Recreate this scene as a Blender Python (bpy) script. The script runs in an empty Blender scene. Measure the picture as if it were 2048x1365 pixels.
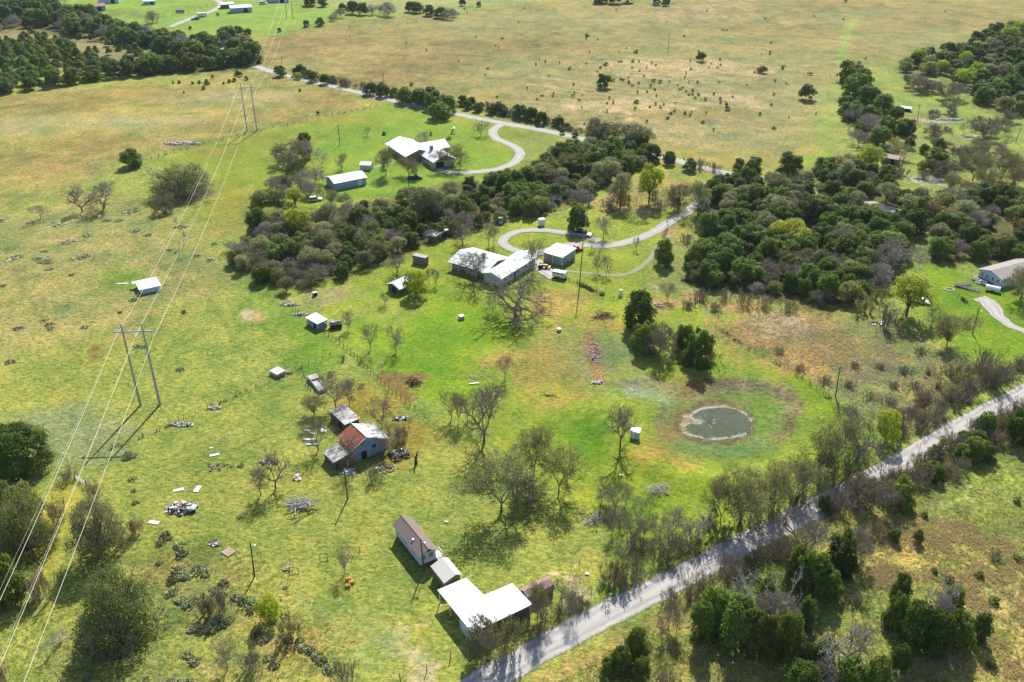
import bpy, math, random
import numpy as np
from mathutils import Vector, Matrix
R = math.radians
C = bpy.context.scene.collection
sc = bpy.context.scene

# ------------------------------------------------------------------ camera, sky, sun, exposure
CAM_H, PITCH, FOC = 118.0, R(29.4), 1782.0
cd = bpy.data.cameras.new('camera'); cam = bpy.data.objects.new('camera', cd); C.objects.link(cam)
cd.sensor_width = 36.0; cd.lens = FOC * 36.0 / 2048.0; cd.clip_start = 1.0; cd.clip_end = 20000.0
cam.location = (0, 0, CAM_H); cam.rotation_euler = (math.pi / 2 - PITCH, 0, 0)
sc.camera = cam
SUN_EL, SUN_AZ = R(43.0), R(81.3)          # azimuth counted from +X
world = bpy.data.worlds.new("World"); sc.world = world; world.use_nodes = True
wn = world.node_tree.nodes; wl = world.node_tree.links
sky = wn.new('ShaderNodeTexSky'); sky.sky_type = 'NISHITA'; sky.sun_disc = False
sky.sun_elevation = SUN_EL; sky.sun_rotation = math.pi / 2 - SUN_AZ
bg = wn['Background']; bg.inputs['Strength'].default_value = 0.095
wl.new(sky.outputs[0], bg.inputs[0])
sl = bpy.data.lights.new('sun', 'SUN'); so = bpy.data.objects.new('sun', sl); C.objects.link(so)
sl.energy = 4.6; sl.angle = R(0.5); sl.color = (1.0, 0.96, 0.88)
sd = Vector((math.cos(SUN_AZ) * math.cos(SUN_EL), math.sin(SUN_AZ) * math.cos(SUN_EL), math.sin(SUN_EL)))
so.rotation_euler = sd.to_track_quat('Z', 'Y').to_euler(); so.location = (0, 0, 400)
sc.view_settings.view_transform = 'Standard'; sc.view_settings.look = 'None'
sc.view_settings.gamma = 1.0; sc.view_settings.use_curve_mapping = False
sc.view_settings.exposure = 0.66
KEXP = 1.55          # sunlit ground: display-linear = albedo * KEXP, used to turn seen tones into albedos

# ------------------------------------------------------------------ where things stand (surveyed from the photograph)
ct, st = math.cos(PITCH), math.sin(PITCH)
def G(px, py, z=0.0):
    x = (px - 1024) / FOC; y = -(py - 682.5) / FOC
    dy = ct + y * st; dz = -st + y * ct
    t = (z - CAM_H) / dz
    return (x * t, dy * t)
def depth(x, y, z=0.0): return y * ct - (z - CAM_H) * st
def pxm(x, y): return FOC / depth(x, y)      # photo pixels per metre there
def hgt(bx, by, ty):
    x, y = G(bx, by); lo, hi = 0.0, 60.0
    for _ in range(40):
        m = (lo + hi) / 2
        fz = y * ct - (m - CAM_H) * st; u = y * st + (m - CAM_H) * ct
        if 682.5 - FOC * u / fz > ty: lo = m
        else: hi = m
    return lo
PONDC = G(1436, 843)
def hz(x, y):
    """terrain height: a low earth dam round the stock pond, soft swells elsewhere"""
    dx, dy = x - PONDC[0], (y - PONDC[1])
    r = np.sqrt(dx * dx + dy * dy * 1.15)
    a = np.arctan2(dy, dx)
    dam = 1.3 * np.exp(-((r - 25) / 5.0) ** 2) * np.clip(0.55 - np.cos(a - 0.95), 0, 1.0)
    bowl = -0.35 * np.exp(-(r / 12.5) ** 4)
    far = np.clip((y - 600) / 300, 0, 1)
    return dam + bowl + 0.0 * far

def vnoise(x, y, s, seed=0):
    x = np.asarray(x, float) / s + 1000.5; y = np.asarray(y, float) / s + 1000.5
    xi = np.floor(x).astype(np.int64); yi = np.floor(y).astype(np.int64); fx = x - xi; fy = y - yi
    fx = fx * fx * (3 - 2 * fx); fy = fy * fy * (3 - 2 * fy)
    def h(a, b):
        v = (a * 374761393 + b * 668265263 + seed * 1442695041) & 0xffffffff
        v = ((v ^ (v >> 13)) * 1274126177) & 0xffffffff
        return ((v ^ (v >> 16)) & 0xffff) / 65535.0
    return (h(xi, yi) * (1 - fx) + h(xi + 1, yi) * fx) * (1 - fy) + (h(xi, yi + 1) * (1 - fx) + h(xi + 1, yi + 1) * fx) * fy
def fbm(x, y, s, seed=0, o=4):
    t = 0; a = 0.5; n = 0
    for k in range(o):
        t = t + a * vnoise(x, y, s / 2 ** k, seed + 17 * k); n += a; a *= 0.5
    return t / n

# ------------------------------------------------------------------ materials
def lin(c):
    c = c / 255.0
    return c / 12.92 if c <= 0.04045 else ((c + 0.055) / 1.055) ** 2.4
def alb(r, g, b): return tuple(min(0.85, lin(v) / KEXP) for v in (r, g, b))
def newmat(name):
    m = bpy.data.materials.new(name); m.use_nodes = True
    return m, m.node_tree.nodes, m.node_tree.links, m.node_tree.nodes['Principled BSDF']
def mixc(n, l, a, b, fac, mode='MIX'):
    x = n.new('ShaderNodeMix'); x.data_type = 'RGBA'; x.blend_type = mode
    for s, v in ((6, a), (7, b), (0, fac)):
        if hasattr(v, 'links'): l.new(v, x.inputs[s])
        elif isinstance(v, (int, float)): x.inputs[s].default_value = v
        else: x.inputs[s].default_value = (*v[:3], 1)
    return x.outputs[2]
def noise(n, l, scale, detail=4, rough=0.55, vec=None, dist=0.0):
    t = n.new('ShaderNodeTexNoise'); t.inputs['Scale'].default_value = scale
    t.inputs['Detail'].default_value = detail; t.inputs['Roughness'].default_value = rough
    t.inputs['Distortion'].default_value = dist
    if vec is not None: l.new(vec, t.inputs['Vector'])
    return t.outputs['Fac']
def ramp(n, l, src, lo, hi, a=0.0, b=1.0):
    m = n.new('ShaderNodeMapRange'); m.inputs[1].default_value = lo; m.inputs[2].default_value = hi
    m.inputs[3].default_value = a; m.inputs[4].default_value = b; l.new(src, m.inputs[0])
    return m.outputs[0]
def math_(n, l, op, a, b=None):
    m = n.new('ShaderNodeMath'); m.operation = op
    for i, v in enumerate((a, b)):
        if v is None: continue
        if hasattr(v, 'links'): l.new(v, m.inputs[i])
        else: m.inputs[i].default_value = v
    return m.outputs[0]
def objvec(n): return n.new('ShaderNodeTexCoord').outputs['Object']
def plain(name, col, col2=None, rough=0.75, metal=0.0, scale=3.0, bump=0.0, spec=0.3, streak=False):
    m, n, l, b = newmat(name); v = objvec(n)
    if streak:
        mp = n.new('ShaderNodeMapping'); mp.inputs['Scale'].default_value = (6, 0.5, 0.5); l.new(v, mp.inputs[0]); v = mp.outputs[0]
    f = ramp(n, l, noise(n, l, scale, 5, 0.6, v), 0.3, 0.7)
    l.new(mixc(n, l, col, col2 or tuple(c * 0.75 for c in col), f), b.inputs['Base Color'])
    b.inputs['Roughness'].default_value = rough; b.inputs['Metallic'].default_value = metal
    b.inputs['Specular IOR Level'].default_value = spec
    if bump:
        bp = n.new('ShaderNodeBump'); bp.inputs['Strength'].default_value = bump; bp.inputs['Distance'].default_value = 0.05
        l.new(f, bp.inputs['Height']); l.new(bp.outputs[0], b.inputs['Normal'])
    return m
def metal_roof(name, col, dirt, rust=None, rustamt=0.0, pitch=0.6, axis='Y'):
    """ribbed sheet metal: seams run down the slope, patches of dirt or rust between"""
    m, n, l, b = newmat(name); v = objvec(n)
    w = n.new('ShaderNodeTexWave'); w.wave_type = 'BANDS'; w.bands_direction = axis; w.wave_profile = 'SIN'
    w.inputs['Scale'].default_value = 0.314 / pitch; w.inputs['Distortion'].default_value = 0; l.new(v, w.inputs['Vector'])
    rib = ramp(n, l, w.outputs['Fac'], 0.8, 1.0)
    f = ramp(n, l, noise(n, l, 0.5, 6, 0.65, v), 0.38, 0.72)
    c = mixc(n, l, col, dirt, f)
    if rust:
        mp = n.new('ShaderNodeMapping'); mp.inputs['Scale'].default_value = (1.4, 0.35, 0.5) if axis == 'X' else (0.35, 1.4, 0.5)
        l.new(v, mp.inputs[0])
        f2 = ramp(n, l, noise(n, l, 0.9, 5, 0.65, mp.outputs[0]), 0.62 - rustamt * 0.5, 0.72 - rustamt * 0.42)
        rc = mixc(n, l, rust, tuple(x * 0.55 for x in rust), ramp(n, l, noise(n, l, 2.5, 4, 0.6, mp.outputs[0]), 0.35, 0.7))
        c = mixc(n, l, c, rc, f2)
    c = mixc(n, l, c, tuple(x * 0.6 for x in col), math_(n, l, 'MULTIPLY', rib, 0.55))
    l.new(c, b.inputs['Base Color']); b.inputs['Roughness'].default_value = 0.55; b.inputs['Specular IOR Level'].default_value = 0.3
    bp = n.new('ShaderNodeBump'); bp.inputs['Strength'].default_value = 0.5; bp.inputs['Distance'].default_value = 0.04
    l.new(rib, bp.inputs['Height']); l.new(bp.outputs[0], b.inputs['Normal'])
    return m
def leafmat(name, c1, c2, trans=0.35, scale=1.3, lo=0.68, hi=1.45):
    """leaves: tone varies from clump to clump and from plant to plant; some light passes through"""
    m, n, l, b = newmat(name); v = objvec(n)
    f = ramp(n, l, noise(n, l, scale, 3, 0.6, v), 0.35, 0.65)
    c = mixc(n, l, c1, c2, f)
    oi = n.new('ShaderNodeObjectInfo')
    hs = n.new('ShaderNodeHueSaturation'); l.new(c, hs.inputs['Color'])
    l.new(ramp(n, l, oi.outputs['Random'], 0, 1, 0.478, 0.515), hs.inputs['Hue'])
    rr = math_(n, l, 'FRACT', math_(n, l, 'MULTIPLY', oi.outputs['Random'], 7.31))
    l.new(ramp(n, l, rr, 0, 1, lo, hi), hs.inputs['Value'])
    l.new(hs.outputs[0], b.inputs['Base Color']); b.inputs['Roughness'].default_value = 0.6
    b.inputs['Specular IOR Level'].default_value = 0.25
    t = n.new('ShaderNodeBsdfTranslucent'); l.new(hs.outputs[0], t.inputs[0])
    mx = n.new('ShaderNodeMixShader'); mx.inputs[0].default_value = trans
    l.new(b.outputs[0], mx.inputs[1]); l.new(t.outputs[0], mx.inputs[2])
    l.new(mx.outputs[0], n['Material Output'].inputs[0])
    return m

M = {}
M['juniper'] = leafmat('juniper_leaves', (0.076, 0.132, 0.014), (0.165, 0.235, 0.028), 0.45)
M['juniper2'] = leafmat('young_juniper_leaves', (0.095, 0.155, 0.016), (0.180, 0.240, 0.028), 0.40)
M['darkoak'] = leafmat('evergreen_oak_leaves', (0.130, 0.165, 0.036), (0.255, 0.295, 0.080), 0.45)
M['greyoak'] = leafmat('grey_green_leaves', (0.190, 0.205, 0.080), (0.330, 0.335, 0.150), 0.42)
M['leafing'] = leafmat('budding_leaves', (0.180, 0.200, 0.045), (0.300, 0.310, 0.080), 0.45)
M['bright'] = leafmat('spring_leaves', (0.270, 0.360, 0.018), (0.460, 0.540, 0.035), 0.5, lo=0.92, hi=1.15)
M['brushleaf'] = leafmat('brush_leaves', (0.240, 0.190, 0.110), (0.200, 0.220, 0.080), 0.35)
M['yellow'] = leafmat('yellow_leaves', (0.300, 0.260, 0.040), (0.200, 0.240, 0.030), 0.4)
M['rustleaf'] = leafmat('russet_leaves', (0.250, 0.160, 0.070), (0.330, 0.220, 0.100), 0.35)
M['cactus'] = leafmat('cactus_pads', (0.240, 0.300, 0.120), (0.520, 0.500, 0.290), 0.25)
M['bark'] = plain('grey_bark', (0.085, 0.070, 0.060), (0.150, 0.128, 0.110), 0.9, scale=4)
M['twig'] = plain('twig_bark', (0.220, 0.175, 0.145), (0.320, 0.262, 0.220), 0.9, scale=1.0)
M['twigpale'] = plain('pale_grey_twigs', (0.300, 0.265, 0.225), (0.420, 0.380, 0.330), 0.9, scale=1.0)
M['twigbrown'] = plain('brown_stems', (0.320, 0.240, 0.180), (0.460, 0.360, 0.280), 0.9, scale=1.0)
M['deadwood'] = plain('bleached_wood', (0.56, 0.52, 0.50), (0.34, 0.30, 0.29), 0.9, scale=2)
M['darkwood'] = plain('charred_wood', (0.035, 0.03, 0.03), (0.08, 0.065, 0.055), 0.9)
M['post'] = plain('weathered_post', (0.10, 0.085, 0.07), (0.20, 0.17, 0.14), 0.9)
M['pole'] = plain('pole_wood', (0.07, 0.055, 0.05), (0.13, 0.10, 0.08), 0.85)
M['steel'] = plain('galvanised_steel', (0.42, 0.43, 0.50), (0.34, 0.35, 0.42), 0.5, 0.3)
M['wire'] = plain('aluminium_cable', (0.85, 0.80, 0.62), (0.75, 0.72, 0.58), 0.45, 0.0)
M['fwire'] = plain('fence_wire', (0.16, 0.14, 0.13), None, 0.6, 0.3)
M['white'] = plain('white_paint', (0.80, 0.80, 0.80), (0.70, 0.70, 0.70), 0.5)
M['whiteroof'] = metal_roof('white_metal_roof', (0.76, 0.77, 0.78), (0.62, 0.63, 0.63), pitch=0.9)
M['whiteroofx'] = metal_roof('white_metal_roof_x', (0.78, 0.79, 0.80), (0.64, 0.65, 0.65), pitch=0.9, axis='X')
M['greyroof'] = metal_roof('pale_teal_metal_roof', (0.62, 0.68, 0.68), (0.45, 0.52, 0.52), pitch=0.7, axis='X')
M['greyroofy'] = metal_roof('pale_teal_metal_roof_y', (0.66, 0.71, 0.71), (0.50, 0.56, 0.56), pitch=0.7, axis='Y')
M['tinroof'] = metal_roof('weathered_tin_roof', (0.48, 0.53, 0.54), (0.34, 0.38, 0.40), (0.30, 0.17, 0.10), 0.12, pitch=0.6, axis='X')
M['rustroof'] = metal_roof('rusted_tin_roof', (0.50, 0.48, 0.47), (0.44, 0.40, 0.38), (0.40, 0.085, 0.030), 0.62, pitch=0.6, axis='X')
M['rustroof2'] = metal_roof('half_rusted_tin_roof', (0.62, 0.64, 0.64), (0.52, 0.55, 0.56), (0.44, 0.13, 0.08), 0.24, pitch=0.6, axis='X')
M['leafroof'] = metal_roof('leaf_littered_roof', (0.50, 0.52, 0.54), (0.34, 0.33, 0.32), (0.20, 0.13, 0.085), 0.32, pitch=0.6, axis='X')
M['pinkroof'] = metal_roof('dull_red_metal_roof', (0.34, 0.20, 0.21), (0.27, 0.16, 0.16), pitch=0.45, axis='X')
M['shingle'] = plain('brown_shingles', (0.24, 0.18, 0.165), (0.19, 0.145, 0.13), 0.9, scale=6, bump=0.3)
M['greybrownroof'] = plain('grey_brown_shingles', (0.36, 0.33, 0.30), (0.28, 0.255, 0.23), 0.9, scale=5)
M['tanroof'] = plain('cream_shingles', (0.58, 0.56, 0.52), (0.50, 0.48, 0.44), 0.9, scale=5)
M['bluewall'] = plain('pale_blue_siding', (0.50, 0.62, 0.80), (0.42, 0.54, 0.72), 0.6, scale=2, streak=True)
M['oldblue'] = plain('weathered_blue_boards', (0.26, 0.40, 0.62), (0.16, 0.24, 0.38), 0.8, scale=1.5, streak=True)
M['bluemetal'] = metal_roof('blue_metal_wall', (0.30, 0.45, 0.66), (0.24, 0.37, 0.56), pitch=0.5, axis='X')
M['greenwall'] = plain('blue_green_panel', (0.22, 0.36, 0.42), (0.17, 0.29, 0.34), 0.6, streak=True)
M['brick'] = plain('tan_brick', (0.33, 0.26, 0.21), (0.24, 0.18, 0.15), 0.85, scale=5, bump=0.2)
M['cream'] = plain('cream_siding', (0.60, 0.57, 0.48), (0.50, 0.47, 0.40), 0.7)
M['gablebrown'] = plain('brown_gable_board', (0.26, 0.19, 0.15), None, 0.8)
M['boards'] = plain('old_grey_boards', (0.16, 0.13, 0.115), (0.09, 0.075, 0.07), 0.9, scale=2.0, streak=True)
M['dark'] = plain('dark_opening', (0.012, 0.012, 0.014), None, 0.8)
M['glass'] = plain('window_glass', (0.03, 0.05, 0.08), (0.05, 0.07, 0.10), 0.08, spec=0.6)
M['stone'] = plain('rubble_stone', (0.30, 0.29, 0.29), (0.16, 0.15, 0.15), 0.9, scale=2.5, bump=0.6)
M['rock'] = plain('white_limestone', (0.62, 0.58, 0.55), (0.40, 0.37, 0.34), 0.9, scale=1.5, bump=0.5)
M['concrete'] = plain('old_concrete', (0.50, 0.47, 0.45), (0.34, 0.31, 0.29), 0.9, scale=1.5)
M['tire'] = plain('black_rubber', (0.018, 0.018, 0.02), None, 0.8)
M['black'] = plain('black_paint', (0.02, 0.022, 0.028), None, 0.35)
M['silver'] = plain('silver_paint', (0.42, 0.44, 0.47), None, 0.35, 0.2)
M['red'] = plain('red_paint', (0.42, 0.04, 0.03), None, 0.45)
M['tractor'] = plain('faded_yellow_paint', (0.52, 0.46, 0.16), (0.40, 0.34, 0.10), 0.55)
M['orange'] = plain('orange_hay', (0.62, 0.34, 0.10), (0.45, 0.22, 0.06), 0.9, scale=4, bump=0.4)
M['plank'] = plain('tan_planks', (0.46, 0.39, 0.27), (0.33, 0.27, 0.19), 0.85, scale=2)
M['brickpile'] = plain('broken_red_brick', (0.36, 0.20, 0.16), (0.28, 0.19, 0.16), 0.9, scale=2)
M['purple'] = plain('mauve_tarp', (0.30, 0.22, 0.36), None, 0.7)
# ------------------------------------------------------------------ helpers for things
def tag(o, label=None, cat=None, group=None, kind=None):
    if label: o['label'] = label
    if cat: o['category'] = cat
    if group: o['group'] = group
    if kind: o['kind'] = kind
    return o
def thing(name, label, cat, loc, rz=0.0, group=None):
    o = bpy.data.objects.new(name, None); C.objects.link(o); o.empty_display_size = 0.3
    z = loc[2] if len(loc) > 2 else float(hz(loc[0], loc[1]))
    o.location = (loc[0], loc[1], z); o.rotation_euler = (0, 0, rz)
    return tag(o, label, cat, group)
def meshobj(name, verts, faces, mats, parent=None, mi=None, smooth=False):
    me = bpy.data.meshes.new(name)
    if isinstance(verts, np.ndarray): verts = verts.reshape(-1, 3).tolist()
    if isinstance(faces, np.ndarray): faces = faces.tolist()
    me.from_pydata(verts, [], faces)
    for m in (mats if isinstance(mats, (list, tuple)) else [mats]): me.materials.append(m)
    if mi is not None: me.polygons.foreach_set('material_index', mi)
    if smooth: me.polygons.foreach_set('use_smooth', [True] * len(me.polygons))
    me.update()
    o = bpy.data.objects.new(name, me); C.objects.link(o)
    if parent is not None: o.parent = parent
    return o
class MB:
    def __init__(s): s.v = []; s.f = []
    def add(s, vs, fs):
        k = len(s.v); s.v += [tuple(v) for v in vs]; s.f += [tuple(i + k for i in f) for f in fs]; return s
    def box(s, c, d, rz=0.0, taper=1.0):
        vs = []; ca, sa = math.cos(rz), math.sin(rz)
        for z, t in ((-0.5, 1.0), (0.5, taper)):
            for x, y in ((-.5, -.5), (.5, -.5), (.5, .5), (-.5, .5)):
                X, Y = x * d[0] * t, y * d[1] * t
                vs.append((c[0] + X * ca - Y * sa, c[1] + X * sa + Y * ca, c[2] + z * d[2]))
        return s.add(vs, [(0, 3, 2, 1), (4, 5, 6, 7), (0, 1, 5, 4), (1, 2, 6, 5), (2, 3, 7, 6), (3, 0, 4, 7)])
    def prism(s, pts, z0, z1):
        n = len(pts)
        vs = [(p[0], p[1], z0) for p in pts] + [(p[0], p[1], z1) for p in pts]
        return s.add(vs, [tuple(range(n - 1, -1, -1)), tuple(range(n, 2 * n))] + [(i, (i + 1) % n, (i + 1) % n + n, i + n) for i in range(n)])
    def slab(s, pts, t):
        """a sheet through 3-D points, t thick downwards"""
        n = len(pts); vs = list(pts) + [(p[0], p[1], p[2] - t) for p in pts]
        return s.add(vs, [tuple(range(n)), tuple(range(2 * n - 1, n - 1, -1))] + [(i, i + n, (i + 1) % n + n, (i + 1) % n) for i in range(n)])
    def side(s, pts, d):
        """a profile in the x-z plane given as (x,z), extruded between two y values d"""
        n = len(pts); vs = [(p[0], d[0], p[1]) for p in pts] + [(p[0], d[1], p[1]) for p in pts]
        return s.add(vs, [tuple(range(n)), tuple(range(2 * n - 1, n - 1, -1))] + [(i, i + n, (i + 1) % n + n, (i + 1) % n) for i in range(n)])
    def tube(s, a, b, r0, r1=None, n=6):
        r1 = r0 if r1 is None else r1
        a = Vector(a); b = Vector(b); d = (b - a)
        if d.length < 1e-6: return s
        d.normalize(); u = d.orthogonal().normalized(); w = d.cross(u); vs = []
        for p, r in ((a, r0), (b, r1)):
            for i in range(n):
                t = 2 * math.pi * i / n; vs.append(p + (u * math.cos(t) + w * math.sin(t)) * r)
        return s.add(vs, [tuple(range(n - 1, -1, -1)), tuple(range(n, 2 * n))] + [(i, (i + 1) % n, (i + 1) % n + n, i + n) for i in range(n)])
    def cyl(s, c, r, h, axis='Z', n=14):
        e = {'X': (h / 2, 0, 0), 'Y': (0, h / 2, 0), 'Z': (0, 0, h / 2)}[axis]
        return s.tube([c[i] - e[i] for i in range(3)], [c[i] + e[i] for i in range(3)], r, r, n)
    def build(s, name, mat, parent=None, smooth=False):
        return meshobj(name, s.v, s.f, mat, parent, smooth=smooth)

# ------------------------------------------------------------------ ground
def sdist(px, py, poly):
    """signed distance in metres to a polygon, positive inside"""
    d2 = np.full(px.shape, 1e18); ins = np.zeros(px.shape, bool); n = len(poly)
    for i in range(n):
        ax, ay = poly[i]; bx, by = poly[(i + 1) % n]
        ex, ey = bx - ax, by - ay; wx, wy = px - ax, py - ay
        t = np.clip((wx * ex + wy * ey) / max(ex * ex + ey * ey, 1e-9), 0, 1)
        d2 = np.minimum(d2, (wx - ex * t) ** 2 + (wy - ey * t) ** 2)
        c = ((ay > py) != (by > py))
        with np.errstate(divide='ignore', invalid='ignore'):
            c &= px < (bx - ax) * (py - ay) / (by - ay + 1e-12) + ax
        ins ^= c
    d = np.sqrt(d2)
    return np.where(ins, d, -d)
# (photo outline, tone in sunlight, edge softness m, edge wander m, roughness 0 lawn .. 1 coarse)
Z = []
def z(poly, col, soft=2.0, wob=3.0, rg=0.5, op=1.0):
    r, g_, b_ = col
    if g_ > r: r = r + 0.36 * (g_ - r)
    dry = g_ <= r
    if dry: r, g_, b_ = r * 0.985, g_ + 0.22 * (r - g_), b_ * 0.86
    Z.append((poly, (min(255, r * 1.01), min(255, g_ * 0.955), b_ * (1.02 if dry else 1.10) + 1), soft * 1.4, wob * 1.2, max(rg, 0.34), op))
def ell(cx, cy, rx, ry, col, soft=2.0, wob=2.0, rg=0.5, op=1.0, n=14):
    z([(cx + rx * math.cos(2 * math.pi * i / n), cy + ry * math.sin(2 * math.pi * i / n)) for i in range(n)], col, soft, wob, rg, op)
OLIVE = (160, 172, 82)
# pasture at left
z([(-300, 480), (0, 420), (150, 380), (300, 360), (420, 440), (480, 560), (560, 640), (760, 760), (1000, 900), (1300, 1150), (900, 1500), (-600, 1500)], (152, 176, 72), 5, 4, 0.6)
z([(-100, 450), (150, 400), (330, 400), (430, 480), (480, 560), (300, 650), (100, 700), (-100, 720)], (166, 170, 88), 10, 8, 0.7)
ell(120, 870, 130, 50, (150, 172, 100), 6, 5, 0.5)
z([(520, 560), (620, 640), (700, 700), (640, 760), (560, 740), (520, 700), (590, 690), (540, 620), (480, 560)], (100, 160, 50), 3, 3, 0.5)
ell(250, 558, 50, 22, (110, 165, 55), 3, 2, 0.5)
ell(503, 632, 38, 26, (105, 158, 55), 2, 2, 0.5)
ell(505, 631, 22, 14, (190, 165, 120), 1.0, 1.0, 0.3)
ell(494, 630, 9, 10, (205, 195, 180), .7, .7, 0.3)
ell(190, 704, 10, 16, (165, 115, 85), 1, 1, 0.6)
# dry pasture upper left
z([(-200, 215), (0, 195), (260, 165), (450, 150), (540, 135), (600, 158), (720, 195), (775, 212), (620, 250), (290, 318), (250, 330), (150, 380), (-200, 450)], (178, 172, 106), 4, 5, 0.75)
for e in ((640, 205, 70, 14), (90, 210, 110, 12), (330, 190, 120, 12), (560, 235, 70, 12), (60, 330, 80, 20), (420, 255, 60, 10), (200, 290, 90, 12)): ell(*e, (164, 142, 96), 6, 7, 0.8, 0.8)
for e in ((470, 195, 130, 10), (180, 245, 200, 10), (30, 260, 80, 12)): ell(*e, (180, 182, 112), 5, 5, 0.6, 0.8)
ell(365, 288, 28, 8, (180, 165, 165), 2, 3, 0.9)
# lawns of the far house
z([(288, 325), (500, 268), (640, 240), (778, 212), (860, 235), (930, 232), (1000, 250), (1160, 282), (1170, 320), (1060, 340), (900, 372), (800, 400), (640, 410), (540, 440), (500, 480), (380, 440), (430, 350)], (140, 172, 55), 2, 1.5, 0.25)
z([(620, 255), (780, 218), (860, 240), (985, 260), (985, 300), (1030, 320), (900, 370), (800, 395), (640, 405), (640, 330), (560, 290)], (116, 176, 52), 4, 3, 0.15)
for e in ((420, 300, 80, 16), (560, 280, 70, 10), (700, 240, 60, 8), (460, 400, 40, 25)): ell(*e, (158, 160, 62), 5, 4, 0.3, 0.8)
z([(1010, 268), (1090, 262), (1160, 285), (1160, 300), (1100, 300), (1090, 320), (1030, 335), (1045, 300)], (135, 165, 70), 3, 2, 0.3)
z([(380, 440), (480, 440), (540, 450), (500, 470), (430, 480)], (160, 160, 90), 4, 3, 0.6)
# big range behind the road
z([(470, 95), (560, 70), (650, 50), (800, 30), (950, 20), (1120, -10), (1300, -60), (2400, -60), (2400, 60), (2048, 60), (1960, 90), (1800, 130), (1700, 160), (1700, 240), (1690, 310), (1560, 345), (1300, 318), (1160, 268), (1000, 235), (900, 200), (760, 182), (620, 150), (520, 130)], (170, 163, 108), 5, 4, 0.75)
for e in ((560, 100, 60, 18), (840, 130, 120, 18), (760, 165, 110, 14), (1000, 90, 140, 12), (640, 75, 60, 14), (1500, 55, 240, 10), (1900, 45, 150, 12), (1450, 25, 200, 9), (1240, 150, 90, 8), (1350, 230, 120, 8), (1230, 190, 70, 10), (1600, 20, 200, 7)): ell(*e, (152, 130, 92), 10, 10, 0.8, 0.75)
for e in ((1060, 150, 110, 30), (1230, 40, 180, 14), (1420, 80, 160, 14), (1420, 165, 220, 28), (1560, 210, 110, 40), (1400, 285, 200, 16), (1700, 35, 160, 10), (1850, 80, 60, 16), (960, 55, 60, 14), (1580, 120, 90, 8)): ell(*e, (152, 168, 100), 12, 9, 0.6, 0.6)
for e in ((1340, 130, 150, 12), (1260, 205, 90, 12), (1150, 215, 60, 10), (1390, 150, 120, 7), (1450, 200, 90, 7), (1360, 255, 80, 7), (1420, 15, 90, 5), (1350, 32, 60, 4)): ell(*e, (204, 184, 152), 6, 8, 0.8, 0.8)
z([(1320, 295), (1460, 318), (1640, 318), (1660, 300), (1600, 340), (1300, 325)], (178, 166, 84), 6, 4, 0.4)
z([(1680, 180), (1640, 240), (1680, 330), (1590, 330), (1640, 300), (1660, 240), (1668, 190)], (134, 186, 68), 5, 4, 0.3)
# bright track through the range, two wheel ruts
for dx in (-4, 4): z([(1690 + dx, 150), (1684 + dx, 120), (1687 + dx, 90), (1697 + dx, 55), (1713 + dx, 40), (1716 + dx, 40), (1701 + dx, 56), (1691 + dx, 90), (1688 + dx, 120), (1694 + dx, 150)], (172, 190, 92), 1.2, 1.0, 0.3, 0.9)
# right-hand savanna
z([(1700, 170), (1780, 130), (1820, 200), (1900, 210), (2100, 200), (2100, 420), (1900, 420), (1760, 360), (1760, 260)], (136, 176, 72), 5, 5, 0.5)
for e in ((1850, 245, 70, 14), (1800, 300, 40, 20), (1920, 290, 60, 12), (1990, 370, 60, 16)): ell(*e, (160, 160, 104), 4, 5, 0.6)
for e in ((1888, 242, 34, 5), (1826, 356, 14, 5), (1862, 360, 20, 7), (1935, 275, 10, 4), (2015, 318, 18, 5), (1990, 392, 26, 6)): ell(*e, (208, 198, 186), 1, 2, 0.9)
# top left farm lawns
z([(120, 30), (210, 50), (300, 75), (345, 62), (330, 55), (400, 75), (480, 65), (560, 66), (640, 44), (700, 28), (840, 8), (1100, -20), (600, -60), (120, -60)], (128, 186, 66), 4, 3, 0.25)
z([(600, -30), (1150, -30), (1100, 0), (900, 18), (800, 22), (720, 14), (640, 14)], (164, 184, 96), 4, 4, 0.3)
for e in ((260, 32, 60, 4), (230, 22, 50, 3)): ell(*e, (112, 130, 62), 3, 3, 0.7, 0.7)
# pale earth beneath the young juniper stands
z([(-50, 40), (60, 40), (200, 70), (300, 95), (330, 130), (270, 135), (130, 150), (-50, 165)], (166, 156, 116), 4, 5, 0.7)
z([(250, 100), (340, 105), (350, 130), (290, 140), (240, 125)], (150, 138, 118), 3, 3, 0.5)
z([(340, 80), (440, 70), (480, 75), (400, 90)], (200, 185, 140), 3, 3, 0.5)
# the main yard
z([(560, 588), (640, 560), (720, 530), (830, 490), (930, 465), (1000, 450), (1180, 430), (1380, 405), (1400, 450), (1380, 560), (1500, 620), (1620, 740), (1790, 880), (1560, 1000), (1350, 1130), (1180, 1040), (1000, 900), (820, 770), (700, 690)], (146, 180, 58), 2, 2, 0.4)
z([(690, 600), (790, 560), (870, 590), (1000, 640), (1130, 640), (1180, 600), (1230, 590), (1160, 640), (1080, 680), (950, 740), (940, 800), (850, 800), (720, 680)], (116, 176, 40), 4, 4, 0.2)
ell(770, 620, 70, 28, (150, 180, 66), 4, 4, 0.3)
ell(840, 720, 70, 50, (104, 170, 40), 5, 4, 0.2)
ell(950, 640, 60, 30, (108, 178, 34), 4, 4, 0.15)
z([(560, 590), (640, 575), (700, 570), (720, 590), (640, 620), (600, 610)], (160, 170, 92), 2, 3, 0.6)
z([(1060, 590), (1110, 575), (1210, 592), (1180, 620), (1110, 640), (1060, 630)], (180, 166, 96), 2, 2, 0.6)
z([(1110, 650), (1210, 592), (1228, 596), (1150, 650), (1120, 668)], (118, 178, 48), .8, .8, 0.15)
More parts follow.
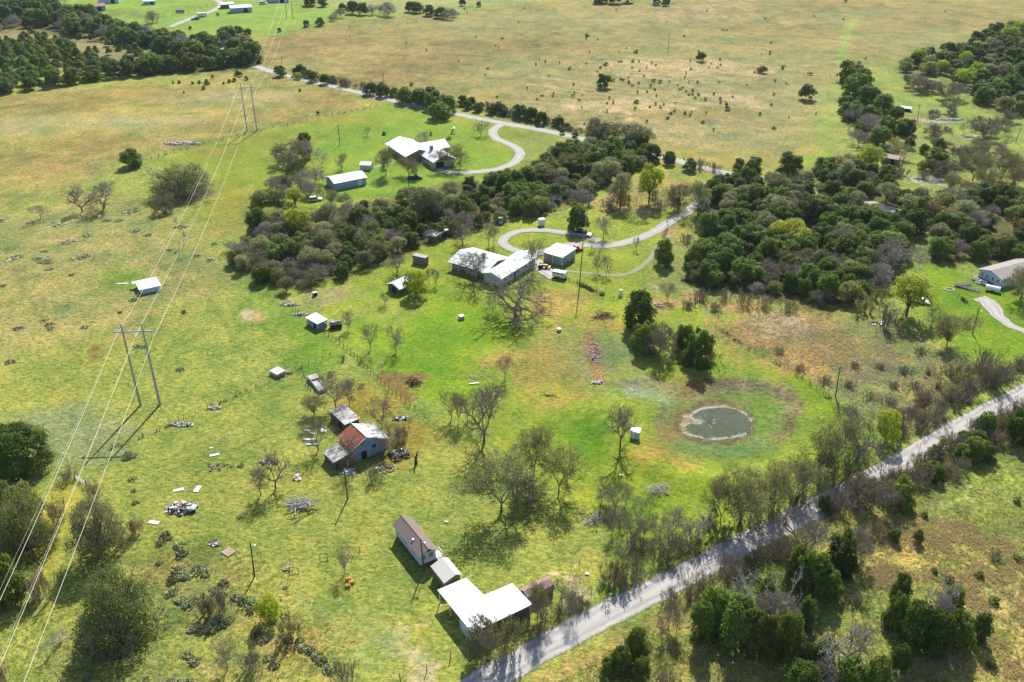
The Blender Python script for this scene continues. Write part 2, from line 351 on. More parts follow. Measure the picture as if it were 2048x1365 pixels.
z([(1000, 700), (1100, 660), (1230, 660), (1260, 740), (1200, 790), (1050, 770)], (162, 168, 76), 5, 5, 0.6)
for e in ((980, 720, 40, 26), (1080, 730, 50, 24), (1190, 640, 50, 18), (1100, 800, 26, 20), (1130, 770, 40, 14), (1240, 655, 30, 8)): ell(*e, (178, 156, 92), 3, 5, 0.6, 0.7)
ell(1220, 705, 60, 36, (128, 160, 84), 4, 3, 0.4)
ell(1190, 730, 34, 30, (140, 158, 88), 4, 3, 0.4)
z([(1170, 668), (1182, 665), (1190, 690), (1212, 770), (1200, 775), (1180, 735), (1172, 700)], (176, 134, 108), .8, 1.0, 0.8)
z([(1080, 850), (1180, 830), (1220, 860), (1240, 920), (1200, 960), (1120, 920)], (84, 158, 34), 4, 4, 0.3)
z([(1060, 900), (1240, 940), (1420, 960), (1500, 1000), (1350, 1060), (1200, 1010)], (128, 176, 46), 4, 4, 0.35)
z([(1250, 850), (1340, 880), (1420, 915), (1380, 950), (1280, 930), (1230, 890)], (150, 186, 52), 3, 3, 0.3)
ell(1340, 918, 60, 18, (176, 158, 88), 3, 4, 0.6)
ell(1330, 900, 30, 12, (182, 150, 90), 2, 3, 0.6)
z([(1180, 400), (1300, 350), (1400, 370), (1380, 415), (1300, 420), (1200, 430)], (186, 168, 108), 3, 3, 0.7)
z([(1380, 430), (1420, 450), (1390, 530), (1500, 590), (1520, 620), (1440, 640), (1300, 580), (1310, 500)], (150, 170, 82), 3, 3, 0.6)
for e in ((1380, 590, 26, 10), (1345, 470, 16, 24), (1320, 610, 26, 16), (1490, 612, 50, 12)): ell(*e, (184, 154, 112), 2, 3, 0.7)
z([(1470, 700), (1620, 745), (1700, 800), (1780, 880), (1700, 960), (1600, 920), (1620, 840), (1560, 760)], (122, 172, 44), 4, 3, 0.35)
z([(1440, 690), (1540, 690), (1600, 740), (1520, 740), (1450, 715)], (178, 170, 92), 3, 3, 0.5)
# the stock pond's drawn-down margins, ring inside ring
def ring(k, ox, oy, col, soft, wob, rg=0.5, op=1.0): ell(1455 + ox, 838 + oy, 140 * k, 76 * k, col, soft, wob, rg, op, 22)
ring(1.12, 0, 0, (128, 168, 66), 4, 2, 0.4)
ring(1.0, 0, -4, (140, 122, 96), 1.0, 0.7, 0.9)
ring(0.90, -10, 8, (126, 148, 80), 1.0, 0.8, 0.5)
ring(0.78, 8, -6, (142, 128, 104), 1.0, 1.0, 0.9, 0.85)
ell(1514, 808, 96, 46, (150, 138, 116), 1.2, 1.4, 1.0, 1.0)
ell(1290, 782, 58, 26, (128, 188, 116), 3, 3, 0.4, 0.9)
ell(1270, 780, 30, 18, (168, 192, 150), 3, 3, 0.5, 0.7)
ell(1310, 770, 110, 14, (150, 124, 88), 3, 2, 0.6, 0.7)
ell(1440, 840, 104, 56, (126, 150, 74), 1.2, 1.0, 0.5)
ell(1525, 828, 44, 44, (110, 164, 62), 2, 2, 0.4)
ell(1450, 890, 100, 20, (122, 166, 80), 2, 2, 0.5)
ell(1340, 865, 40, 16, (160, 140, 92), 2, 2, 0.5, 0.8)
ell(1434, 845, 84, 43, (128, 118, 90), 1.0, 1, 0.6)
ell(1432, 844, 70, 33, (176, 168, 148), 0.4, 0.8, 1.0)
# fields beyond the property
z([(1420, 660), (1560, 620), (1680, 630), (1800, 640), (1880, 700), (1990, 730), (1940, 800), (1860, 850), (1800, 880), (1620, 760)], (150, 160, 82), 2, 2, 0.8)
z([(1430, 655), (1540, 625), (1660, 640), (1720, 700), (1660, 760), (1580, 740)], (178, 150, 104), 3, 4, 0.9)
ell(1560, 650, 50, 14, (192, 178, 158), 3, 4, 0.9, 0.8)
ell(1760, 740, 60, 20, (170, 150, 120), 3, 4, 0.9, 0.8)
ell(1730, 800, 60, 20, (130, 176, 90), 3, 4, 0.7, 0.8)
z([(1820, 500), (1860, 510), (1940, 560), (2100, 590), (2200, 720), (2048, 740), (1960, 720), (1880, 670), (1830, 620), (1850, 560)], (112, 172, 40), 2, 2, 0.15)
z([(1000, 1500), (1230, 1265), (1500, 1100), (1740, 970), (1980, 835), (2200, 740), (2500, 900), (2300, 1500)], (150, 168, 74), 1.5, 1, 0.8)
z([(1700, 1060), (1800, 1020), (2100, 1080), (2150, 1330), (1980, 1300), (1860, 1160), (1750, 1180), (1690, 1150)], (188, 178, 108), 4, 6, 1.0, 0.85)
z([(1960, 1200), (2100, 1150), (2150, 1365), (1990, 1340)], (198, 180, 122), 4, 6, 1.0, 0.85)
z([(1740, 980), (1900, 930), (2100, 900), (2150, 1040), (1980, 1080), (1840, 1040)], (124, 152, 64), 5, 4, 0.8)
z([(1820, 950), (1960, 930), (2100, 960), (2100, 1000), (1940, 975)], (140, 186, 66), 3, 4, 0.6, 0.8)
z([(1290, 1365), (1380, 1260), (1560, 1330), (1640, 1420), (1250, 1450)], (162, 162, 92), 3, 3, 0.9)
z([(1060, 1365), (1250, 1262), (1420, 1170), (1420, 1186), (1260, 1290), (1090, 1400)], (170, 160, 98), 1.5, 1.5, 0.7)
for e in ((1980, 1000, 60, 4), (1890, 1010, 20, 6)): ell(*e, (150, 184, 90), 1, 2, 0.4, 0.8)
# cattle trails and tyre arcs
def trail(pts, col, w=0.8, op=0.55):
    L = [G(*p) for p in pts]; ql = []; qr = []
    for i, p in enumerate(L):
        a = L[max(0, i - 1)]; b = L[min(len(L) - 1, i + 1)]; d = Vector((b[0] - a[0], b[1] - a[1])).normalized()
        ql.append((p[0] - d.y * w / 2, p[1] + d.x * w / 2)); qr.append((p[0] + d.y * w / 2, p[1] - d.x * w / 2))
    Z.append((('w', ql + qr[::-1]), col, 0.35, 0.12, 0.5, op))
for pts in ([(30, 540), (60, 600), (90, 650), (140, 700), (165, 725)], [(260, 460), (300, 520), (420, 600), (470, 680)], [(0, 500), (90, 495), (180, 520), (260, 560)], [(190, 900), (120, 960), (95, 1040), (60, 1110), (0, 1180)], [(640, 800), (560, 860), (470, 900), (330, 930)], [(860, 1290), (820, 1210), (860, 1150), (930, 1080), (1000, 1060)], [(30, 1200), (180, 1340), (240, 1400)]):
    trail(pts, (112, 118, 56), 0.7, 0.55)
for k in range(4):
    o_ = k * 9; trail([(612 - o_, 1178 + o_), (622 - o_, 1210 + o_), (648 - o_, 1245 + o_), (690 - o_, 1275 + o_), (740 - o_, 1300 + o_)], (196, 196, 112), 0.5, 0.6)
for k in (-5, 5): trail([(1210 + k, 560), (1190 + k, 640), (1140 + k, 700), (1080 + k, 760)], (150, 150, 80), 0.6, 0.4)
trail([(1940, 968), (1930, 990), (1890, 1015), (1840, 1040), (1790, 1060)], (178, 190, 100), 0.9, 0.7)
for k in (-1, 1): trail([(1690 + 4 * k, 152), (1684 + 4 * k, 120), (1687 + 4 * k, 90), (1697 + 3 * k, 60), (1714 + 2 * k, 38)], (160, 184, 86), 2.0, .7)
_r = random.Random(12)
for i in range(34):
    cx_, cy_ = _r.uniform(1080, 1520), _r.uniform(115, 265); L_ = _r.uniform(20, 70); trail([(cx_ - L_, cy_ - L_ * .10), (cx_, cy_), (cx_ + L_, cy_ + L_ * .14)], (206, 190, 150), _r.uniform(1.2, 3.5), .6)
for i in range(26):
    cx_, cy_ = _r.uniform(620, 1900), _r.uniform(20, 220); L_ = _r.uniform(20, 60); trail([(cx_ - L_, cy_ - L_ * .05), (cx_, cy_), (cx_ + L_, cy_ + L_ * .10)], (138, 118, 78), _r.uniform(2, 6), .5)
# bare patches and tracks in the near pasture
for e in ((820, 1250, 34, 8), (790, 1280, 18, 22), (840, 1310, 22, 16), (850, 1340, 20, 20), (1150, 1175, 24, 14), (1120, 1150, 26, 10), (1160, 1195, 20, 8)): ell(*e, (212, 198, 160), 0.6, 2.6, 0.5, 1.0)
ell(700, 1290, 120, 60, (126, 168, 78), 5, 4, 0.4, 0.7)
z([(600, 1190), (640, 1215), (680, 1260), (760, 1330), (740, 1335), (660, 1270), (620, 1225), (595, 1200)], (162, 186, 92), 0.8, 0.8, 0.3, 0.7)
ell(800, 760, 50, 16, (160, 128, 88), 1.5, 2, 0.5)
z([(765, 745), (800, 770), (835, 800), (815, 806), (780, 780), (750, 755)], (160, 112, 84), 0.8, 0.8, 0.5)
ell(740, 800, 60, 40, (166, 156, 72), 3, 4, 0.6)
ell(800, 880, 60, 50, (160, 150, 72), 3, 4, 0.6)
z([(90, 1000), (130, 980), (165, 1000), (130, 1060), (90, 1150), (60, 1170), (80, 1080)], (190, 188, 82), 2, 2, 0.4)
for e in ((360, 1140, 110, 50), (440, 1220, 90, 40), (600, 1300, 80, 50)): ell(*e, (160, 156, 90), 4, 5, 0.8)
for e in ((400, 1200, 130, 60), (200, 1320, 160, 40), (480, 1340, 100, 40)): ell(*e, (148, 158, 84), 6, 6, 0.8, 0.6)
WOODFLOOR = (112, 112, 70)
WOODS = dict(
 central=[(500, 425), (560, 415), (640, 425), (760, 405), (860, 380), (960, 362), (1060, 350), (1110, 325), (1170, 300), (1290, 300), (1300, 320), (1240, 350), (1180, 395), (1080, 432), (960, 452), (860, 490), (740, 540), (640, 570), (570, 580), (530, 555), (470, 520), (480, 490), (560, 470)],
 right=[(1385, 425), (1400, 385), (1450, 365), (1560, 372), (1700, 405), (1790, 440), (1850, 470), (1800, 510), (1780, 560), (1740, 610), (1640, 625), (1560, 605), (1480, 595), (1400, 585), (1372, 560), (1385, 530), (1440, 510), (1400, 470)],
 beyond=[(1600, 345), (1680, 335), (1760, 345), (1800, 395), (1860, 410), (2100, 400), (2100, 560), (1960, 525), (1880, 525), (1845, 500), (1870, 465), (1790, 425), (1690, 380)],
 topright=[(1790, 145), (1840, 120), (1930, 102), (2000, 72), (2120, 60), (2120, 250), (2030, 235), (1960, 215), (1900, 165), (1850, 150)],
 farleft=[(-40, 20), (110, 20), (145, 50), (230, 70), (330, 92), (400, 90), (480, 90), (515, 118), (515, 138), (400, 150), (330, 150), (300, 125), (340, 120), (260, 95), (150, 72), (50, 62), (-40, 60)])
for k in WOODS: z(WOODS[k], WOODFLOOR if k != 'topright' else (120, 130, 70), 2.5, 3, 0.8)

def build_ground():
    ys = [-600, -100, 20, 60]; y = 84.0
    while y < 960: ys.append(y); y += max(0.55, y / 230.0)
    ys += [1000, 1100, 1300, 1700, 2500, 4500, 9000]
    xs = [0.0]; x = 0.0
    while x < 560:
        x += 0.62 if x < 100 else (0.62 + (x - 100) / 120.0); xs.append(x)
    xs += [650, 800, 1100, 1800, 3500, 9000]
    xs = np.array(sorted([-a for a in xs[1:]] + xs)); ys = np.array(ys)
    X, Y = np.meshgrid(xs, ys); nx, ny = len(xs), len(ys)
    x = X.ravel(); y = Y.ravel()
    col = np.tile(np.array(alb(*OLIVE)), (x.size, 1)); rg = np.full(x.size, 0.6)
    w1 = fbm(x, y, 14, 3, 3) - 0.5; w2 = fbm(x, y, 5, 9, 3) - 0.5; w3 = fbm(x, y, 1.6, 21, 2) - 0.5
    for poly, c, soft, wob, r, op in Z:
        P = poly[1] if poly[0] == 'w' else [G(*p) for p in poly]
        x0 = min(p[0] for p in P) - 3 * soft - wob; x1 = max(p[0] for p in P) + 3 * soft + wob
        y0 = min(p[1] for p in P) - 3 * soft - wob; y1 = max(p[1] for p in P) + 3 * soft + wob
        idx = np.nonzero((x > x0) & (x < x1) & (y > y0) & (y < y1))[0]
        if not len(idx): continue
        far = np.clip(y[idx] / 220.0, 0.8, 3.0)
        s = soft * far
        d = sdist(x[idx], y[idx], P) + wob * far * (1.5 * w1[idx] + 2.0 * w2[idx] + 2.2 * w3[idx])
        t = np.clip((d + s) / (2 * s), 0, 1); t = t * t * (3 - 2 * t) * op
        a = np.array(alb(*c)); col[idx] = col[idx] * (1 - t[:, None]) + a * t[:, None]
        rg[idx] = rg[idx] * (1 - t) + r * t
    # natural unevenness of the sward
    n1 = fbm(x, y, 22, 31, 4) - 0.5; n2 = fbm(x, y, 4, 37, 3) - 0.5
    n0 = fbm(x, y, 9, 91, 3) - 0.5; n3 = fbm(x, y, 30, 97, 3) - 0.5
    k_ = (0.35 + 0.65 * rg)
    sh = (n1 * 0.6 * k_ + n2 * 0.9 * k_ + n0 * 0.9 * k_)[:, None]
    col = col * (1 + sh * np.array([1.05, 0.60, 0.65])) * (1 + (n3 * 0.25)[:, None])
    zz = hz(x, y)
    verts = np.stack([x, y, zz], 1)
    a = np.arange(nx * ny).reshape(ny, nx)
    f = np.stack([a[:-1, :-1].ravel(), a[:-1, 1:].ravel(), a[1:, 1:].ravel(), a[1:, :-1].ravel()], 1)
    m, n, l, b = newmat('pasture_ground')
    at = n.new('ShaderNodeAttribute'); at.attribute_name = 'tone'
    ra = n.new('ShaderNodeAttribute'); ra.attribute_name = 'coarse'
    v = objvec(n)
    c = at.outputs['Color']; rf = ra.outputs['Fac']
    mp = n.new('ShaderNodeMapping'); mp.inputs['Rotation'].default_value = (0, 0, 0.5); mp.inputs['Scale'].default_value = (1, 1.7, 1); l.new(v, mp.inputs[0])
    v2 = mp.outputs[0]
    big = noise(n, l, 0.11, 4, 0.6, v)
    mid = noise(n, l, 0.55, 5, 0.68, v2, 0.3)
    fine = noise(n, l, 1.15, 5, 0.85, v2, 0.8)
    # greener clumps against straw-coloured ones
    k1 = math_(n, l, 'MULTIPLY', ramp(n, l, mid, 0.46, 0.62), ramp(n, l, rf, 0, 1, 0.35, 0.85))
    c = mixc(n, l, c, mixc(n, l, c, (1.40, 1.22, 1.25), 1.0, 'MULTIPLY'), k1)
    k2 = math_(n, l, 'MULTIPLY', ramp(n, l, mid, 0.52, 0.38), ramp(n, l, rf, 0, 1, 0.28, 0.80))
    c = mixc(n, l, c, mixc(n, l, c, (0.50, 0.66, 0.50), 1.0, 'MULTIPLY'), k2)
    k3 = ramp(n, l, big, 0.35, 0.65, 0.0, 0.5)
    c = mixc(n, l, c, mixc(n, l, c, (0.84, 0.98, 0.85), 1.0, 'MULTIPLY'), k3)
    k4 = math_(n, l, 'MULTIPLY', ramp(n, l, fine, 0.50, 0.40), ramp(n, l, rf, 0, 1, 0.50, 1.0))
    c = mixc(n, l, c, mixc(n, l, c, (0.26, 0.42, 0.34), 1.0, 'MULTIPLY'), k4)
    k5 = math_(n, l, 'MULTIPLY', ramp(n, l, fine, 0.53, 0.62), ramp(n, l, rf, 0, 1, 0.50, 1.0))
    c = mixc(n, l, c, mixc(n, l, c, (1.75, 1.55, 1.60), 1.0, 'MULTIPLY'), k5)
    l.new(c, b.inputs['Base Color']); b.inputs['Roughness'].default_value = 0.95
    b.inputs['Specular IOR Level'].default_value = 0.08
    bp = n.new('ShaderNodeBump'); bp.inputs['Strength'].default_value = 0.55; bp.inputs['Distance'].default_value = 0.22
    hh = math_(n, l, 'MULTIPLY', math_(n, l, 'ADD', fine, mid), rf)
    l.new(hh, bp.inputs['Height']); l.new(bp.outputs[0], b.inputs['Normal'])
    o = meshobj('ground', verts, f, m)
    ca = o.data.color_attributes.new('tone', 'FLOAT_COLOR', 'POINT')
    ca.data.foreach_set('color', np.concatenate([np.clip(col, 0.003, 0.85), np.ones((x.size, 1))], 1).astype(np.float32).ravel())
    fa = o.data.attributes.new('coarse', 'FLOAT', 'POINT'); fa.data.foreach_set('value', rg.astype(np.float32))
    o.data.polygons.foreach_set('use_smooth', [True] * len(f))
    tag(o, kind='structure')
build_ground()

# ------------------------------------------------------------------ roads, drives, water
def smoothline(pts, step):
    """Catmull-Rom through the points, resampled"""
    P = [Vector((p[0], p[1])) for p in pts]; P = [P[0] * 2 - P[1]] + P + [P[-1] * 2 - P[-2]]; out = []
    for i in range(1, len(P) - 2):
        n = max(2, int((P[i + 1] - P[i]).length / step))
        for k in range(n):
            t = k / n
            out.append(0.5 * ((2 * P[i]) + (P[i + 1] - P[i - 1]) * t + (2 * P[i - 1] - 5 * P[i] + 4 * P[i + 1] - P[i + 2]) * t * t + (3 * P[i] - P[i - 1] - 3 * P[i + 1] + P[i + 2]) * t ** 3))
    out.append(P[-2]); return out
def road(name, pxs, w, mat, lift=0.03, closed=False, edge=0.2, grow=None):
    L = smoothline([G(*p) for p in pxs], 1.2); v = []; f = []; uv = []
    nn = 6; s = 0
    for i, p in enumerate(L):
        a = L[max(0, i - 1)]; b = L[min(len(L) - 1, i + 1)]; d = (b - a).normalized(); nrm = Vector((-d.y, d.x))
        ww = w if grow is None else w * (grow[0] + (grow[1] - grow[0]) * i / len(L))
        e0 = edge * (float(fbm(p.x, p.y, 2.5, 5, 3)) - 0.5) * 2.4; e1 = edge * (float(fbm(p.x, p.y, 2.5, 55, 3)) - 0.5) * 2.4
        if i: s += (p - L[i - 1]).length
        for k in range(nn + 1):
            t = k / nn; q = p + nrm * (-(ww / 2 + e0) * (1 - t) + (ww / 2 + e1) * t)
            crown = 0.06 * (1 - (2 * t - 1) ** 2)
            v.append((q.x, q.y, float(hz(q.x, q.y)) + lift + crown)); uv.append((t, s))
    for i in range(len(L) - 1):
        for k in range(nn):
            a = i * (nn + 1) + k; f.append((a, a + 1, a + nn + 2, a + nn + 1))
    o = meshobj(name, v, f, mat); u = o.data.uv_layers.new(name='along')
    for lp in o.data.loops: u.data[lp.index].uv = uv[lp.vertex_index]
    # make sure it faces up
    if o.data.polygons[0].normal.z < 0: o.data.flip_normals()
    return tag(o, kind='structure')
def roadmat(name, c1, c2, c3, dirt=0.3):
    m, n, l, b = newmat(name); v = objvec(n); uvn = n.new('ShaderNodeUVMap'); uvn.uv_map = 'along'
    mp = n.new('ShaderNodeMapping'); mp.inputs['Scale'].default_value = (9, 0.12, 1); l.new(uvn.outputs[0], mp.inputs[0])
    st_ = ramp(n, l, noise(n, l, 1.0, 4, 0.6, mp.outputs[0]), 0.35, 0.65)
    c = mixc(n, l, c1, c2, st_)
    c = mixc(n, l, c, c3, ramp(n, l, noise(n, l, 0.35, 5, 0.65, v), 0.55, 0.75, 0, dirt + 0.4))
    c = mixc(n, l, c, tuple(x * 0.7 for x in c2), ramp(n, l, noise(n, l, 6, 4, 0.8, v), 0.5, 0.8, 0, 0.6))
    sep = n.new('ShaderNodeSeparateXYZ'); l.new(uvn.outputs[0], sep.inputs[0])
    ed = math_(n, l, 'ABSOLUTE', math_(n, l, 'SUBTRACT', sep.outputs[0], 0.5))
    en = math_(n, l, 'ADD', ed, ramp(n, l, noise(n, l, 1.2, 5, 0.7, v), 0.3, 0.7, -0.07, 0.07))
    wt = ramp(n, l, math_(n, l, 'ABSOLUTE', math_(n, l, 'SUBTRACT', ed, 0.24)), 0.10, 0.03)
    c = mixc(n, l, c, mixc(n, l, c, (0.80, 0.80, 0.81), 1.0, 'MULTIPLY'), wt)
    c = mixc(n, l, c, (0.13, 0.135, 0.055), ramp(n, l, en, 0.41, 0.50, 0, 0.9))
    l.new(c, b.inputs['Base Color']); b.inputs['Roughness'].default_value = 0.9; b.inputs['Specular IOR Level'].default_value = 0.15
    return m
M['road'] = roadmat('chip_seal_road', (0.47, 0.445, 0.415), (0.37, 0.35, 0.33), (0.54, 0.505, 0.45))
M['gravel'] = roadmat('pale_gravel', (0.47, 0.445, 0.41), (0.37, 0.35, 0.325), (0.44, 0.40, 0.35))
M['track'] = roadmat('worn_dirt_track', (0.33, 0.30, 0.21), (0.22, 0.24, 0.11), (0.36, 0.33, 0.24), 0.5)
ctr = [(-1200, 2600), (200, 1830), (620, 1580), (880, 1425), (968, 1365), (1168, 1252), (1316, 1178), (1505, 1080), (1640, 1012), (1778, 939), (1900, 868), (2000, 812), (2070, 775), (2200, 715), (2500, 590), (2900, 440)]
road('road', ctr, 5.6, M['road'], edge=0.3)
road('back_road', [(380, 75), (450, 100), (515, 134), (590, 156), (660, 172), (730, 188), (830, 212), (920, 230), (1000, 246), (1080, 260), (1160, 277), (1250, 298), (1340, 318), (1400, 335), (1460, 348), (1530, 358), (1640, 378), (1750, 410), (1900, 450)], 5.5, M['gravel'], edge=0.5)
road('driveway', [(1412, 392), (1380, 420), (1350, 438), (1300, 468), (1250, 485), (1200, 493), (1150, 489), (1090, 503), (1050, 512)], 4.2, M['gravel'], 0.05, edge=0.3)
road('driveway_loop', [(1200, 484), (1170, 473), (1130, 466), (1085, 461), (1040, 463), (1012, 474), (1006, 487), (1026, 500), (1060, 508), (1110, 504)], 3.6, M['gravel'], 0.09, edge=0.25)
road('side_track', [(1344, 470), (1318, 492), (1304, 512), (1285, 532), (1262, 545), (1232, 552), (1190, 549), (1130, 542)], 1.9, M['track'], 0.04, edge=0.5)
road('parking_slab', [(1068, 522), (1088, 540), (1112, 556)], 5.2, M['gravel'], 0.12, edge=0.2)
road('far_driveway', [(1003, 249), (986, 262), (992, 277), (1015, 287), (1036, 299), (1040, 311), (1024, 328), (988, 340), (940, 345), (902, 346), (880, 340), (866, 333)], 4.4, M['gravel'], 0.05, edge=0.3)
road('garden_path', [(853, 288), (875, 282), (898, 276)], 1.3, M['gravel'], 0.05, edge=0.1)
road('shed_path', [(748, 335), (770, 330), (790, 326)], 1.0, M['gravel'], 0.05, edge=0.1)
road('farm_lane', [(340, 54), (370, 42), (400, 31), (425, 22), (442, 12), (438, 3), (424, -4)], 6.0, M['gravel'], 0.05, edge=0.6)
road('gravel_turnaround', [(1958, 596), (1980, 608), (1992, 628), (2012, 645), (2048, 662), (2110, 680)], 3.0, M['gravel'], 0.05, edge=0.7, grow=(1.9, 0.55))

m, n, l, b = newmat('pond_water'); v = objvec(n)
c = mixc(n, l, (0.066, 0.082, 0.052), (0.096, 0.112, 0.074), ramp(n, l, noise(n, l, 0.25, 4, 0.6, v), 0.35, 0.65))
spk = ramp(n, l, noise(n, l, 1.6, 5, 0.75, v), 0.70, 0.72)
c = mixc(n, l, c, (0.55, 0.60, 0.50), spk)
l.new(c, b.inputs['Base Color']); l.new(ramp(n, l, spk, 0, 1, 0.08, 0.9), b.inputs['Roughness']); b.inputs['Specular IOR Level'].default_value = 0.04
bp = n.new('ShaderNodeBump'); bp.inputs['Strength'].default_value = 0.12; bp.inputs['Distance'].default_value = 0.05
l.new(noise(n, l, 3, 3, 0.5, v), bp.inputs['Height']); l.new(bp.outputs[0], b.inputs['Normal'])
pts = []
shore = [(1366, 856), (1376, 848), (1398, 846), (1404, 841), (1390, 838), (1384, 829), (1402, 818), (1430, 814), (1462, 816), (1488, 826), (1502, 843), (1500, 857), (1482, 868), (1455, 873), (1425, 876), (1395, 871), (1372, 865)]
sp = smoothline([G(*p) for p in shore + shore[:1]], 0.35)
wz = float(hz(*PONDC)) + 0.06
water = [(p.x + 0.45 * (float(fbm(p.x, p.y, 1.5, 4)) - .5) * 2, p.y + 0.45 * (float(fbm(p.x, p.y, 1.5, 8)) - .5) * 2, wz) for p in sp[:-1]]
k = len(water); cx = sum(p[0] for p in water) / k; cy = sum(p[1] for p in water) / k
o = meshobj('water', water + [(cx, cy, wz)], [((i + 1) % k, i, k) for i in range(k)], m)
if o.data.polygons[0].normal.z < 0: o.data.flip_normals()
tag(o, kind='structure')
# white dried crust of algae heaped round the waterline
rnd = random.Random(5); mb = MB()
for i in range(3400):
    p = sp[rnd.randrange(len(sp))]
    if fbm(p.x, p.y, 1.8, 66, 2) < 0.42 + 0.12 * rnd.random(): continue
    r = abs(rnd.gauss(0, 0.42)); a = rnd.uniform(0, 6.28)
    x, y = p.x + (p.x - cx) * 0.03 + r * math.cos(a), p.y + (p.y - cy) * 0.03 + r * math.sin(a)
    s = rnd.uniform(0.03, 0.14); mb.box((x, y, float(hz(x, y)) + 0.05), (s, s * rnd.uniform(.5, 1), 0.05), a)
for i in range(30):
    x, y = cx + rnd.gauss(-1.2, 2.0), cy + rnd.gauss(0.8, 1.0); s = rnd.uniform(0.05, 0.22); mb.box((x, y, wz + 0.02), (s, s, 0.05), rnd.random())
M['crust'] = plain('dried_algae', (0.78, 0.76, 0.72), (0.55, 0.52, 0.46), 0.9, scale=2)
tag(mb.build('algae_crust', M['crust']), 'crust of dried white algae round the edge of the stock pond', 'algae', kind='stuff')

# ------------------------------------------------------------------ the air: far things pale a little
hm = bpy.data.materials.new('haze'); hm.use_nodes = True; hn = hm.node_tree.nodes; hn.remove(hn['Principled BSDF'])
pv = hn.new('ShaderNodeVolumePrincipled'); pv.inputs['Color'].default_value = (0.80, 0.90, 1.0, 1); pv.inputs['Density'].default_value = 0.00005
hm.node_tree.links.new(pv.outputs[0], hn['Material Output'].inputs['Volume'])
tag(MB().box((0, 4000, 60), (18400, 11000, 125)).build('haze', hm), kind='stuff')
# ------------------------------------------------------------------ plants: one prototype mesh set per kind, then copies
def unit(v): return v / np.maximum(np.linalg.norm(v, axis=1, keepdims=True), 1e-9)
def leaves(rs, c, n, s0, s1, droop=0.0):
    """one small quad per leaf clump, facing roughly outwards"""
    N = len(c)
    nn = unit(n + rs.normal(0, 0.55, (N, 3)))
    t = unit(np.cross(nn, rs.normal(0, 1, (N, 3)))); b = np.cross(nn, t)
    s = rs.uniform(s0, s1, (N, 1)); w = s * rs.uniform(0.45, 0.9, (N, 1))
    v = np.stack([c - t * s, c - b * w, c + t * s * rs.uniform(.7, 1.2, (N, 1)), c + b * w], 1)
    v[:, :, 2] = np.maximum(v[:, :, 2], 0.03)
    return v.reshape(-1, 3), np.arange(4 * N).reshape(N, 4)
def crown_pts(rs, N, W, Hh, zb, profile, nl, lr=0.3, inner=0.25, depthv=0.22, gap=0.0):
    """points over a union of lumpy lobes that together fill the crown profile"""
    L = []
    for i in range(nl):
        u = (i + 0.5) / nl; zz = zb + (Hh - zb) * (0.04 + 0.9 * rs.rand())
        r = profile((zz - zb) / (Hh - zb)) * W / 2
        a = 2.4 * i + rs.uniform(-.5, .5); rad = max(0.0, r - lr * W * 0.55) * rs.uniform(0.55, 1.0)
        lrad = lr * W * rs.uniform(0.55, 1.0) * (0.6 + 0.4 * r / (W / 2))
        L.append((rad * math.cos(a), rad * math.sin(a), min(zz, Hh - lrad * .75), lrad))
    L.append((0, 0, zb + (Hh - zb) * 0.5, W * 0.28))
    L = np.array(L); wgt = L[:, 3] ** 2; wgt /= wgt.sum()
    k = rs.choice(len(L), N * 2, p=wgt); d = unit(rs.normal(0, 1, (N * 2, 3)))
    d[:, 2] = np.where(d[:, 2] < -0.35, -d[:, 2], d[:, 2])
    rr = np.where(rs.rand(N * 2) < inner, rs.rand(N * 2) ** 0.5, 1.0 + rs.normal(0, depthv * 0.5, N * 2))
    c = L[k, :3] + d * (L[k, 3] * rr)[:, None] * np.array([1, 1, 0.85])
    # drop points buried inside another lobe
    ok = np.ones(len(c), bool)
    for q in L: ok &= ~((((c - q[:3]) ** 2).sum(1) < (q[3] * 0.72) ** 2) & (rs.rand(len(c)) < 0.8))
    ok &= c[:, 2] > zb * 0.5
    if gap: ok &= np.array(fbm(c[:, 0] + c[:, 2], c[:, 1] * 1.3 - c[:, 2], W * 0.16, 7, 2)) > gap
    return c[ok][:N], d[ok][:N], L
def segtubes(segs, n=3):
    """segments (p0,p1,r0,r1) -> triangular tubes"""
    P0 = np.array([s[0] for s in segs]); P1 = np.array([s[1] for s in segs])
    r0 = np.array([s[2] for s in segs])[:, None]; r1 = np.array([s[3] for s in segs])[:, None]
    d = unit(P1 - P0); u = unit(np.cross(d, np.where(np.abs(d[:, 2:3]) < 0.9, np.array([[0, 0, 1.0]]), np.array([[1.0, 0, 0]])))); w = np.cross(d, u)
    ring = []
    for P, r in ((P0, r0), (P1, r1)):
        for i in range(n):
            a = 2 * math.pi * i / n; ring.append(P + (u * math.cos(a) + w * math.sin(a)) * r)
    v = np.stack(ring, 1); N = len(segs); base = (np.arange(N) * 2 * n)[:, None]
    f = []
    for i in range(n):
        j = (i + 1) % n; f.append(base + np.array([[i, j, j + n, i + n]]))
    return v.reshape(-1, 3), np.concatenate(f)
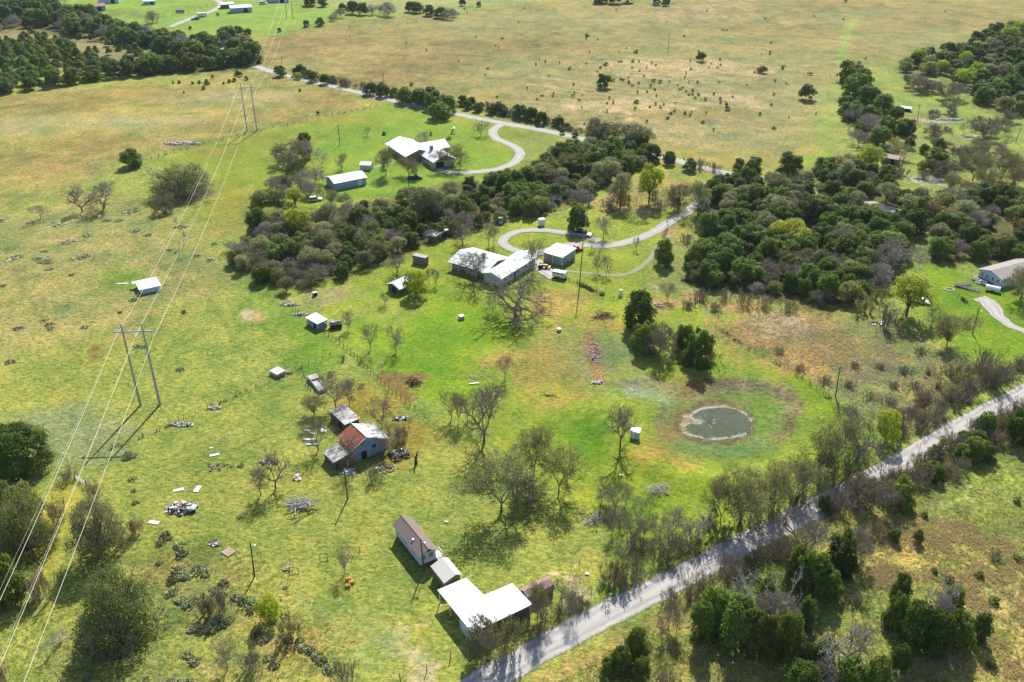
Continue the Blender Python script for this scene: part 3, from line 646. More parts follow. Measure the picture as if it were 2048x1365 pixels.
def branching(rnd, H, spread, r0, trunk=0.25, lv=5, kids=(3, 4), fork=0.75, decay=0.72, up=0.25, wig=0.18, rmin=0.012, starts=1):
    """recursive limbs; returns trunk segments and limb segments"""
    tr, br = [], []
    def grow(p, d, L, r, k):
        steps = 3 if k < 3 else 2; q = p; L = L * (0.55 if k == 0 else 1)
        for i in range(steps):
            wg = wig * (0.35 if k == 0 else 1); d2 = (d + Vector((rnd.gauss(0, wg), rnd.gauss(0, wg), rnd.gauss(0, wg) + up * 0.12))).normalized()
            e = q + d2 * (L / steps); ra = max(rmin, r * (1 - 0.35 * i / steps)); rb = max(rmin, r * (1 - 0.35 * (i + 1) / steps))
            (tr if k == 0 else br).append((tuple(q), tuple(e), ra, rb)); q, d = e, d2
            if (k >= 1 or i >= 1) and k < lv and rnd.random() < 0.65:   # side shoots
                sp = (d + Vector((rnd.gauss(0, .8), rnd.gauss(0, .8), rnd.gauss(0.15, .5)))).normalized()
                grow(q, sp, L * decay * 0.7, rb * 0.5, k + 2 if k + 2 <= lv else lv)
        if k < lv:
            n = rnd.randint(*kids); a0 = rnd.random() * 6.28
            for j in range(n):
                a = a0 + 6.28 * j / n + rnd.uniform(-.3, .3)
                x = d.orthogonal().normalized(); y = d.cross(x)
                f = fork * (spread * 1.25 if k == 0 else 1) * rnd.uniform(0.5, 1.25)
                nd = (d + (x * math.cos(a) + y * math.sin(a)) * f + Vector((0, 0, up * 0.3))).normalized()
                grow(q, nd, L * (1.8 if k == 0 else 1) * decay * rnd.uniform(0.8, 1.15), r * (0.68 if k < 2 else 0.60), k + 1)
    for s in range(starts):
        a = rnd.random() * 6.28; t = 0.0 if starts == 1 else rnd.uniform(.15, .7)
        grow(Vector((0.25 * math.cos(a) * (starts > 1), 0.25 * math.sin(a) * (starts > 1), -0.1)), Vector((t * math.cos(a), t * math.sin(a), 1)).normalized(), H * trunk, r0, 0)
    return tr, br
def centre(tr, br):
    P = np.array([s[1] for s in br]); H_ = P[:, 2].max(); cx_, cy_ = P[:, 0].mean(), P[:, 1].mean(); zc = P[:, 2].mean()
    f_ = lambda p: (p[0] - cx_ * min(1.6, p[2] / zc), p[1] - cy_ * min(1.6, p[2] / zc), p[2])
    return [[(f_(a), f_(b), r, q) for a, b, r, q in L] for L in (tr, br)]
def fit(segs, W, H):
    P = np.array([s[1] for s in segs]); z = P[:, 2].max(); w = np.percentile(np.abs(P[:, :2]), 97) * 2
    return W / max(w, .1), H / z
def scaled(segs, sx, sz): return [((a[0] * sx, a[1] * sx, a[2] * sz), (b[0] * sx, b[1] * sx, b[2] * sz), r, q) for a, b, r, q in segs]

def mk(name, v, f, mat):
    me = bpy.data.meshes.new(name); me.from_pydata(np.asarray(v).tolist(), [], np.asarray(f).tolist()); me.materials.append(mat); me.update(); return me
def merge(*vf):
    V = []; F = []; k = 0
    for v, f in vf:
        V.append(np.asarray(v)); f = np.asarray(f) + k; F.append(f); k += len(v)
    return np.concatenate(V), np.concatenate(F)
jdome = lambda t: max(0.2, math.sqrt(max(0, 1 - (max(0, t - 0.25) / 0.80) ** 2)) * (0.75 + 0.25 * min(1, t / 0.2)))
juni = lambda t: max(0.12, (1 - max(0, t - 0.30) ** 1.5 / 0.62) * (0.62 + 0.38 * min(1, t / 0.22)))
dome = lambda t: max(0.15, math.sqrt(max(0, 1 - (max(0, t - 0.35) / 0.68) ** 2)) * (0.72 + 0.28 * min(1, t / 0.3)))
ballp = lambda t: max(0.15, math.sqrt(max(0.02, 1 - (abs(t - 0.5) / 0.53) ** 2)))
PROTO = {}     # kind -> list of variants: list of (part name, mesh, w, h)
def leafy(kind, mat, variants, W, H, N, s0, s1, profile, nl, lr, zb, gap=0.0, trunk=True, inner=.25, limbs=0, barkmat='bark', depthv=.22):
    out = []
    for q in range(variants):
        rs = np.random.RandomState(100 + q * 7 + len(kind) * 13); rnd_ = random.Random(q * 31 + len(kind))
        c, d, L = crown_pts(rs, N, W, H, zb, profile, nl, lr, inner, depthv, gap)
        # a few sprigs poke out, so the outline is ragged
        v, f = leaves(rs, c, d + np.array([0, 0, 0.35]), s0, s1)
        parts = [('crown', mk(kind + '_crown', v, f, M[mat]))]
        if trunk:
            segs = [((0, 0, -.1), (rnd_.uniform(-.1, .1), rnd_.uniform(-.1, .1), zb + (H - zb) * .35), 0.035 * W, 0.025 * W)]
            for i in range(6 + limbs):
                e = L[i % len(L)]; st_ = (0, 0, zb * 0.5 + 0.3 + .25 * i / 6)
                segs.append((st_, (e[0] * .95, e[1] * .95, e[2] + e[3] * (0.5 if limbs else 0)), 0.02 * W, 0.006 * W))
            v, f = segtubes(segs, 5); parts.append(('trunk', mk(kind + '_trunk', v, f, M[barkmat])))
        out.append((parts, W, H))
    PROTO[kind] = out
def barek(kind, mat, variants, W, H, r0, trunk, lv, kids, leaf=None, leafn=0, ls=(.06, .14), seed=0, rmin=0.014, thin=1.0, **kw):
    out = []
    for q in range(variants):
        rnd_ = random.Random(seed * 100 + q * 17 + 3); rs = np.random.RandomState(seed * 100 + q)
        tr, br = branching(rnd_, H, kw.get('spread', 1.0), r0, trunk, lv, kids, **{k: x for k, x in kw.items() if k != 'spread'}, rmin=rmin)
        tr, br = centre(tr, br); sx, sz = fit(br, W, H); tr = scaled(tr, sx, sz); br = scaled(br, sx, sz)
        v1, f1 = segtubes(tr, 6); v2, f2 = segtubes(br, 3)
        parts = [('trunk', mk(kind + '_trunk', v1, f1, M['bark'] if mat != 'deadwood' else M['deadwood'])), ('branches', mk(kind + '_branches', v2, f2, M[mat]))]
        if leaf:
            E_ = np.array([s[1] for s in br if s[3] < r0 * 0.22]); k = rs.randint(0, len(E_), leafn)
            c = E_[k] + rs.normal(0, 0.03 * W, (leafn, 3))
            v3, f3 = leaves(rs, c, rs.normal(0, 1, (leafn, 3)) + np.array([0, 0, .6]), *ls)
            parts.append(('leaves', mk(kind + '_leaves', v3, f3, M[leaf])))
        out.append((parts, W, H))
    PROTO[kind] = out

leafy('juniper', 'juniper', 6, 6.4, 5.4, 5200, .11, .25, jdome, 34, .155, .25, depthv=.5, inner=.12)
leafy('juniper_far', 'juniper', 3, 6.4, 5.0, 1700, .20, .38, jdome, 24, .18, .25, depthv=.4, inner=.1)
leafy('young_juniper', 'juniper2', 3, 3.6, 3.3, 1100, .12, .24, juni, 8, .28, .1, inner=.12, depthv=.3, trunk=False)
leafy('sapling', 'juniper', 3, 1.4, 1.2, 200, .09, .17, jdome, 5, .3, .0, inner=.1, trunk=False)
leafy('evergreen_oak', 'darkoak', 3, 9.0, 5.6, 5200, .12, .26, dome, 22, .19, .9, inner=.2, limbs=6, depthv=.45)
leafy('grey_oak', 'greyoak', 4, 7.0, 5.6, 3600, .10, .20, dome, 20, .19, 1.1, inner=.25, limbs=8, depthv=.5, gap=.33)
leafy('mesquite', 'greyoak', 2, 10.0, 6.0, 6000, .08, .17, dome, 26, .18, .3, inner=.3, limbs=8, depthv=.6, gap=.3)
leafy('spring_tree', 'bright', 3, 6.5, 6.0, 3000, .11, .22, ballp, 18, .2, 1.6, inner=.25, limbs=6, depthv=.45, gap=.30)
leafy('yellow_tree', 'yellow', 2, 5.0, 4.6, 1500, .10, .20, ballp, 12, .22, .8, inner=.3, limbs=4, depthv=.5, gap=.3)
leafy('russet_tree', 'rustleaf', 2, 6.0, 5.0, 1700, .10, .2, ballp, 14, .2, .8, inner=.3, limbs=4, depthv=.5, gap=.3)
leafy('bright_dome', 'bright', 1, 9.0, 6.5, 4200, .14, .28, dome, 20, .2, .6, inner=.2)
barek('bare_tree', 'twig', 5, 7.0, 6.3, .14, .13, 6, (3, 3), seed=1, fork=.72, decay=.76, up=.42, wig=.15, rmin=.010)
barek('bare_oak', 'twig', 3, 12.0, 8.5, .34, .12, 6, (3, 3), seed=2, fork=.85, decay=.74, up=.22, wig=.20, rmin=.013, spread=1.2)
barek('great_oak', 'twig', 1, 21.0, 11.5, .62, .13, 6, (3, 3), seed=11, fork=.80, decay=.80, up=.16, wig=.24, rmin=.020, spread=1.6)
barek('grey_twig_tree', 'twigpale', 3, 8.0, 6.5, .16, .12, 6, (3, 4), seed=3, fork=.8, decay=.74, up=.2, wig=.22, rmin=.022)
barek('twiggy_oak', 'twig', 3, 8.0, 5.6, .16, .10, 6, (3, 4), leaf='darkoak', leafn=1500, seed=8, fork=.85, decay=.74, up=.2, wig=.25, rmin=.022)
barek('budding_tree', 'twig', 4, 7.5, 7.0, .16, .11, 6, (3, 3), leaf='leafing', leafn=5600, ls=(.05, .12), seed=4, fork=.74, decay=.77, up=.42, wig=.18, rmin=.014)
barek('dead_tree', 'deadwood', 4, 7.5, 6.0, .22, .13, 5, (2, 3), seed=5, fork=.9, decay=.78, up=.16, wig=.34, rmin=.034)
leafy('big_juniper', 'juniper', 2, 13.0, 8.0, 15000, .12, .26, jdome, 60, .11, .2, depthv=.55, inner=.15)
leafy('big_mesquite', 'greyoak', 1, 13.0, 7.0, 15000, .07, .17, jdome, 70, .11, .2, depthv=.8, inner=.35, limbs=20, gap=.3)
leafy('big_oak', 'darkoak', 2, 15.0, 8.5, 15000, .09, .20, jdome, 64, .11, .2, depthv=.7, inner=.2, limbs=16)
barek('tw_', 'twig', 2, 14.2, 8.2, .3, .05, 6, (3, 3), seed=12, fork=.9, decay=.80, up=.25, wig=.2, rmin=.026)
for q in range(2): PROTO['big_oak'][q][0].append(('branches', PROTO['tw_'][q][0][1][1]))
del PROTO['tw_']
def brushk(kind, mat, leaf, variants, W, H, stems, leafn, seed, rmin=.016):
    out = []
    for q in range(variants):
        rnd_ = random.Random(seed * 50 + q); rs = np.random.RandomState(seed * 50 + q); T_, B_ = [], []
        for s in range(stems):
            tr, br = branching(rnd_, H, 1, .035, .32, 3, (2, 3), fork=.42, decay=.66, up=.4, wig=.14, rmin=rmin)
            ox, oy = rnd_.gauss(0, W * .2), rnd_.gauss(0, W * .2); ax, ay = ox * .22 + rnd_.gauss(0, .1), oy * .22 + rnd_.gauss(0, .1)
            kk = rnd_.uniform(.6, 1.1)
            f_ = lambda p: (ox + (p[0] + ax * p[2]) * kk, oy + (p[1] + ay * p[2]) * kk, p[2] * kk)
            B_ += [(f_(a), f_(b), r, r2) for a, b, r, r2 in tr + br]
        sx, sz = fit(B_, W, H); B_ = scaled(B_, sx, sz)
        v, f = segtubes(B_, 3); parts = [('stems', mk(kind + '_stems', v, f, M[mat]))]
        if leafn:
            E_ = np.array([s[1] for s in B_]); k = rs.randint(0, len(E_), leafn); c = E_[k] + rs.normal(0, .12, (leafn, 3))
            v3, f3 = leaves(rs, c, rs.normal(0, 1, (leafn, 3)) + np.array([0, 0, .8]), .05, .12); parts.append(('leaves', mk(kind + '_leaves', v3, f3, M[leaf])))
        out.append((parts, W, H))
    PROTO[kind] = out
brushk('brush', 'twigbrown', 'brushleaf', 4, 4.5, 2.7, 46, 900, 6, .011)
brushk('grey_brush', 'twig', 'brushleaf', 3, 4.5, 3.2, 38, 500, 7, .011)
brushk('green_brush', 'twigbrown', 'leafing', 3, 4.0, 2.8, 16, 1600, 9)
brushk('bright_bush', 'twigbrown', 'bright', 2, 3.6, 3.0, 14, 2600, 10)
def cactusk():
    out = []
    for q in range(4):
        rnd_ = random.Random(q + 77); v = []; f = []
        for i in range(70):
            a = rnd_.random() * 6.28; r = 1.25 * math.sqrt(rnd_.random()) * (1.25 + .3 * math.sin(a * 3 + q)) / 1.25; hmax = 0.95 * (1 - (r / 1.5) ** 2)
            c = Vector((r * math.cos(a), r * math.sin(a), rnd_.uniform(.08, max(.12, hmax))))
            d = Vector((c.x * .5 + rnd_.gauss(0, .4), c.y * .5 + rnd_.gauss(0, .4), .8)).normalized(); u = d.orthogonal().normalized()
            u = (Matrix.Rotation(rnd_.random() * 6.28, 3, d) @ u); w = d.cross(u); s = rnd_.uniform(.15, .26); k = len(v)
            for side in (-1, 1):
                for j in range(7):
                    t = 6.28 * j / 7; v.append(tuple(c + d * math.cos(t) * s * 1.2 + u * math.sin(t) * s + w * side * .028))
            f += [(k + 0, k + 1, k + 2, k + 3), (k + 3, k + 4, k + 5, k + 6), (k, k + 3, k + 6, k + 6)][:2] + [(k + 0, k + 3, k + 6)]
            f += [(k + 10, k + 9, k + 8, k + 7), (k + 13, k + 12, k + 11, k + 10), (k + 13, k + 10, k + 7)]
            f += [(k + j, k + 7 + j, k + 7 + (j + 1) % 7, k + (j + 1) % 7) for j in range(7)]
        me = bpy.data.meshes.new('cactus_pads'); me.from_pydata(v, [], f); me.materials.append(M['cactus']); me.update()
        out.append(([('pads', me)], 2.6, 1.1))
    PROTO['cactus'] = out
cactusk()
for w_, s_ in (('small', 1), ):
    pass

NAMES = {'juniper': 'juniper_tree', 'juniper_far': 'juniper_tree', 'young_juniper': 'young_juniper', 'sapling': 'sapling', 'evergreen_oak': 'evergreen_oak',
         'grey_oak': 'grey_oak', 'mesquite': 'mesquite_tree', 'spring_tree': 'spring_tree', 'yellow_tree': 'yellow_tree', 'russet_tree': 'russet_tree',
         'bright_dome': 'leafy_tree', 'bare_tree': 'bare_tree', 'bare_oak': 'bare_oak', 'great_oak': 'bare_oak', 'big_juniper': 'juniper_tree', 'big_mesquite': 'mesquite_tree', 'big_oak': 'twiggy_oak', 'grey_twig_tree': 'grey_twig_tree', 'twiggy_oak': 'twiggy_oak',
         'budding_tree': 'budding_tree', 'dead_tree': 'dead_tree', 'brush': 'brush_shrub', 'grey_brush': 'brush_shrub', 'green_brush': 'leafy_shrub',
         'bright_bush': 'leafy_shrub', 'cactus': 'prickly_pear'}
CATS = dict(brush='shrub', grey_brush='shrub', green_brush='shrub', bright_bush='shrub', cactus='cactus', sapling='sapling')
PL = []            # every plant: kind, x, y, width, height, label, group
prn = random.Random(42)
def plant(kind, x, y, w, h, label, group=None): PL.append([kind, x, y, w, h, label, group])
def T(kind, bx, by, ty, wpx, label, group=None, k=None):
    """a plant whose foot the photograph shows at (bx,by), its top at ty, wpx photo pixels wide"""
    x, y = G(bx, by); w = wpx / pxm(x, y)
    # the top seen is that of the crown, whose far side reaches back
    h = hgt(bx, by, ty) * 0.92
    plant(kind, x, y, w, max(0.5, h), label, group)
def S(kind, rows, label, group, h=None):
    """repeats that nothing tells apart: (crown centre x, y, width) in the photograph"""
    for cx, cy, w in rows:
        hh = 0.5 * w / 9.0 if h is None else h * 0.5
        x, y = G(cx, cy, 1.5 if h is None else h * 0.45); ww = w / pxm(x, y)
        p = PROTO[kind][0]
        plant(kind, x, y, ww, ww * p[2] / p[1] if h is None else h, label, group)
def inpoly(x, y, P):
    c = False
    for i in range(len(P)):
        ax, ay = P[i]; bx, by = P[i - 1]
        if (ay > y) != (by > y) and x < (bx - ax) * (y - ay) / (by - ay) + ax: c = not c
    return c
def FOREST(poly, step, mix, w, wv, seed, zc=2.2, keep=1.0, edge=0):
    """fills an outline seen at crown height; mix: [(kind, share, label, group)]"""
    P = [G(a, b, zc) for a, b in poly]; r = random.Random(seed); got = []
    x0, x1 = min(p[0] for p in P), max(p[0] for p in P); y0, y1 = min(p[1] for p in P), max(p[1] for p in P)
    tries = int((x1 - x0) * (y1 - y0) / step ** 2 * 12)
    for _ in range(tries):
        x, y = r.uniform(x0, x1), r.uniform(y0, y1)
        if not inpoly(x, y, P): continue
        if any((x - a) ** 2 + (y - b) ** 2 < step ** 2 for a, b in got): continue
        if r.random() > keep: got.append((x, y)); continue
        got.append((x, y)); t = r.random(); acc = 0
        for kind, share, label, group in mix:
            acc += share
            if t <= acc: break
        ww = w * r.uniform(1 - wv, 1 + wv); p = PROTO[kind][0]
        if kind in ('bare_tree', 'budding_tree', 'grey_twig_tree', 'brush', 'grey_brush', 'green_brush'): ww *= .85
        plant(kind, x, y, ww, ww * p[2] / p[1] * r.uniform(.85, 1.15), label, group)
def LINE(pts, step, mix, w, wv, seed, jit=1.0, keep=1.0):
    L = smoothline([G(a, b) for a, b in pts], step); r = random.Random(seed)
    for p in L:
        if r.random() > keep: continue
        t = r.random(); acc = 0
        for kind, share, label, group in mix:
            acc += share
            if t <= acc: break
        ww = w * r.uniform(1 - wv, 1 + wv); q = PROTO[kind][0]
        plant(kind, p.x + r.gauss(0, jit), p.y + r.gauss(0, jit), ww, ww * q[2] / q[1] * r.uniform(.8, 1.2), label, group)
# ------------------------------------------------------------------ the plants of the place
# ---- woods
g = 'trees of the belt between the two houses'
CEN = [('juniper', .56, 'dark green juniper in the dense belt between the two white-roofed houses', g), ('grey_oak', .14, 'grey-green oak rising among junipers of the belt between the houses', g), ('evergreen_oak', .14, 'olive evergreen oak in the belt between the two houses', g), ('budding_tree', .04, 'thin budding tree in the belt between the two houses', g), ('grey_twig_tree', .12, 'leafless grey tree inside the belt between the two houses', g)]
FOREST([(640, 430), (760, 400), (860, 382), (960, 368), (1060, 350), (1110, 305), (1180, 290), (1290, 288), (1310, 310), (1240, 345), (1170, 385), (1080, 418), (960, 440), (860, 475), (760, 500), (680, 480)], 4.5, CEN, 7.0, .38, 1, keep=.93)
g = 'trees at the lower end of the central belt'
LOW = [('grey_twig_tree', .16, 'bare grey tree at the lower left end of the central belt', g), ('twiggy_oak', .25, 'half bare twiggy oak at the lower left end of the central belt', g), ('evergreen_oak', .13, 'dull green oak at the lower left end of the central belt', g), ('grey_oak', .26, 'pale grey-green oak at the lower left end of the central belt', g), ('juniper', .2, 'juniper among bare trees at the lower left end of the central belt', g)]
FOREST([(500, 440), (600, 420), (680, 470), (770, 480), (740, 525), (640, 555), (560, 575), (520, 550), (470, 520), (460, 485), (520, 470)], 4.6, LOW, 6.6, .35, 2)
g = 'junipers of the wood right of the curved driveway'
RGT = [('juniper', .72, 'dark green juniper packed in the wood right of the curved driveway', g), ('grey_twig_tree', .07, 'bare grey tree crowded in the wood right of the curved driveway', g), ('grey_oak', .12, 'grey-green oak crowded in the wood right of the curved driveway', g), ('evergreen_oak', .08, 'olive oak crowded in the wood right of the curved driveway', g)]
FOREST([(1395, 395), (1450, 352), (1560, 362), (1700, 395), (1790, 425), (1850, 458), (1800, 485), (1700, 520), (1600, 505), (1480, 500), (1430, 520), (1480, 560), (1400, 565), (1375, 540), (1380, 500), (1420, 470), (1400, 430)], 4.6, RGT, 7.2, .38, 3, keep=.93)
g = 'shaded trees along the lower edge of the right-hand wood'
RG2 = [('juniper', .52, 'tall juniper on the lower shaded edge of the right-hand wood', g), ('grey_twig_tree', .12, 'bare grey tree on the lower edge of the right-hand wood', g), ('twiggy_oak', .2, 'twiggy grey oak on the lower edge of the right-hand wood', g), ('evergreen_oak', .16, 'dull oak on the lower edge of the right-hand wood', g)]
FOREST([(1500, 500), (1600, 505), (1700, 520), (1790, 490), (1820, 500), (1770, 545), (1740, 580), (1660, 600), (1580, 580), (1490, 575)], 4.5, RG2, 6.8, .35, 4)
g = 'trees beyond the upper right bend of the back road'
BEY = [('juniper', .55, 'dark juniper in the wood beyond the upper right part of the back road', g), ('grey_oak', .13, 'grey-green oak beyond the upper right part of the back road', g), ('evergreen_oak', .16, 'dark oak beyond the upper right part of the back road', g), ('grey_twig_tree', .12, 'bare grey tree beyond the upper right part of the back road', g), ('russet_tree', .04, 'russet tree beyond the upper right part of the back road', g)]
FOREST([(1600, 345), (1640, 335), (1700, 330), (1770, 345), (1800, 385), (1870, 400), (2080, 385), (2090, 520), (2000, 510), (1880, 505), (1845, 475), (1880, 445), (1790, 405), (1690, 370)], 5.2, BEY, 7.6, .38, 5, keep=.92)
g = 'trees of the big wood at the top right'
TOP = [('juniper_far', .66, 'dark juniper in the big wood at the top right', g), ('evergreen_oak', .12, 'dark oak in the big wood at the top right', g), ('grey_twig_tree', .08, 'bare grey tree in the big wood at the top right', g), ('spring_tree', .05, 'fresh green tree in the big wood at the top right', g), ('grey_oak', .09, 'grey oak in the big wood at the top right', g)]
FOREST([(1785, 135), (1820, 115), (1930, 95), (1990, 62), (2100, 48), (2110, 225), (2040, 225), (1960, 200), (1900, 150), (1850, 140)], 7.6, TOP, 9.8, .2, 6)
g = 'dark junipers of the far left wood'
FLW = [('juniper_far', .84, 'dark juniper of the distant wood in the top left corner', g), ('grey_twig_tree', .16, 'bare grey tree of the distant wood in the top left corner', g)]
FOREST([(-20, 5), (105, 5), (130, 20), (200, 45), (320, 80), (400, 75), (480, 78), (510, 105), (505, 122), (440, 105), (390, 118), (270, 88), (200, 68), (140, 66), (110, 45), (50, 50), (-20, 60)], 9.5, FLW, 13.0, .25, 7)
g = 'junipers of the hedge row across the upper left'
HR = [('juniper_far', 1, 'dark juniper in the long hedge row above the dry pasture', g)]
for q, pts in enumerate(([(-30, 192), (60, 180), (150, 167), (225, 155), (285, 150)], [(-30, 182), (60, 170), (150, 158), (225, 148), (280, 143)], [(296, 148), (350, 143), (420, 138), (470, 130), (512, 128)], [(300, 140), (360, 134), (430, 128), (480, 122)])): LINE(pts, 8.0, HR, 11.0, .2, 8 + q, 1.3)
g = 'young junipers on the pale slope at the upper left'
YJ = [('young_juniper', 1, 'young round juniper on the pale slope above the hedge row', g)]
FOREST([(-20, 80), (80, 78), (130, 95), (180, 105), (220, 130), (150, 142), (60, 152), (-20, 165)], 6.2, YJ, 7.5, .25, 12, keep=.95)
FOREST([(60, 60), (200, 72), (330, 100), (420, 112), (340, 125), (260, 118), (170, 95), (90, 80)], 9, YJ, 6.5, .35, 13, keep=.5)
# ---- trees one can single out: upper part
g = 'junipers by the hedge along the back road'
S('juniper_far', [(592, 147, 20), (740, 184, 30), (765, 188, 30), (812, 200, 42), (840, 205, 44), (868, 212, 46), (895, 218, 44), (880, 232, 46), (862, 198, 36), (935, 213, 22), (955, 218, 22), (985, 222, 26), (1008, 226, 18), (1040, 230, 34), (1062, 235, 32), (1082, 242, 30), (1125, 262, 14), (1150, 268, 14)], 'dark juniper in the row along the back road', g, None)
S('juniper_far', [(560, 148, 26), (626, 158, 24), (650, 163, 24), (480, 148, 12), (492, 155, 10)], 'dark juniper beside the back road at the pylons', 'junipers beside the back road near the pylons')
LINE([(600, 153), (690, 172)], 4, [('grey_brush', 1, 'bare grey bush lining the far part of the back road', 'bushes along the far part of the back road')], 5, .3, 20, .8)
LINE([(925, 214), (1000, 232), (1100, 250), (1160, 265), (1250, 285)], 4, [('grey_brush', 1, 'bare bush on the far verge of the back road', 'bushes on the far verge of the back road')], 3.6, .3, 21, .6, .7)
S('bright_dome', [(596, 153, 18)], 'small vivid green bush beside the back road near the pylons', None)
g = 'trees along the far boundary of the range'
S('juniper_far', [(622, 8, 30), (645, 10, 22), (685, 20, 20), (705, 24, 30), (725, 26, 28), (820, 20, 24), (835, 22, 26), (858, 28, 26), (880, 32, 26), (925, 8, 16), (958, 10, 12), (1200, 2, 40), (1230, 3, 36), (1255, 2, 30), (1312, 6, 22), (1332, 8, 18)], 'dark juniper on the far boundary of the range', g)
S('grey_twig_tree', [(745, 26, 26), (775, 28, 34), (895, 35, 30), (905, 30, 22), (665, 38, 20), (680, 32, 26), (112, 6, 40), (305, 42, 30), (225, 60, 30), (160, 40, 30)], 'bare grey tree on the far boundary', g)
g = 'junipers below the far farm lawns'
S('juniper_far', [(445, 68, 22), (462, 66, 22), (478, 66, 22), (495, 68, 18), (558, 60, 10), (612, 50, 16), (640, 48, 20), (620, 6, 30), (380, 55, 8), (435, 28, 7)], 'small dark juniper below the far farm lawns', g)
S('juniper_far', [(1207, 171, 34)], 'dark round juniper alone in the middle of the range', None)
S('juniper_far', [(1613, 194, 37)], 'dark round juniper alone near the green track in the range', None)
S('juniper_far', [(1402, 118, 22)], 'small dark juniper at the range fence line', None)
S('evergreen_oak', [(1525, 141, 22)], 'low olive bush at the range fence line', None)
g = 'little shrubs dotted over the range'
S('sapling', [(1174, 70, 12), (1272, 103, 12), (1266, 122, 9), (1565, 135, 9), (1620, 147, 11), (1455, 217, 15), (1307, 160, 11), (1320, 162, 9), (1212, 128, 12), (1273, 203, 12), (1004, 77, 6), (1540, 106, 7), (823, 168, 9)], 'small dark shrub standing in the range', g, 2.2)
sap = []
r_ = random.Random(9)
while len(sap) < 120:
    px, py = r_.gauss(1290, 150), r_.gauss(175, 50)
    if 960 < px < 1640 and 30 < py < 270 and py > 20 + (px - 900) * 0.02: sap.append((px, py, r_.uniform(4, 7.5) * (0.6 + py / 350)))
while len(sap) < 155:
    px, py = r_.uniform(640, 2040), r_.uniform(15, 240)
    if py < 60 + (px - 600) * .2 and py < 130 or 1340 < px < 1640: sap.append((px, py, r_.uniform(3, 6)))
S('sapling', sap, 'tiny dark sapling dotted over the dry range', g, 1.5)
S('young_juniper', [(345, 162, 6), (358, 162, 8), (384, 163, 7), (398, 162, 8), (413, 164, 13), (406, 174, 9), (425, 152, 9), (458, 160, 9), (468, 158, 10), (474, 146, 13), (447, 163, 6), (367, 181, 5), (599, 178, 8), (636, 224, 9)], 'small juniper scattered below the hedge row', 'small junipers below the hedge row')
# around the far house
S('juniper', [(264, 327, 46)], 'round dark juniper at the corner of the dry pasture fence', None)
T('big_oak', 368, 388, 322, 118, 'wide dome of twiggy dull green oak left of the pylons line')
T('twiggy_oak', 330, 425, 380, 48, 'small grey twiggy tree beside the wide oak dome')
T('twiggy_oak', 588, 335, 268, 100, 'tall grey twiggy thicket above the metal barn')
T('juniper', 612, 318, 264, 36, 'small juniper poking out of the grey thicket above the barn')
T('bare_oak', 165, 425, 358, 62, 'crooked dark tree left of a bare oak in the dry pasture')
T('bare_oak', 208, 418, 358, 76, 'spreading bare oak in the dry pasture')
T('bare_tree', 82, 438, 405, 40, 'small bare tree alone in the left pasture')
g = 'trees at the left tip of the central belt'
S('evergreen_oak', [(520, 400, 44), (570, 365, 34), (548, 395, 40)], 'dark dense oak at the left tip of the central belt', g)
S('grey_twig_tree', [(600, 372, 50), (630, 360, 44), (620, 385, 40), (570, 395, 44), (545, 370, 36), (700, 430, 50)], 'leafless grey tree at the left tip of the central belt', g)
S('spring_tree', [(590, 405, 40)], 'light green tree left of the white parked estate car', None)
S('spring_tree', [(595, 460, 60)], 'light green tree low in the left part of the central belt', None)
S('grey_oak', [(855, 430, 78)], 'large pale grey-green oak in the middle of the central belt', None)
S('bright_dome', [(1010, 392, 22)], 'small light green tree in the middle of the central belt', None)
S('mesquite', [(735, 490, 70), (650, 500, 60)], 'broad pale grey-green tree in the lower central belt', 'broad pale trees in the lower central belt')
g = 'trees around the far house'
T('bare_oak', 684, 340, 302, 30, 'small twiggy tree above the blue metal barn')
T('budding_tree', 772, 352, 290, 46, 'leafless oak in front of the far white house')
T('budding_tree', 820, 352, 312, 50, 'low oak in front of the far house porch')
T('budding_tree', 905, 338, 285, 58, 'spreading oak beside the curve of the far driveway')
T('bare_oak', 847, 295, 260, 38, 'grey bare oak behind the far white house')
T('bare_tree', 962, 272, 240, 38, 'small bare tree near the top of the far driveway')
T('bare_tree', 735, 272, 250, 18, 'tiny young tree on the lawn left of the far house')
T('budding_tree', 662, 412, 368, 40, 'thin pale tree in front of the blue metal barn')
T('budding_tree', 690, 412, 385, 30, 'small budding tree on the lawn below the blue metal barn')
S('sapling', [(898, 276, 14), (862, 268, 8)], 'small dark garden bush near the far house', 'garden bushes near the far house', 1.5)
g = 'olive trees at the top end of the central belt'
S('grey_oak', [(1195, 285, 62), (1228, 278, 50), (1262, 290, 60), (1290, 282, 40), (1180, 300, 40)], 'olive-grey oak at the top end of the central belt', g)
S('juniper', [(1188, 262, 36), (1285, 275, 34), (1125, 322, 56), (1150, 345, 50), (1225, 315, 60), (1195, 330, 56), (1100, 350, 50), (1340, 315, 22), (1075, 366, 44), (1010, 366, 40), (985, 370, 44), (1255, 335, 40)], 'dark juniper at the top end of the central belt', g)
S('grey_twig_tree', [(1095, 345, 22), (1165, 400, 40), (1215, 410, 30)], 'bare grey tree at the top end of the central belt', g)
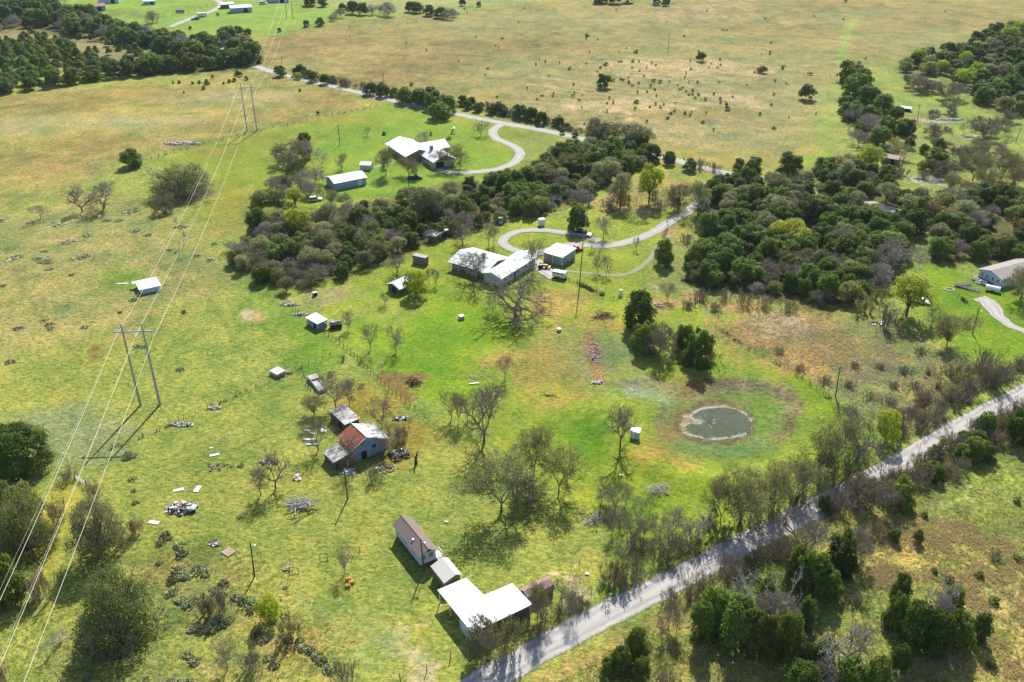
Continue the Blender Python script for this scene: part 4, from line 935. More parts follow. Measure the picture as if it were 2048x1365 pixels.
# property, top
T('spring_tree', 1298, 405, 325, 58, 'fresh green tree between the drive gate and the oaks')
T('grey_oak', 1240, 412, 345, 52, 'rounded grey-green oak left of the fresh green tree')
T('budding_tree', 1355, 420, 350, 56, 'olive budding tree left of the drive entrance')
T('budding_tree', 1395, 425, 355, 40, 'second olive budding tree at the drive entrance')
T('juniper', 1155, 462, 405, 46, 'juniper standing in its shadow beside the driveway loop')
T('bare_tree', 1207, 478, 425, 40, 'rusty brown bare tree beside the driveway')
g = 'bare trunks by the driveway bend'
S('bare_tree', [(1262, 430, 30), (1278, 435, 26), (1290, 432, 26)], 'thin bare tree at the inside of the driveway bend', g)
S('brush', [(1225, 415, 30), (1250, 400, 34), (1345, 400, 30), (1320, 410, 30), (1375, 475, 30), (1400, 455, 34), (1385, 500, 24)], 'brown brush near the driveway entrance', 'brown brush near the driveway entrance')
S('green_brush', [(1235, 395, 24), (1310, 390, 30), (1360, 410, 30), (1290, 370, 30), (1400, 410, 26)], 'yellow-green brush near the driveway entrance', 'green brush near the driveway entrance')
T('dead_tree', 1330, 475, 428, 22, 'thin dark snag in the driveway verge')
T('juniper', 1328, 528, 468, 40, 'dense juniper right of the dirt side track')
T('dead_tree', 1408, 440, 390, 40, 'pale bare tree at the edge of the right-hand wood')
S('bright_dome', [(1580, 472, 84)], 'large yellow-green tree rising from the right-hand wood', None, 9.0)
S('yellow_tree', [(1472, 470, 26)], 'small yellow tree in the right-hand wood', None)
S('yellow_tree', [(1735, 383, 30)], 'yellow tree beside the upper right back road', None)
S('russet_tree', [(2000, 500, 48)], 'russet tree above the right-hand house', None)
S('mesquite', [(1618, 524, 60), (1566, 516, 50)], 'pale grey-green dome in the right-hand wood', 'pale grey domes in the right-hand wood')
S('grey_twig_tree', [(1788, 533, 84), (1760, 560, 60)], 'large mauve-grey leafless tree above the bright green tree', 'mauve-grey leafless trees')
g = 'front junipers of the right-hand wood'
S('juniper', [(1400, 520, 64), (1440, 540, 74), (1480, 555, 60), (1415, 555, 56), (1385, 545, 40), (1460, 510, 60)], 'big dark juniper at the lower left corner of the right-hand wood', g)
S('grey_brush', [(1490, 600, 44), (1450, 590, 34), (1530, 605, 40), (1580, 612, 34)], 'low grey brush under the right-hand wood', 'low grey brush under the right-hand wood')
S('juniper', [(1578, 340, 56), (1478, 333, 26), (1508, 335, 38), (1338, 322, 30), (1380, 335, 30)], 'juniper beside the back road right of the property top', 'junipers beside the back road at the property top')
S('grey_brush', [(1400, 330, 30), (1430, 335, 26), (1560, 362, 40), (1600, 365, 40)], 'bare bush beside the back road at the property top', 'bare bushes at the property top')
S('bright_dome', [(1740, 325, 58)], 'vivid yellow-green round tree before the dark red hut', None)
# clumps at the edge of the range
g = 'junipers of the clump between range and savanna'
S('juniper', [(1700, 160, 56), (1722, 172, 50), (1710, 188, 60), (1690, 218, 40), (1700, 232, 46), (1735, 215, 60), (1760, 225, 56), (1740, 245, 50), (1790, 240, 40), (1805, 262, 40), (1770, 262, 46), (1755, 290, 54), (1720, 265, 30)], 'dark juniper in the clump between the range and the savanna', g)
S('grey_twig_tree', [(1715, 240, 40), (1735, 262, 54), (1718, 285, 44), (1755, 255, 40), (1775, 300, 30)], 'grey bare tree in the clump between the range and the savanna', g)
S('yellow_tree', [(1790, 292, 26)], 'small yellow-green tree beside the savanna poles', None)
# savanna
g = 'grey oaks scattered over the right-hand savanna'
S('twiggy_oak', [(1872, 272, 50), (1967, 268, 66), (1900, 193, 58), (1866, 178, 40), (1828, 170, 48), (1845, 180, 46), (1890, 345, 56), (1929, 322, 64), (1968, 312, 64), (2038, 340, 60), (2018, 237, 40), (2000, 250, 36), (1900, 222, 38), (1868, 228, 26)], 'rounded grey oak in the right-hand savanna', g)
S('juniper', [(1868, 332, 56), (1817, 262, 34), (1878, 294, 30), (1850, 300, 22), (1818, 290, 26)], 'dark juniper in the right-hand savanna', g)
S('budding_tree', [(1947, 355, 66), (2002, 352, 66), (1975, 375, 54), (2030, 370, 50), (1800, 310, 36), (1900, 375, 40)], 'light green budding tree in the right-hand savanna', g)
S('bare_tree', [(2013, 290, 24), (2012, 262, 32)], 'small bare tree in the right-hand savanna', g)
S('brush', [(1800, 345, 34), (1790, 300, 24), (1850, 350, 30), (1885, 390, 34), (1930, 385, 30)], 'brown bush in the right-hand savanna', g)
# ---- main yard
T('bare_tree', 978, 492, 437, 40, 'slim pale budding tree left of the driveway loop')
T('bare_oak', 925, 488, 440, 62, 'leaning bare tree behind the main house')
T('bare_tree', 988, 490, 445, 26, 'twin slim tree left of the driveway loop')
T('bare_oak', 948, 562, 487, 84, 'dark bare oak standing in front of the main white roof')
T('bare_tree', 1066, 552, 462, 56, 'tall bare tree between the main house and the garage')
T('great_oak', 1032, 634, 528, 150, 'huge spreading bare oak below the main house')
T('bare_tree', 985, 625, 580, 40, 'small brown bare tree beside the huge oak')
T('bright_dome', 832, 592, 540, 52, 'bushy fresh green tree beside the tin shed')
T('bare_tree', 770, 610, 580, 24, 'tiny bare tree below the tin shed')
T('bare_tree', 858, 570, 530, 22, 'thin sapling right of the stone ruin')
T('bare_tree', 873, 572, 535, 18, 'second thin sapling right of the stone ruin')
T('bare_oak', 795, 545, 500, 40, 'dark bare tree left of the stone ruin')
T('bare_tree', 1195, 545, 495, 32, 'slim twin-trunked tree on the lawn right of the garage')
T('bare_tree', 1212, 552, 505, 34, 'rounded twin of the slim lawn tree right of the garage')
T('bare_tree', 1183, 500, 462, 18, 'slender bare sapling at the driveway')
T('bare_tree', 1272, 500, 468, 14, 'tiny bare sapling inside the side track')
g = 'saplings of the yard orchard'
T('bare_tree', 697, 660, 615, 34, 'leftmost bare orchard tree near the dark wagon')
T('bare_tree', 741, 700, 640, 36, 'middle bare orchard tree with dark trunk')
T('bare_tree', 793, 704, 645, 46, 'right bare orchard tree with a round crown')
T('bare_tree', 1010, 758, 700, 44, 'round bare tree in the orange grass of the yard')
T('bare_oak', 968, 884, 752, 104, 'tall bare tree in the middle of the left property edge')
T('bare_tree', 903, 838, 775, 44, 'dark bushy bare tree left of the tall bare tree')
T('bare_tree', 918, 845, 772, 30, 'narrow bare tree beside the tall bare tree')
T('bare_tree', 935, 842, 780, 40, 'brownish bare tree beside the tall bare tree')
T('budding_tree', 1068, 950, 842, 80, 'budding tree with fallen limbs near the property edge')
T('budding_tree', 1118, 985, 880, 84, 'yellow-green budding tree nearest the lower property edge')
T('budding_tree', 1003, 1022, 900, 130, 'broad budding oak casting a wide shadow in the pasture')
T('grey_brush', 1050, 1000, 930, 60, 'bare grey undergrowth between the budding oaks')
T('bare_oak', 1240, 902, 785, 76, 'tall bare tree beside the white well house')
g = 'tall dark trees above the pond'
T('juniper', 1276, 655, 572, 70, 'tallest dark juniper above the pond')
T('juniper', 1290, 700, 635, 60, 'juniper just below the tallest one above the pond')
T('twiggy_oak', 1318, 712, 632, 76, 'olive oak between the junipers above the pond')
T('juniper', 1395, 730, 645, 62, 'square-topped juniper right above the pond')
T('juniper', 1368, 700, 640, 48, 'narrow juniper behind the square-topped one')
T('brush', 1420, 720, 690, 40, 'low brown brush right of the square-topped juniper')
T('bare_tree', 1335, 600, 560, 32, 'small bare shrub in the green hollow right of the yard')
S('brush', [(1400, 590, 40), (1375, 605, 30), (1430, 612, 30)], 'reddish low brush below the right-hand wood', 'reddish brush below the right-hand wood')
# ---- right property edge and beyond
T('spring_tree', 1812, 632, 548, 90, 'bright green round tree with a white car behind it')
T('grey_brush', 1770, 655, 600, 50, 'dark undergrowth beside the bright green round tree')
T('bare_tree', 1862, 655, 605, 44, 'grey budding tree between the bright tree and the twisted one')
T('budding_tree', 1893, 692, 612, 74, 'twisted dark budding tree right of the bright green one')
T('budding_tree', 2040, 600, 530, 80, 'oak overhanging the right-hand house')
S('green_brush', [(1735, 615, 46), (1750, 590, 40), (1880, 645, 26)], 'green undergrowth beneath the bright green tree', 'green undergrowth beneath the bright green tree')
S('sapling', [(1692, 1, 10)], 'tiny dark bush on the horizon pasture', None)
BR = [('brush', .5, 'brown thorny brush above the road at right', 'brown brush above the road at right'), ('grey_brush', .5, 'grey thorny brush above the road at right', 'grey brush above the road at right')]
LINE([(1806, 872), (1850, 845), (1900, 812), (1940, 785), (1985, 765), (2045, 735)], 2.1, BR, 4.6, .3, 30, .9)
LINE([(1800, 830), (1850, 805), (1900, 790), (1935, 760), (1975, 735)], 2.8, BR, 4.6, .3, 31, 1.4)
T('grey_brush', 1985, 775, 715, 60, 'tall grey brush clump above the right-hand road bend')
S('green_brush', [(1910, 745, 50), (1940, 760, 40)], 'leafy green brush above the right-hand road', 'leafy brush above the right-hand road')
T('budding_tree', 1655, 945, 835, 96, 'leafy budding tree right of the pond')
T('bare_oak', 1712, 925, 820, 100, 'dark bare oak at the right corner of the property')
T('bare_tree', 1690, 880, 800, 70, 'grey bare tree behind the corner oak')
T('bright_dome', 1770, 885, 820, 56, 'bright yellow-green bush at the right corner of the property')
T('green_brush', 1640, 960, 900, 50, 'green undergrowth below the leafy pond tree')
S('grey_brush', [(1690, 935, 60), (1730, 910, 50), (1665, 960, 50)], 'dark undergrowth beneath the corner oak', 'dark undergrowth beneath the corner oak')
g = 'budding thicket between pond and road'
T('budding_tree', 1478, 1052, 925, 96, 'largest olive budding tree between pond and road')
T('budding_tree', 1440, 1045, 945, 70, 'olive budding tree at the left of the roadside thicket')
T('budding_tree', 1545, 1025, 915, 84, 'olive budding tree in the middle of the roadside thicket')
T('budding_tree', 1605, 990, 910, 80, 'pale budding tree at the right of the roadside thicket')
T('bare_tree', 1515, 1040, 930, 70, 'grey bare tree amid the roadside thicket')
T('bare_tree', 1580, 1010, 925, 60, 'second grey bare tree amid the roadside thicket')
S('green_brush', [(1500, 1040, 54), (1545, 1025, 50), (1590, 1000, 50), (1450, 1060, 50), (1400, 1085, 50), (1340, 1120, 44), (1415, 1040, 40)], 'green brush at the foot of the roadside thicket', 'green brush at the foot of the roadside thicket')
T('dead_tree', 1392, 1085, 1010, 56, 'crooked dark dead tree left of the roadside thicket')
T('dead_tree', 1345, 1075, 1005, 40, 'forked dead tree near the lower property corner')
g = 'leafless trees of the lower property corner'
S('bare_tree', [(1205, 985, 52), (1230, 1000, 48), (1252, 990, 44), (1275, 1020, 46), (1300, 1010, 40), (1240, 1035, 50), (1290, 1055, 46), (1322, 1050, 50), (1265, 1065, 44), (1355, 1040, 44), (1330, 1085, 44), (1310, 1100, 40), (1375, 1060, 44), (1360, 1095, 40), (1225, 1050, 40)], 'slim leafless tree in the grove at the lower property corner', g, 6.0)
S('grey_brush', [(1215, 1020, 44), (1290, 1085, 44), (1330, 1110, 50), (1370, 1090, 44), (1270, 1085, 44)], 'grey undergrowth in the grove at the lower property corner', g)
T('dead_tree', 1185, 1045, 1015, 50, 'fallen grey branches at the lower left property edge')
# roadside in front of the carport
g = 'roadside growth in front of the carport'
S('grey_brush', [(1090, 1225, 40), (1120, 1215, 40), (1150, 1195, 44), (1170, 1205, 40), (1240, 1140, 40), (1250, 1165, 44), (1275, 1120, 40), (1215, 1155, 36), (1275, 1150, 40), (1050, 1245, 44), (1080, 1255, 40)], 'bare roadside brush between carport and property corner', g)
S('bare_tree', [(1085, 1220, 46), (1125, 1185, 44), (1150, 1175, 30), (1145, 1215, 36), (1245, 1110, 40), (1020, 1255, 30)], 'slim bare tree between carport and road', g, 6.0)
T('twiggy_oak', 962, 1310, 1215, 78, 'dull green tree at the lower corner of the carport')
T('green_brush', 1010, 1300, 1225, 60, 'green thicket between the carport and the road')
T('budding_tree', 1075, 1240, 1150, 44, 'slim green-tipped tree in front of the dull red shed')
T('green_brush', 1225, 1165, 1110, 54, 'light green brush left of the lower property corner')
# south verge of the road
SV = [('grey_brush', .38, 'bare grey brush on the near verge of the road', 'brush on the near verge of the road'), ('brush', .36, 'brown brush on the near verge of the road', 'brush on the near verge of the road'), ('green_brush', .12, 'green brush on the near verge of the road', 'brush on the near verge of the road'), ('juniper', .14, 'small juniper on the near verge of the road', 'junipers on the near verge of the road')]
LINE([(1660, 1035), (1700, 1010), (1745, 985), (1800, 958), (1850, 930), (1905, 900), (1960, 872), (2010, 845), (2070, 815)], 2.0, SV, 4.8, .3, 40, .9)
LINE([(1760, 1000), (1840, 965), (1900, 937), (1960, 905), (2040, 875)], 2.6, SV, 4.8, .3, 41, 1.5)
LINE([(1345, 1215), (1400, 1180), (1440, 1160), (1500, 1130), (1560, 1095)], 2.4, SV[:2], 4.4, .3, 42, .9)
S('bare_tree', [(1340, 1225, 44), (1355, 1240, 40), (1325, 1255, 40)], 'slim bare tree on the near verge opposite the carport', 'slim bare trees opposite the carport', 6.5)
T('bare_tree', 1448, 1175, 1095, 56, 'upright bare tree beside the road below the property corner')
T('twiggy_oak', 1740, 1020, 930, 90, 'dull green oak on the near verge of the road')
T('juniper', 1795, 1010, 950, 60, 'dark juniper behind the near verge of the road')
T('juniper', 2030, 880, 815, 60, 'juniper at the right edge beside the road')
# junipers of the near right field
D1 = 'junipers of the lower right clumps'
for bx, by, ty, w, lb in [(1425, 1245, 1165, 78, 'juniper nearest the road in the left field clump'), (1400, 1275, 1195, 60, 'left outermost juniper of the left field clump'), (1470, 1290, 1190, 86, 'middle juniper of the left field clump'), (1505, 1300, 1215, 66, 'lower right juniper of the left field clump'), (1545, 1310, 1215, 50, 'small juniper right of the left field clump'), (1575, 1310, 1215, 56, 'juniper at the right end of the left field clump'), (1530, 1215, 1150, 50, 'juniper behind the silvery dead tree'),
    (1610, 1252, 1187, 42, 'upright juniper alone between the field clumps'), (1625, 1180, 1090, 78, 'largest juniper of the upper field clump'), (1590, 1160, 1080, 56, 'left juniper of the upper field clump'), (1675, 1135, 1050, 56, 'upper right juniper of the upper field clump'), (1690, 1150, 1090, 40, 'right juniper of the upper field clump'), (1655, 1195, 1130, 50, 'lower juniper of the upper field clump'),
    (1600, 1385, 1320, 70, 'lower left juniper at the bottom edge of the picture'), (1640, 1345, 1275, 56, 'small juniper behind the bottom edge clump'), (1690, 1390, 1310, 80, 'middle juniper of the bottom edge clump'), (1745, 1385, 1300, 60, 'right juniper of the bottom edge clump'), (1610, 1345, 1275, 44, 'small left juniper of the bottom edge clump'),
    (1795, 1205, 1140, 44, 'topmost juniper of the right field clump'), (1785, 1255, 1175, 46, 'left juniper of the right field clump'), (1825, 1290, 1195, 76, 'lower left juniper of the right field clump'), (1868, 1305, 1210, 66, 'lower middle juniper of the right field clump'), (1910, 1295, 1215, 60, 'lower right juniper of the right field clump'), (1955, 1280, 1220, 44, 'round juniper at the right end of the right field clump'), (1905, 1215, 1170, 50, 'upper right juniper of the right field clump'), (1798, 1335, 1282, 42, 'little round juniper standing alone in straw grass'),
    (1272, 1310, 1245, 50, 'juniper beside the road below the pond corner'), (1240, 1345, 1290, 50, 'juniper near the bottom of the road verge'), (1215, 1350, 1315, 36, 'small juniper near the bottom of the road verge'), (1280, 1355, 1310, 44, 'lower juniper near the bottom of the road verge'), (1835, 1085, 1060, 24, 'knee-high juniper in the right-hand field'), (1788, 1082, 1060, 26, 'small juniper beside the pale straw patch')]:
    T('juniper', bx, by, ty, w, lb, D1)
T('dead_tree', 1500, 1255, 1125, 92, 'silvery dead tree over the left field clump')
T('dead_tree', 1565, 1250, 1120, 76, 'second silvery dead tree over the left field clump')
T('grey_twig_tree', 1545, 1255, 1175, 70, 'grey leafless tree inside the left field clump')
T('bare_oak', 1600, 1110, 1005, 130, 'large leafless live oak overhanging the road')
T('twiggy_oak', 1580, 1140, 1070, 70, 'dull oak at the foot of the leafless live oak')
T('grey_twig_tree', 1712, 1120, 1050, 50, 'grey leafless bush right of the upper field clump')
T('dead_tree', 1680, 1365, 1225, 120, 'bleached dead oak rising over the bottom edge clump')
T('bare_oak', 1690, 1330, 1215, 90, 'grey bare oak behind the bleached dead oak')
T('grey_twig_tree', 1640, 1375, 1300, 60, 'grey leafless tree at the bottom edge')
T('dead_tree', 1850, 1265, 1135, 78, 'bleached dead tree in the right field clump')
T('grey_twig_tree', 1870, 1260, 1180, 66, 'grey leafless tree in the right field clump')
T('dead_tree', 1895, 1285, 1230, 44, 'fallen white branches on the right field clump')
T('dead_tree', 1255, 1305, 1265, 40, 'small dead tree beside the road verge juniper')
S('sapling', [(2037, 1115, 20), (1985, 1330, 22), (2035, 1000, 18), (1900, 1160, 24), (1990, 1200, 26), (1960, 1150, 20), (1870, 1140, 16), (1850, 1030, 16)], 'small dark bush in the straw field at right', 'small bushes in the straw field', 1.4)
S('brush', [(1350, 1290, 40), (1990, 1105, 40), (1715, 1190, 44), (1330, 1350, 44), (1460, 1350, 36), (1290, 1285, 40)], 'low brown brush in the near right field', 'low brush in the near right field')
# ---- left foreground
T('big_juniper', 50, 938, 842, 128, 'big dark evergreen at the left edge below the pylon')
T('big_juniper', -25, 950, 850, 90, 'evergreen cut by the left edge of the picture')
T('evergreen_oak', 60, 1045, 962, 80, 'dark green oak behind the grey-brown one at the left edge')
T('evergreen_oak', 12, 1040, 955, 60, 'dark green oak at the very left edge')
T('big_oak', 55, 1095, 985, 128, 'large grey-brown oak at the left edge')
T('grey_brush', 118, 1045, 990, 40, 'thin grey bush right of the grey-brown oak')
T('big_mesquite', 202, 1105, 995, 120, 'wide grey-green mesquite left of the junk pile')
T('brush', 190, 995, 962, 36, 'purple-brown bush at the metal gate')
T('brush', 275, 1068, 1030, 40, 'russet bush at the right of the mesquite')
T('grey_brush', 138, 960, 935, 40, 'dark weedy bush left of the metal gate')
T('big_oak', 242, 1275, 1130, 158, 'large dark oak filling the lower left')
T('grey_oak', 195, 1300, 1230, 56, 'small pale bush in front of the large dark oak')
T('juniper', 22, 1200, 1105, 84, 'dark juniper at the left edge below the oaks')
T('brush', 80, 1195, 1135, 60, 'brown brush right of the left edge juniper')
T('dead_tree', 118, 1292, 1258, 60, 'bleached dead tree lying left of the large dark oak')
T('bare_tree', 690, 1145, 1090, 40, 'small bare tree right of the two steel frames')
T('bare_oak', 522, 990, 920, 44, 'low bushy bare tree left of its taller twin')
T('bare_oak', 552, 978, 898, 64, 'taller brown bare tree left of the log pile')
T('bright_dome', 540, 1240, 1192, 50, 'bright green bush in the cactus ground')
T('green_brush', 420, 1235, 1195, 54, 'light green bush in the cactus ground')
T('green_brush', 578, 1275, 1225, 46, 'thin green bush beside the bright green one')
T('bare_tree', 455, 1340, 1278, 56, 'grey bare tree near the bottom left')
T('grey_brush', 445, 1225, 1175, 50, 'grey bare bush over the cactus patch')
T('grey_brush', 505, 1340, 1300, 50, 'dead grey bush near the bottom left')
T('grey_brush', 690, 1370, 1310, 50, 'thin grey bush at the bottom near the wire fence')
T('brush', 8, 1375, 1320, 30, 'brown bush in the lower left corner')
g = 'low brown brush of the rough plot'
S('brush', [(1650, 760, 30), (1700, 770, 34), (1740, 790, 36), (1780, 800, 40), (1800, 850, 40), (1825, 820, 44), (1850, 790, 36), (1880, 800, 44), (1790, 770, 30), (1830, 770, 34), (1600, 735, 26), (1560, 700, 26), (1870, 830, 44), (1810, 740, 30), (1710, 730, 26), (1760, 730, 26)], 'low brown brush in the rough plot right of the pond', g, 1.7)
S('green_brush', [(1900, 740, 40), (1880, 770, 40), (1860, 740, 34), (1845, 700, 30)], 'leafy low brush in the rough plot right of the pond', g, 1.8)
LINE([(925, 212), (960, 218), (1000, 227), (1060, 240), (1100, 249), (1155, 266)], 3.6, [('juniper_far', .6, 'small dark juniper in the hedge on the far side of the back road', 'hedge plants on the far side of the back road'), ('grey_brush', .4, 'grey bush in the hedge on the far side of the back road', 'hedge plants on the far side of the back road')], 5.0, .35, 50, .8)
LINE([(590, 147), (640, 160), (700, 174), (790, 192)], 4.5, [('juniper_far', .5, 'small dark juniper in the hedge along the farther back road', 'hedge plants along the farther back road'), ('grey_brush', .5, 'grey bush in the hedge along the farther back road', 'hedge plants along the farther back road')], 5.0, .35, 51, .8)
# by the barn
T('bare_tree', 672, 815, 742, 72, 'bare tree over the long concrete trough')
T('bare_tree', 700, 810, 755, 50, 'second bare tree behind the low flat-roofed barn annex')
T('bare_tree', 636, 902, 830, 66, 'bare tree at the left corner of the rusty barn')
T('bare_tree', 706, 935, 862, 56, 'leafless shrub in front of the rusty barn')
T('bare_tree', 764, 858, 778, 62, 'russet-tinged bare tree behind the rusty barn')
T('bare_tree', 778, 905, 850, 56, 'bare tree at the right end of the rusty barn')
T('brush', 800, 880, 845, 44, 'russet brush right of the rusty barn')
T('budding_tree', 628, 830, 780, 56, 'greenish bare tree left of the barn annex')
T('brush', 690, 932, 905, 40, 'dry brush under the barn lean-to')
T('grey_brush', 750, 962, 930, 40, 'grey brush among scrap beside the barn')
# cactus
g = 'prickly pear clumps of the lower left slope'
S('cactus', [(255, 903, 26), (262, 948, 18), (264, 972, 12), (268, 995, 16), (328, 1062, 26), (318, 1076, 20), (356, 1080, 24), (360, 1098, 26), (342, 1150, 26), (352, 1132, 30), (370, 1140, 30), (392, 1128, 26), (405, 1135, 26), (345, 1172, 22), (335, 1180, 18), (360, 1190, 24), (375, 1200, 26), (388, 1188, 20), (425, 1170, 26), (445, 1156, 24), (440, 1178, 22), (470, 1185, 24), (486, 1192, 28), (500, 1210, 24), (505, 1195, 22), (385, 1245, 26), (400, 1250, 24), (420, 1246, 30), (440, 1238, 28), (455, 1228, 22), (408, 1203, 22), (510, 1258, 26), (525, 1268, 26), (575, 1268, 20), (598, 1270, 20), (605, 1284, 24), (620, 1290, 24), (632, 1300, 24), (642, 1312, 24), (652, 1325, 24), (660, 1332, 20), (372, 1298, 24), (388, 1312, 24), (380, 1305, 20), (500, 1305, 26), (545, 1320, 24), (535, 1305, 22), (288, 1348, 20), (350, 1355, 26), (338, 1350, 20), (375, 1352, 20), (170, 1348, 18), (478, 1023, 14), (480, 921, 14), (425, 1072, 16), (568, 1164, 12), (315, 1115, 18), (245, 1248, 26), (265, 1268, 24), (270, 1258, 22)],
  'dark prickly pear clump on the lower left slope', g)
g = 'dark cactus patches in the left pasture'
S('cactus', [(97, 537, 18), (88, 639, 17), (98, 648, 18), (101, 656, 18), (169, 654, 17), (36, 656, 22), (20, 723, 21), (28, 514, 32), (34, 512, 22), (75, 517, 17), (90, 522, 26), (96, 524, 20), (160, 513, 32), (170, 511, 24), (128, 484, 26), (140, 481, 24), (174, 470, 24), (272, 461, 20), (295, 469, 16), (366, 453, 22), (340, 499, 16), (394, 511, 15), (420, 520, 20), (268, 599, 18), (6, 571, 12), (88, 502, 14), (143, 549, 12), (240, 624, 9), (367, 622, 10), (368, 625, 8), (214, 441, 18), (236, 440, 20), (262, 421, 30), (256, 424, 28), (268, 418, 22), (118, 449, 30), (110, 446, 22), (152, 434, 16), (60, 443, 20), (2, 440, 20), (288, 693, 14), (275, 692, 14), (360, 738, 18), (352, 454, 12), (428, 487, 14)],
  'dark low cactus patch in the left pasture', g, .62)
g = 'weed clumps along the rusty barn yard'
S('grey_brush', [(640, 752, 20), (660, 742, 18), (685, 712, 18), (697, 760, 20), (722, 765, 16)], 'small dead weed clump in the yard behind the barn', g)

# ---- where a plant of a repeated kind can be pointed out by a neighbour, its label says so
def px_of(x, y, z=0.0):
    fz = y * ct - (z - CAM_H) * st; u = y * st + (z - CAM_H) * ct
    return 1024 + FOC * x / fz, 682.5 - FOC * u / fz
MARKS = [(640, 205, 'the middle pylon'), (574, 30, 'the farthest pylon'), (300, 800, 'the nearest pylon'), (803, 300, 'the far white-roofed house'), (688, 358, 'the blue metal barn'), (631, 402, 'the white estate car'), (733, 330, 'the garden shed'), (830, 358, 'the black pickup'), (905, 320, 'the far driveway oak'), (264, 327, 'the fence corner juniper'),
 (985, 520, 'the main ranch house'), (1118, 515, 'the garage'), (1083, 445, 'the white square tank'), (1001, 442, 'the narrow white cabinet'), (876, 472, 'the open shed'), (838, 520, 'the stone ruin'), (798, 565, 'the tin shed'), (1298, 365, 'the fresh green tree'), (1155, 435, 'the driveway juniper'), (1328, 495, 'the side track juniper'), (1578, 474, 'the yellow-green tree in the wood'), (1472, 470, 'the small yellow tree'), (1735, 383, 'the yellow roadside tree'),
 (1740, 325, 'the vivid round tree'), (1780, 326, 'the dark red hut'), (1812, 222, 'the little white-roofed hut'), (1837, 225, 'the utility pole by the white hut'), (1806, 325, 'the pole above the vivid tree'), (2036, 270, 'the right edge savanna pole'), (1870, 364, 'the large white rock outcrop'), (1895, 240, 'the long limestone ledge'), (2015, 395, 'the scattered pale rocks'), (2005, 550, 'the right-hand house'), (1843, 606, 'the white car'), (1812, 590, 'the bright green round tree'), (1788, 533, 'the mauve-grey tree'), (1618, 524, 'the pale grey-green dome'), (2000, 500, 'the russet tree'),
 (1207, 171, 'the lone juniper in the middle range'), (1613, 194, 'the lone juniper near the green track'), (1402, 118, 'the fence line juniper'), (1525, 141, 'the low olive bush'), (1337, 85, 'the lone utility pole of the range'), (1690, 100, 'the green track'), (596, 153, 'the vivid bush by the back road'), (766, 160, 'the poles behind the back road'), (990, 260, 'the top of the far driveway'), (1400, 335, 'the pipe gate'), (482, 24, 'the long blue barn'), (190, 21, 'the red-roofed barn'), (391, 40, 'the farm lane pickup'), (361, 26, 'the grey fuel tank'), (299, 9, 'the small blue shed'),
 (1267, 872, 'the well house'), (1435, 843, 'the pond'), (1318, 983, 'the brushwood pile'), (1392, 1050, 'the crooked dead tree'), (1345, 1040, 'the forked dead tree'), (1335, 1150, 'the lower property corner'), (1448, 1130, 'the upright roadside tree'), (1600, 1060, 'the leafless live oak'), (1610, 1220, 'the upright lone juniper'), (1797, 1305, 'the little round juniper'), (1676, 762, 'the brown pole by the pond'), (1712, 870, 'the corner oak'), (1770, 850, 'the bright corner bush'), (1740, 975, 'the dull roadside oak'), (1795, 980, 'the dark verge juniper'), (2030, 850, 'the right edge roadside juniper'),
 (1075, 1172, 'the dull red shed'), (970, 1220, 'the white carport'), (832, 1085, 'the blue cottage'), (505, 1120, 'the lamp pole by the frames'), (455, 1105, 'the wooden pallet'), (430, 1090, 'the stone heap'), (364, 1018, 'the junk pile'), (308, 1046, 'the lower left white panel'), (429, 911, 'the lone white panel'), (240, 1210, 'the large dark oak'), (200, 1050, 'the wide mesquite'), (540, 1225, 'the bright green bush'), (420, 1215, 'the light green bush'), (578, 1138, 'the collapsed swing'), (455, 1310, 'the bottom grey tree'), (118, 1275, 'the lying dead tree'), (160, 962, 'the field gate'),
 (293, 570, 'the low white-roofed shed'), (503, 632, 'the bare earth patch'), (368, 355, 'the wide oak dome'), (208, 388, 'the spreading bare oak'), (82, 425, 'the small bare tree at left'), (330, 402, 'the grey tree by the oak dome'), (245, 568, 'the white plank'), (548, 740, 'the concrete cistern'), (712, 880, 'the rusty barn'), (600, 1010, 'the log pile'), (240, 664, 'the nearest pylon crossarm')]
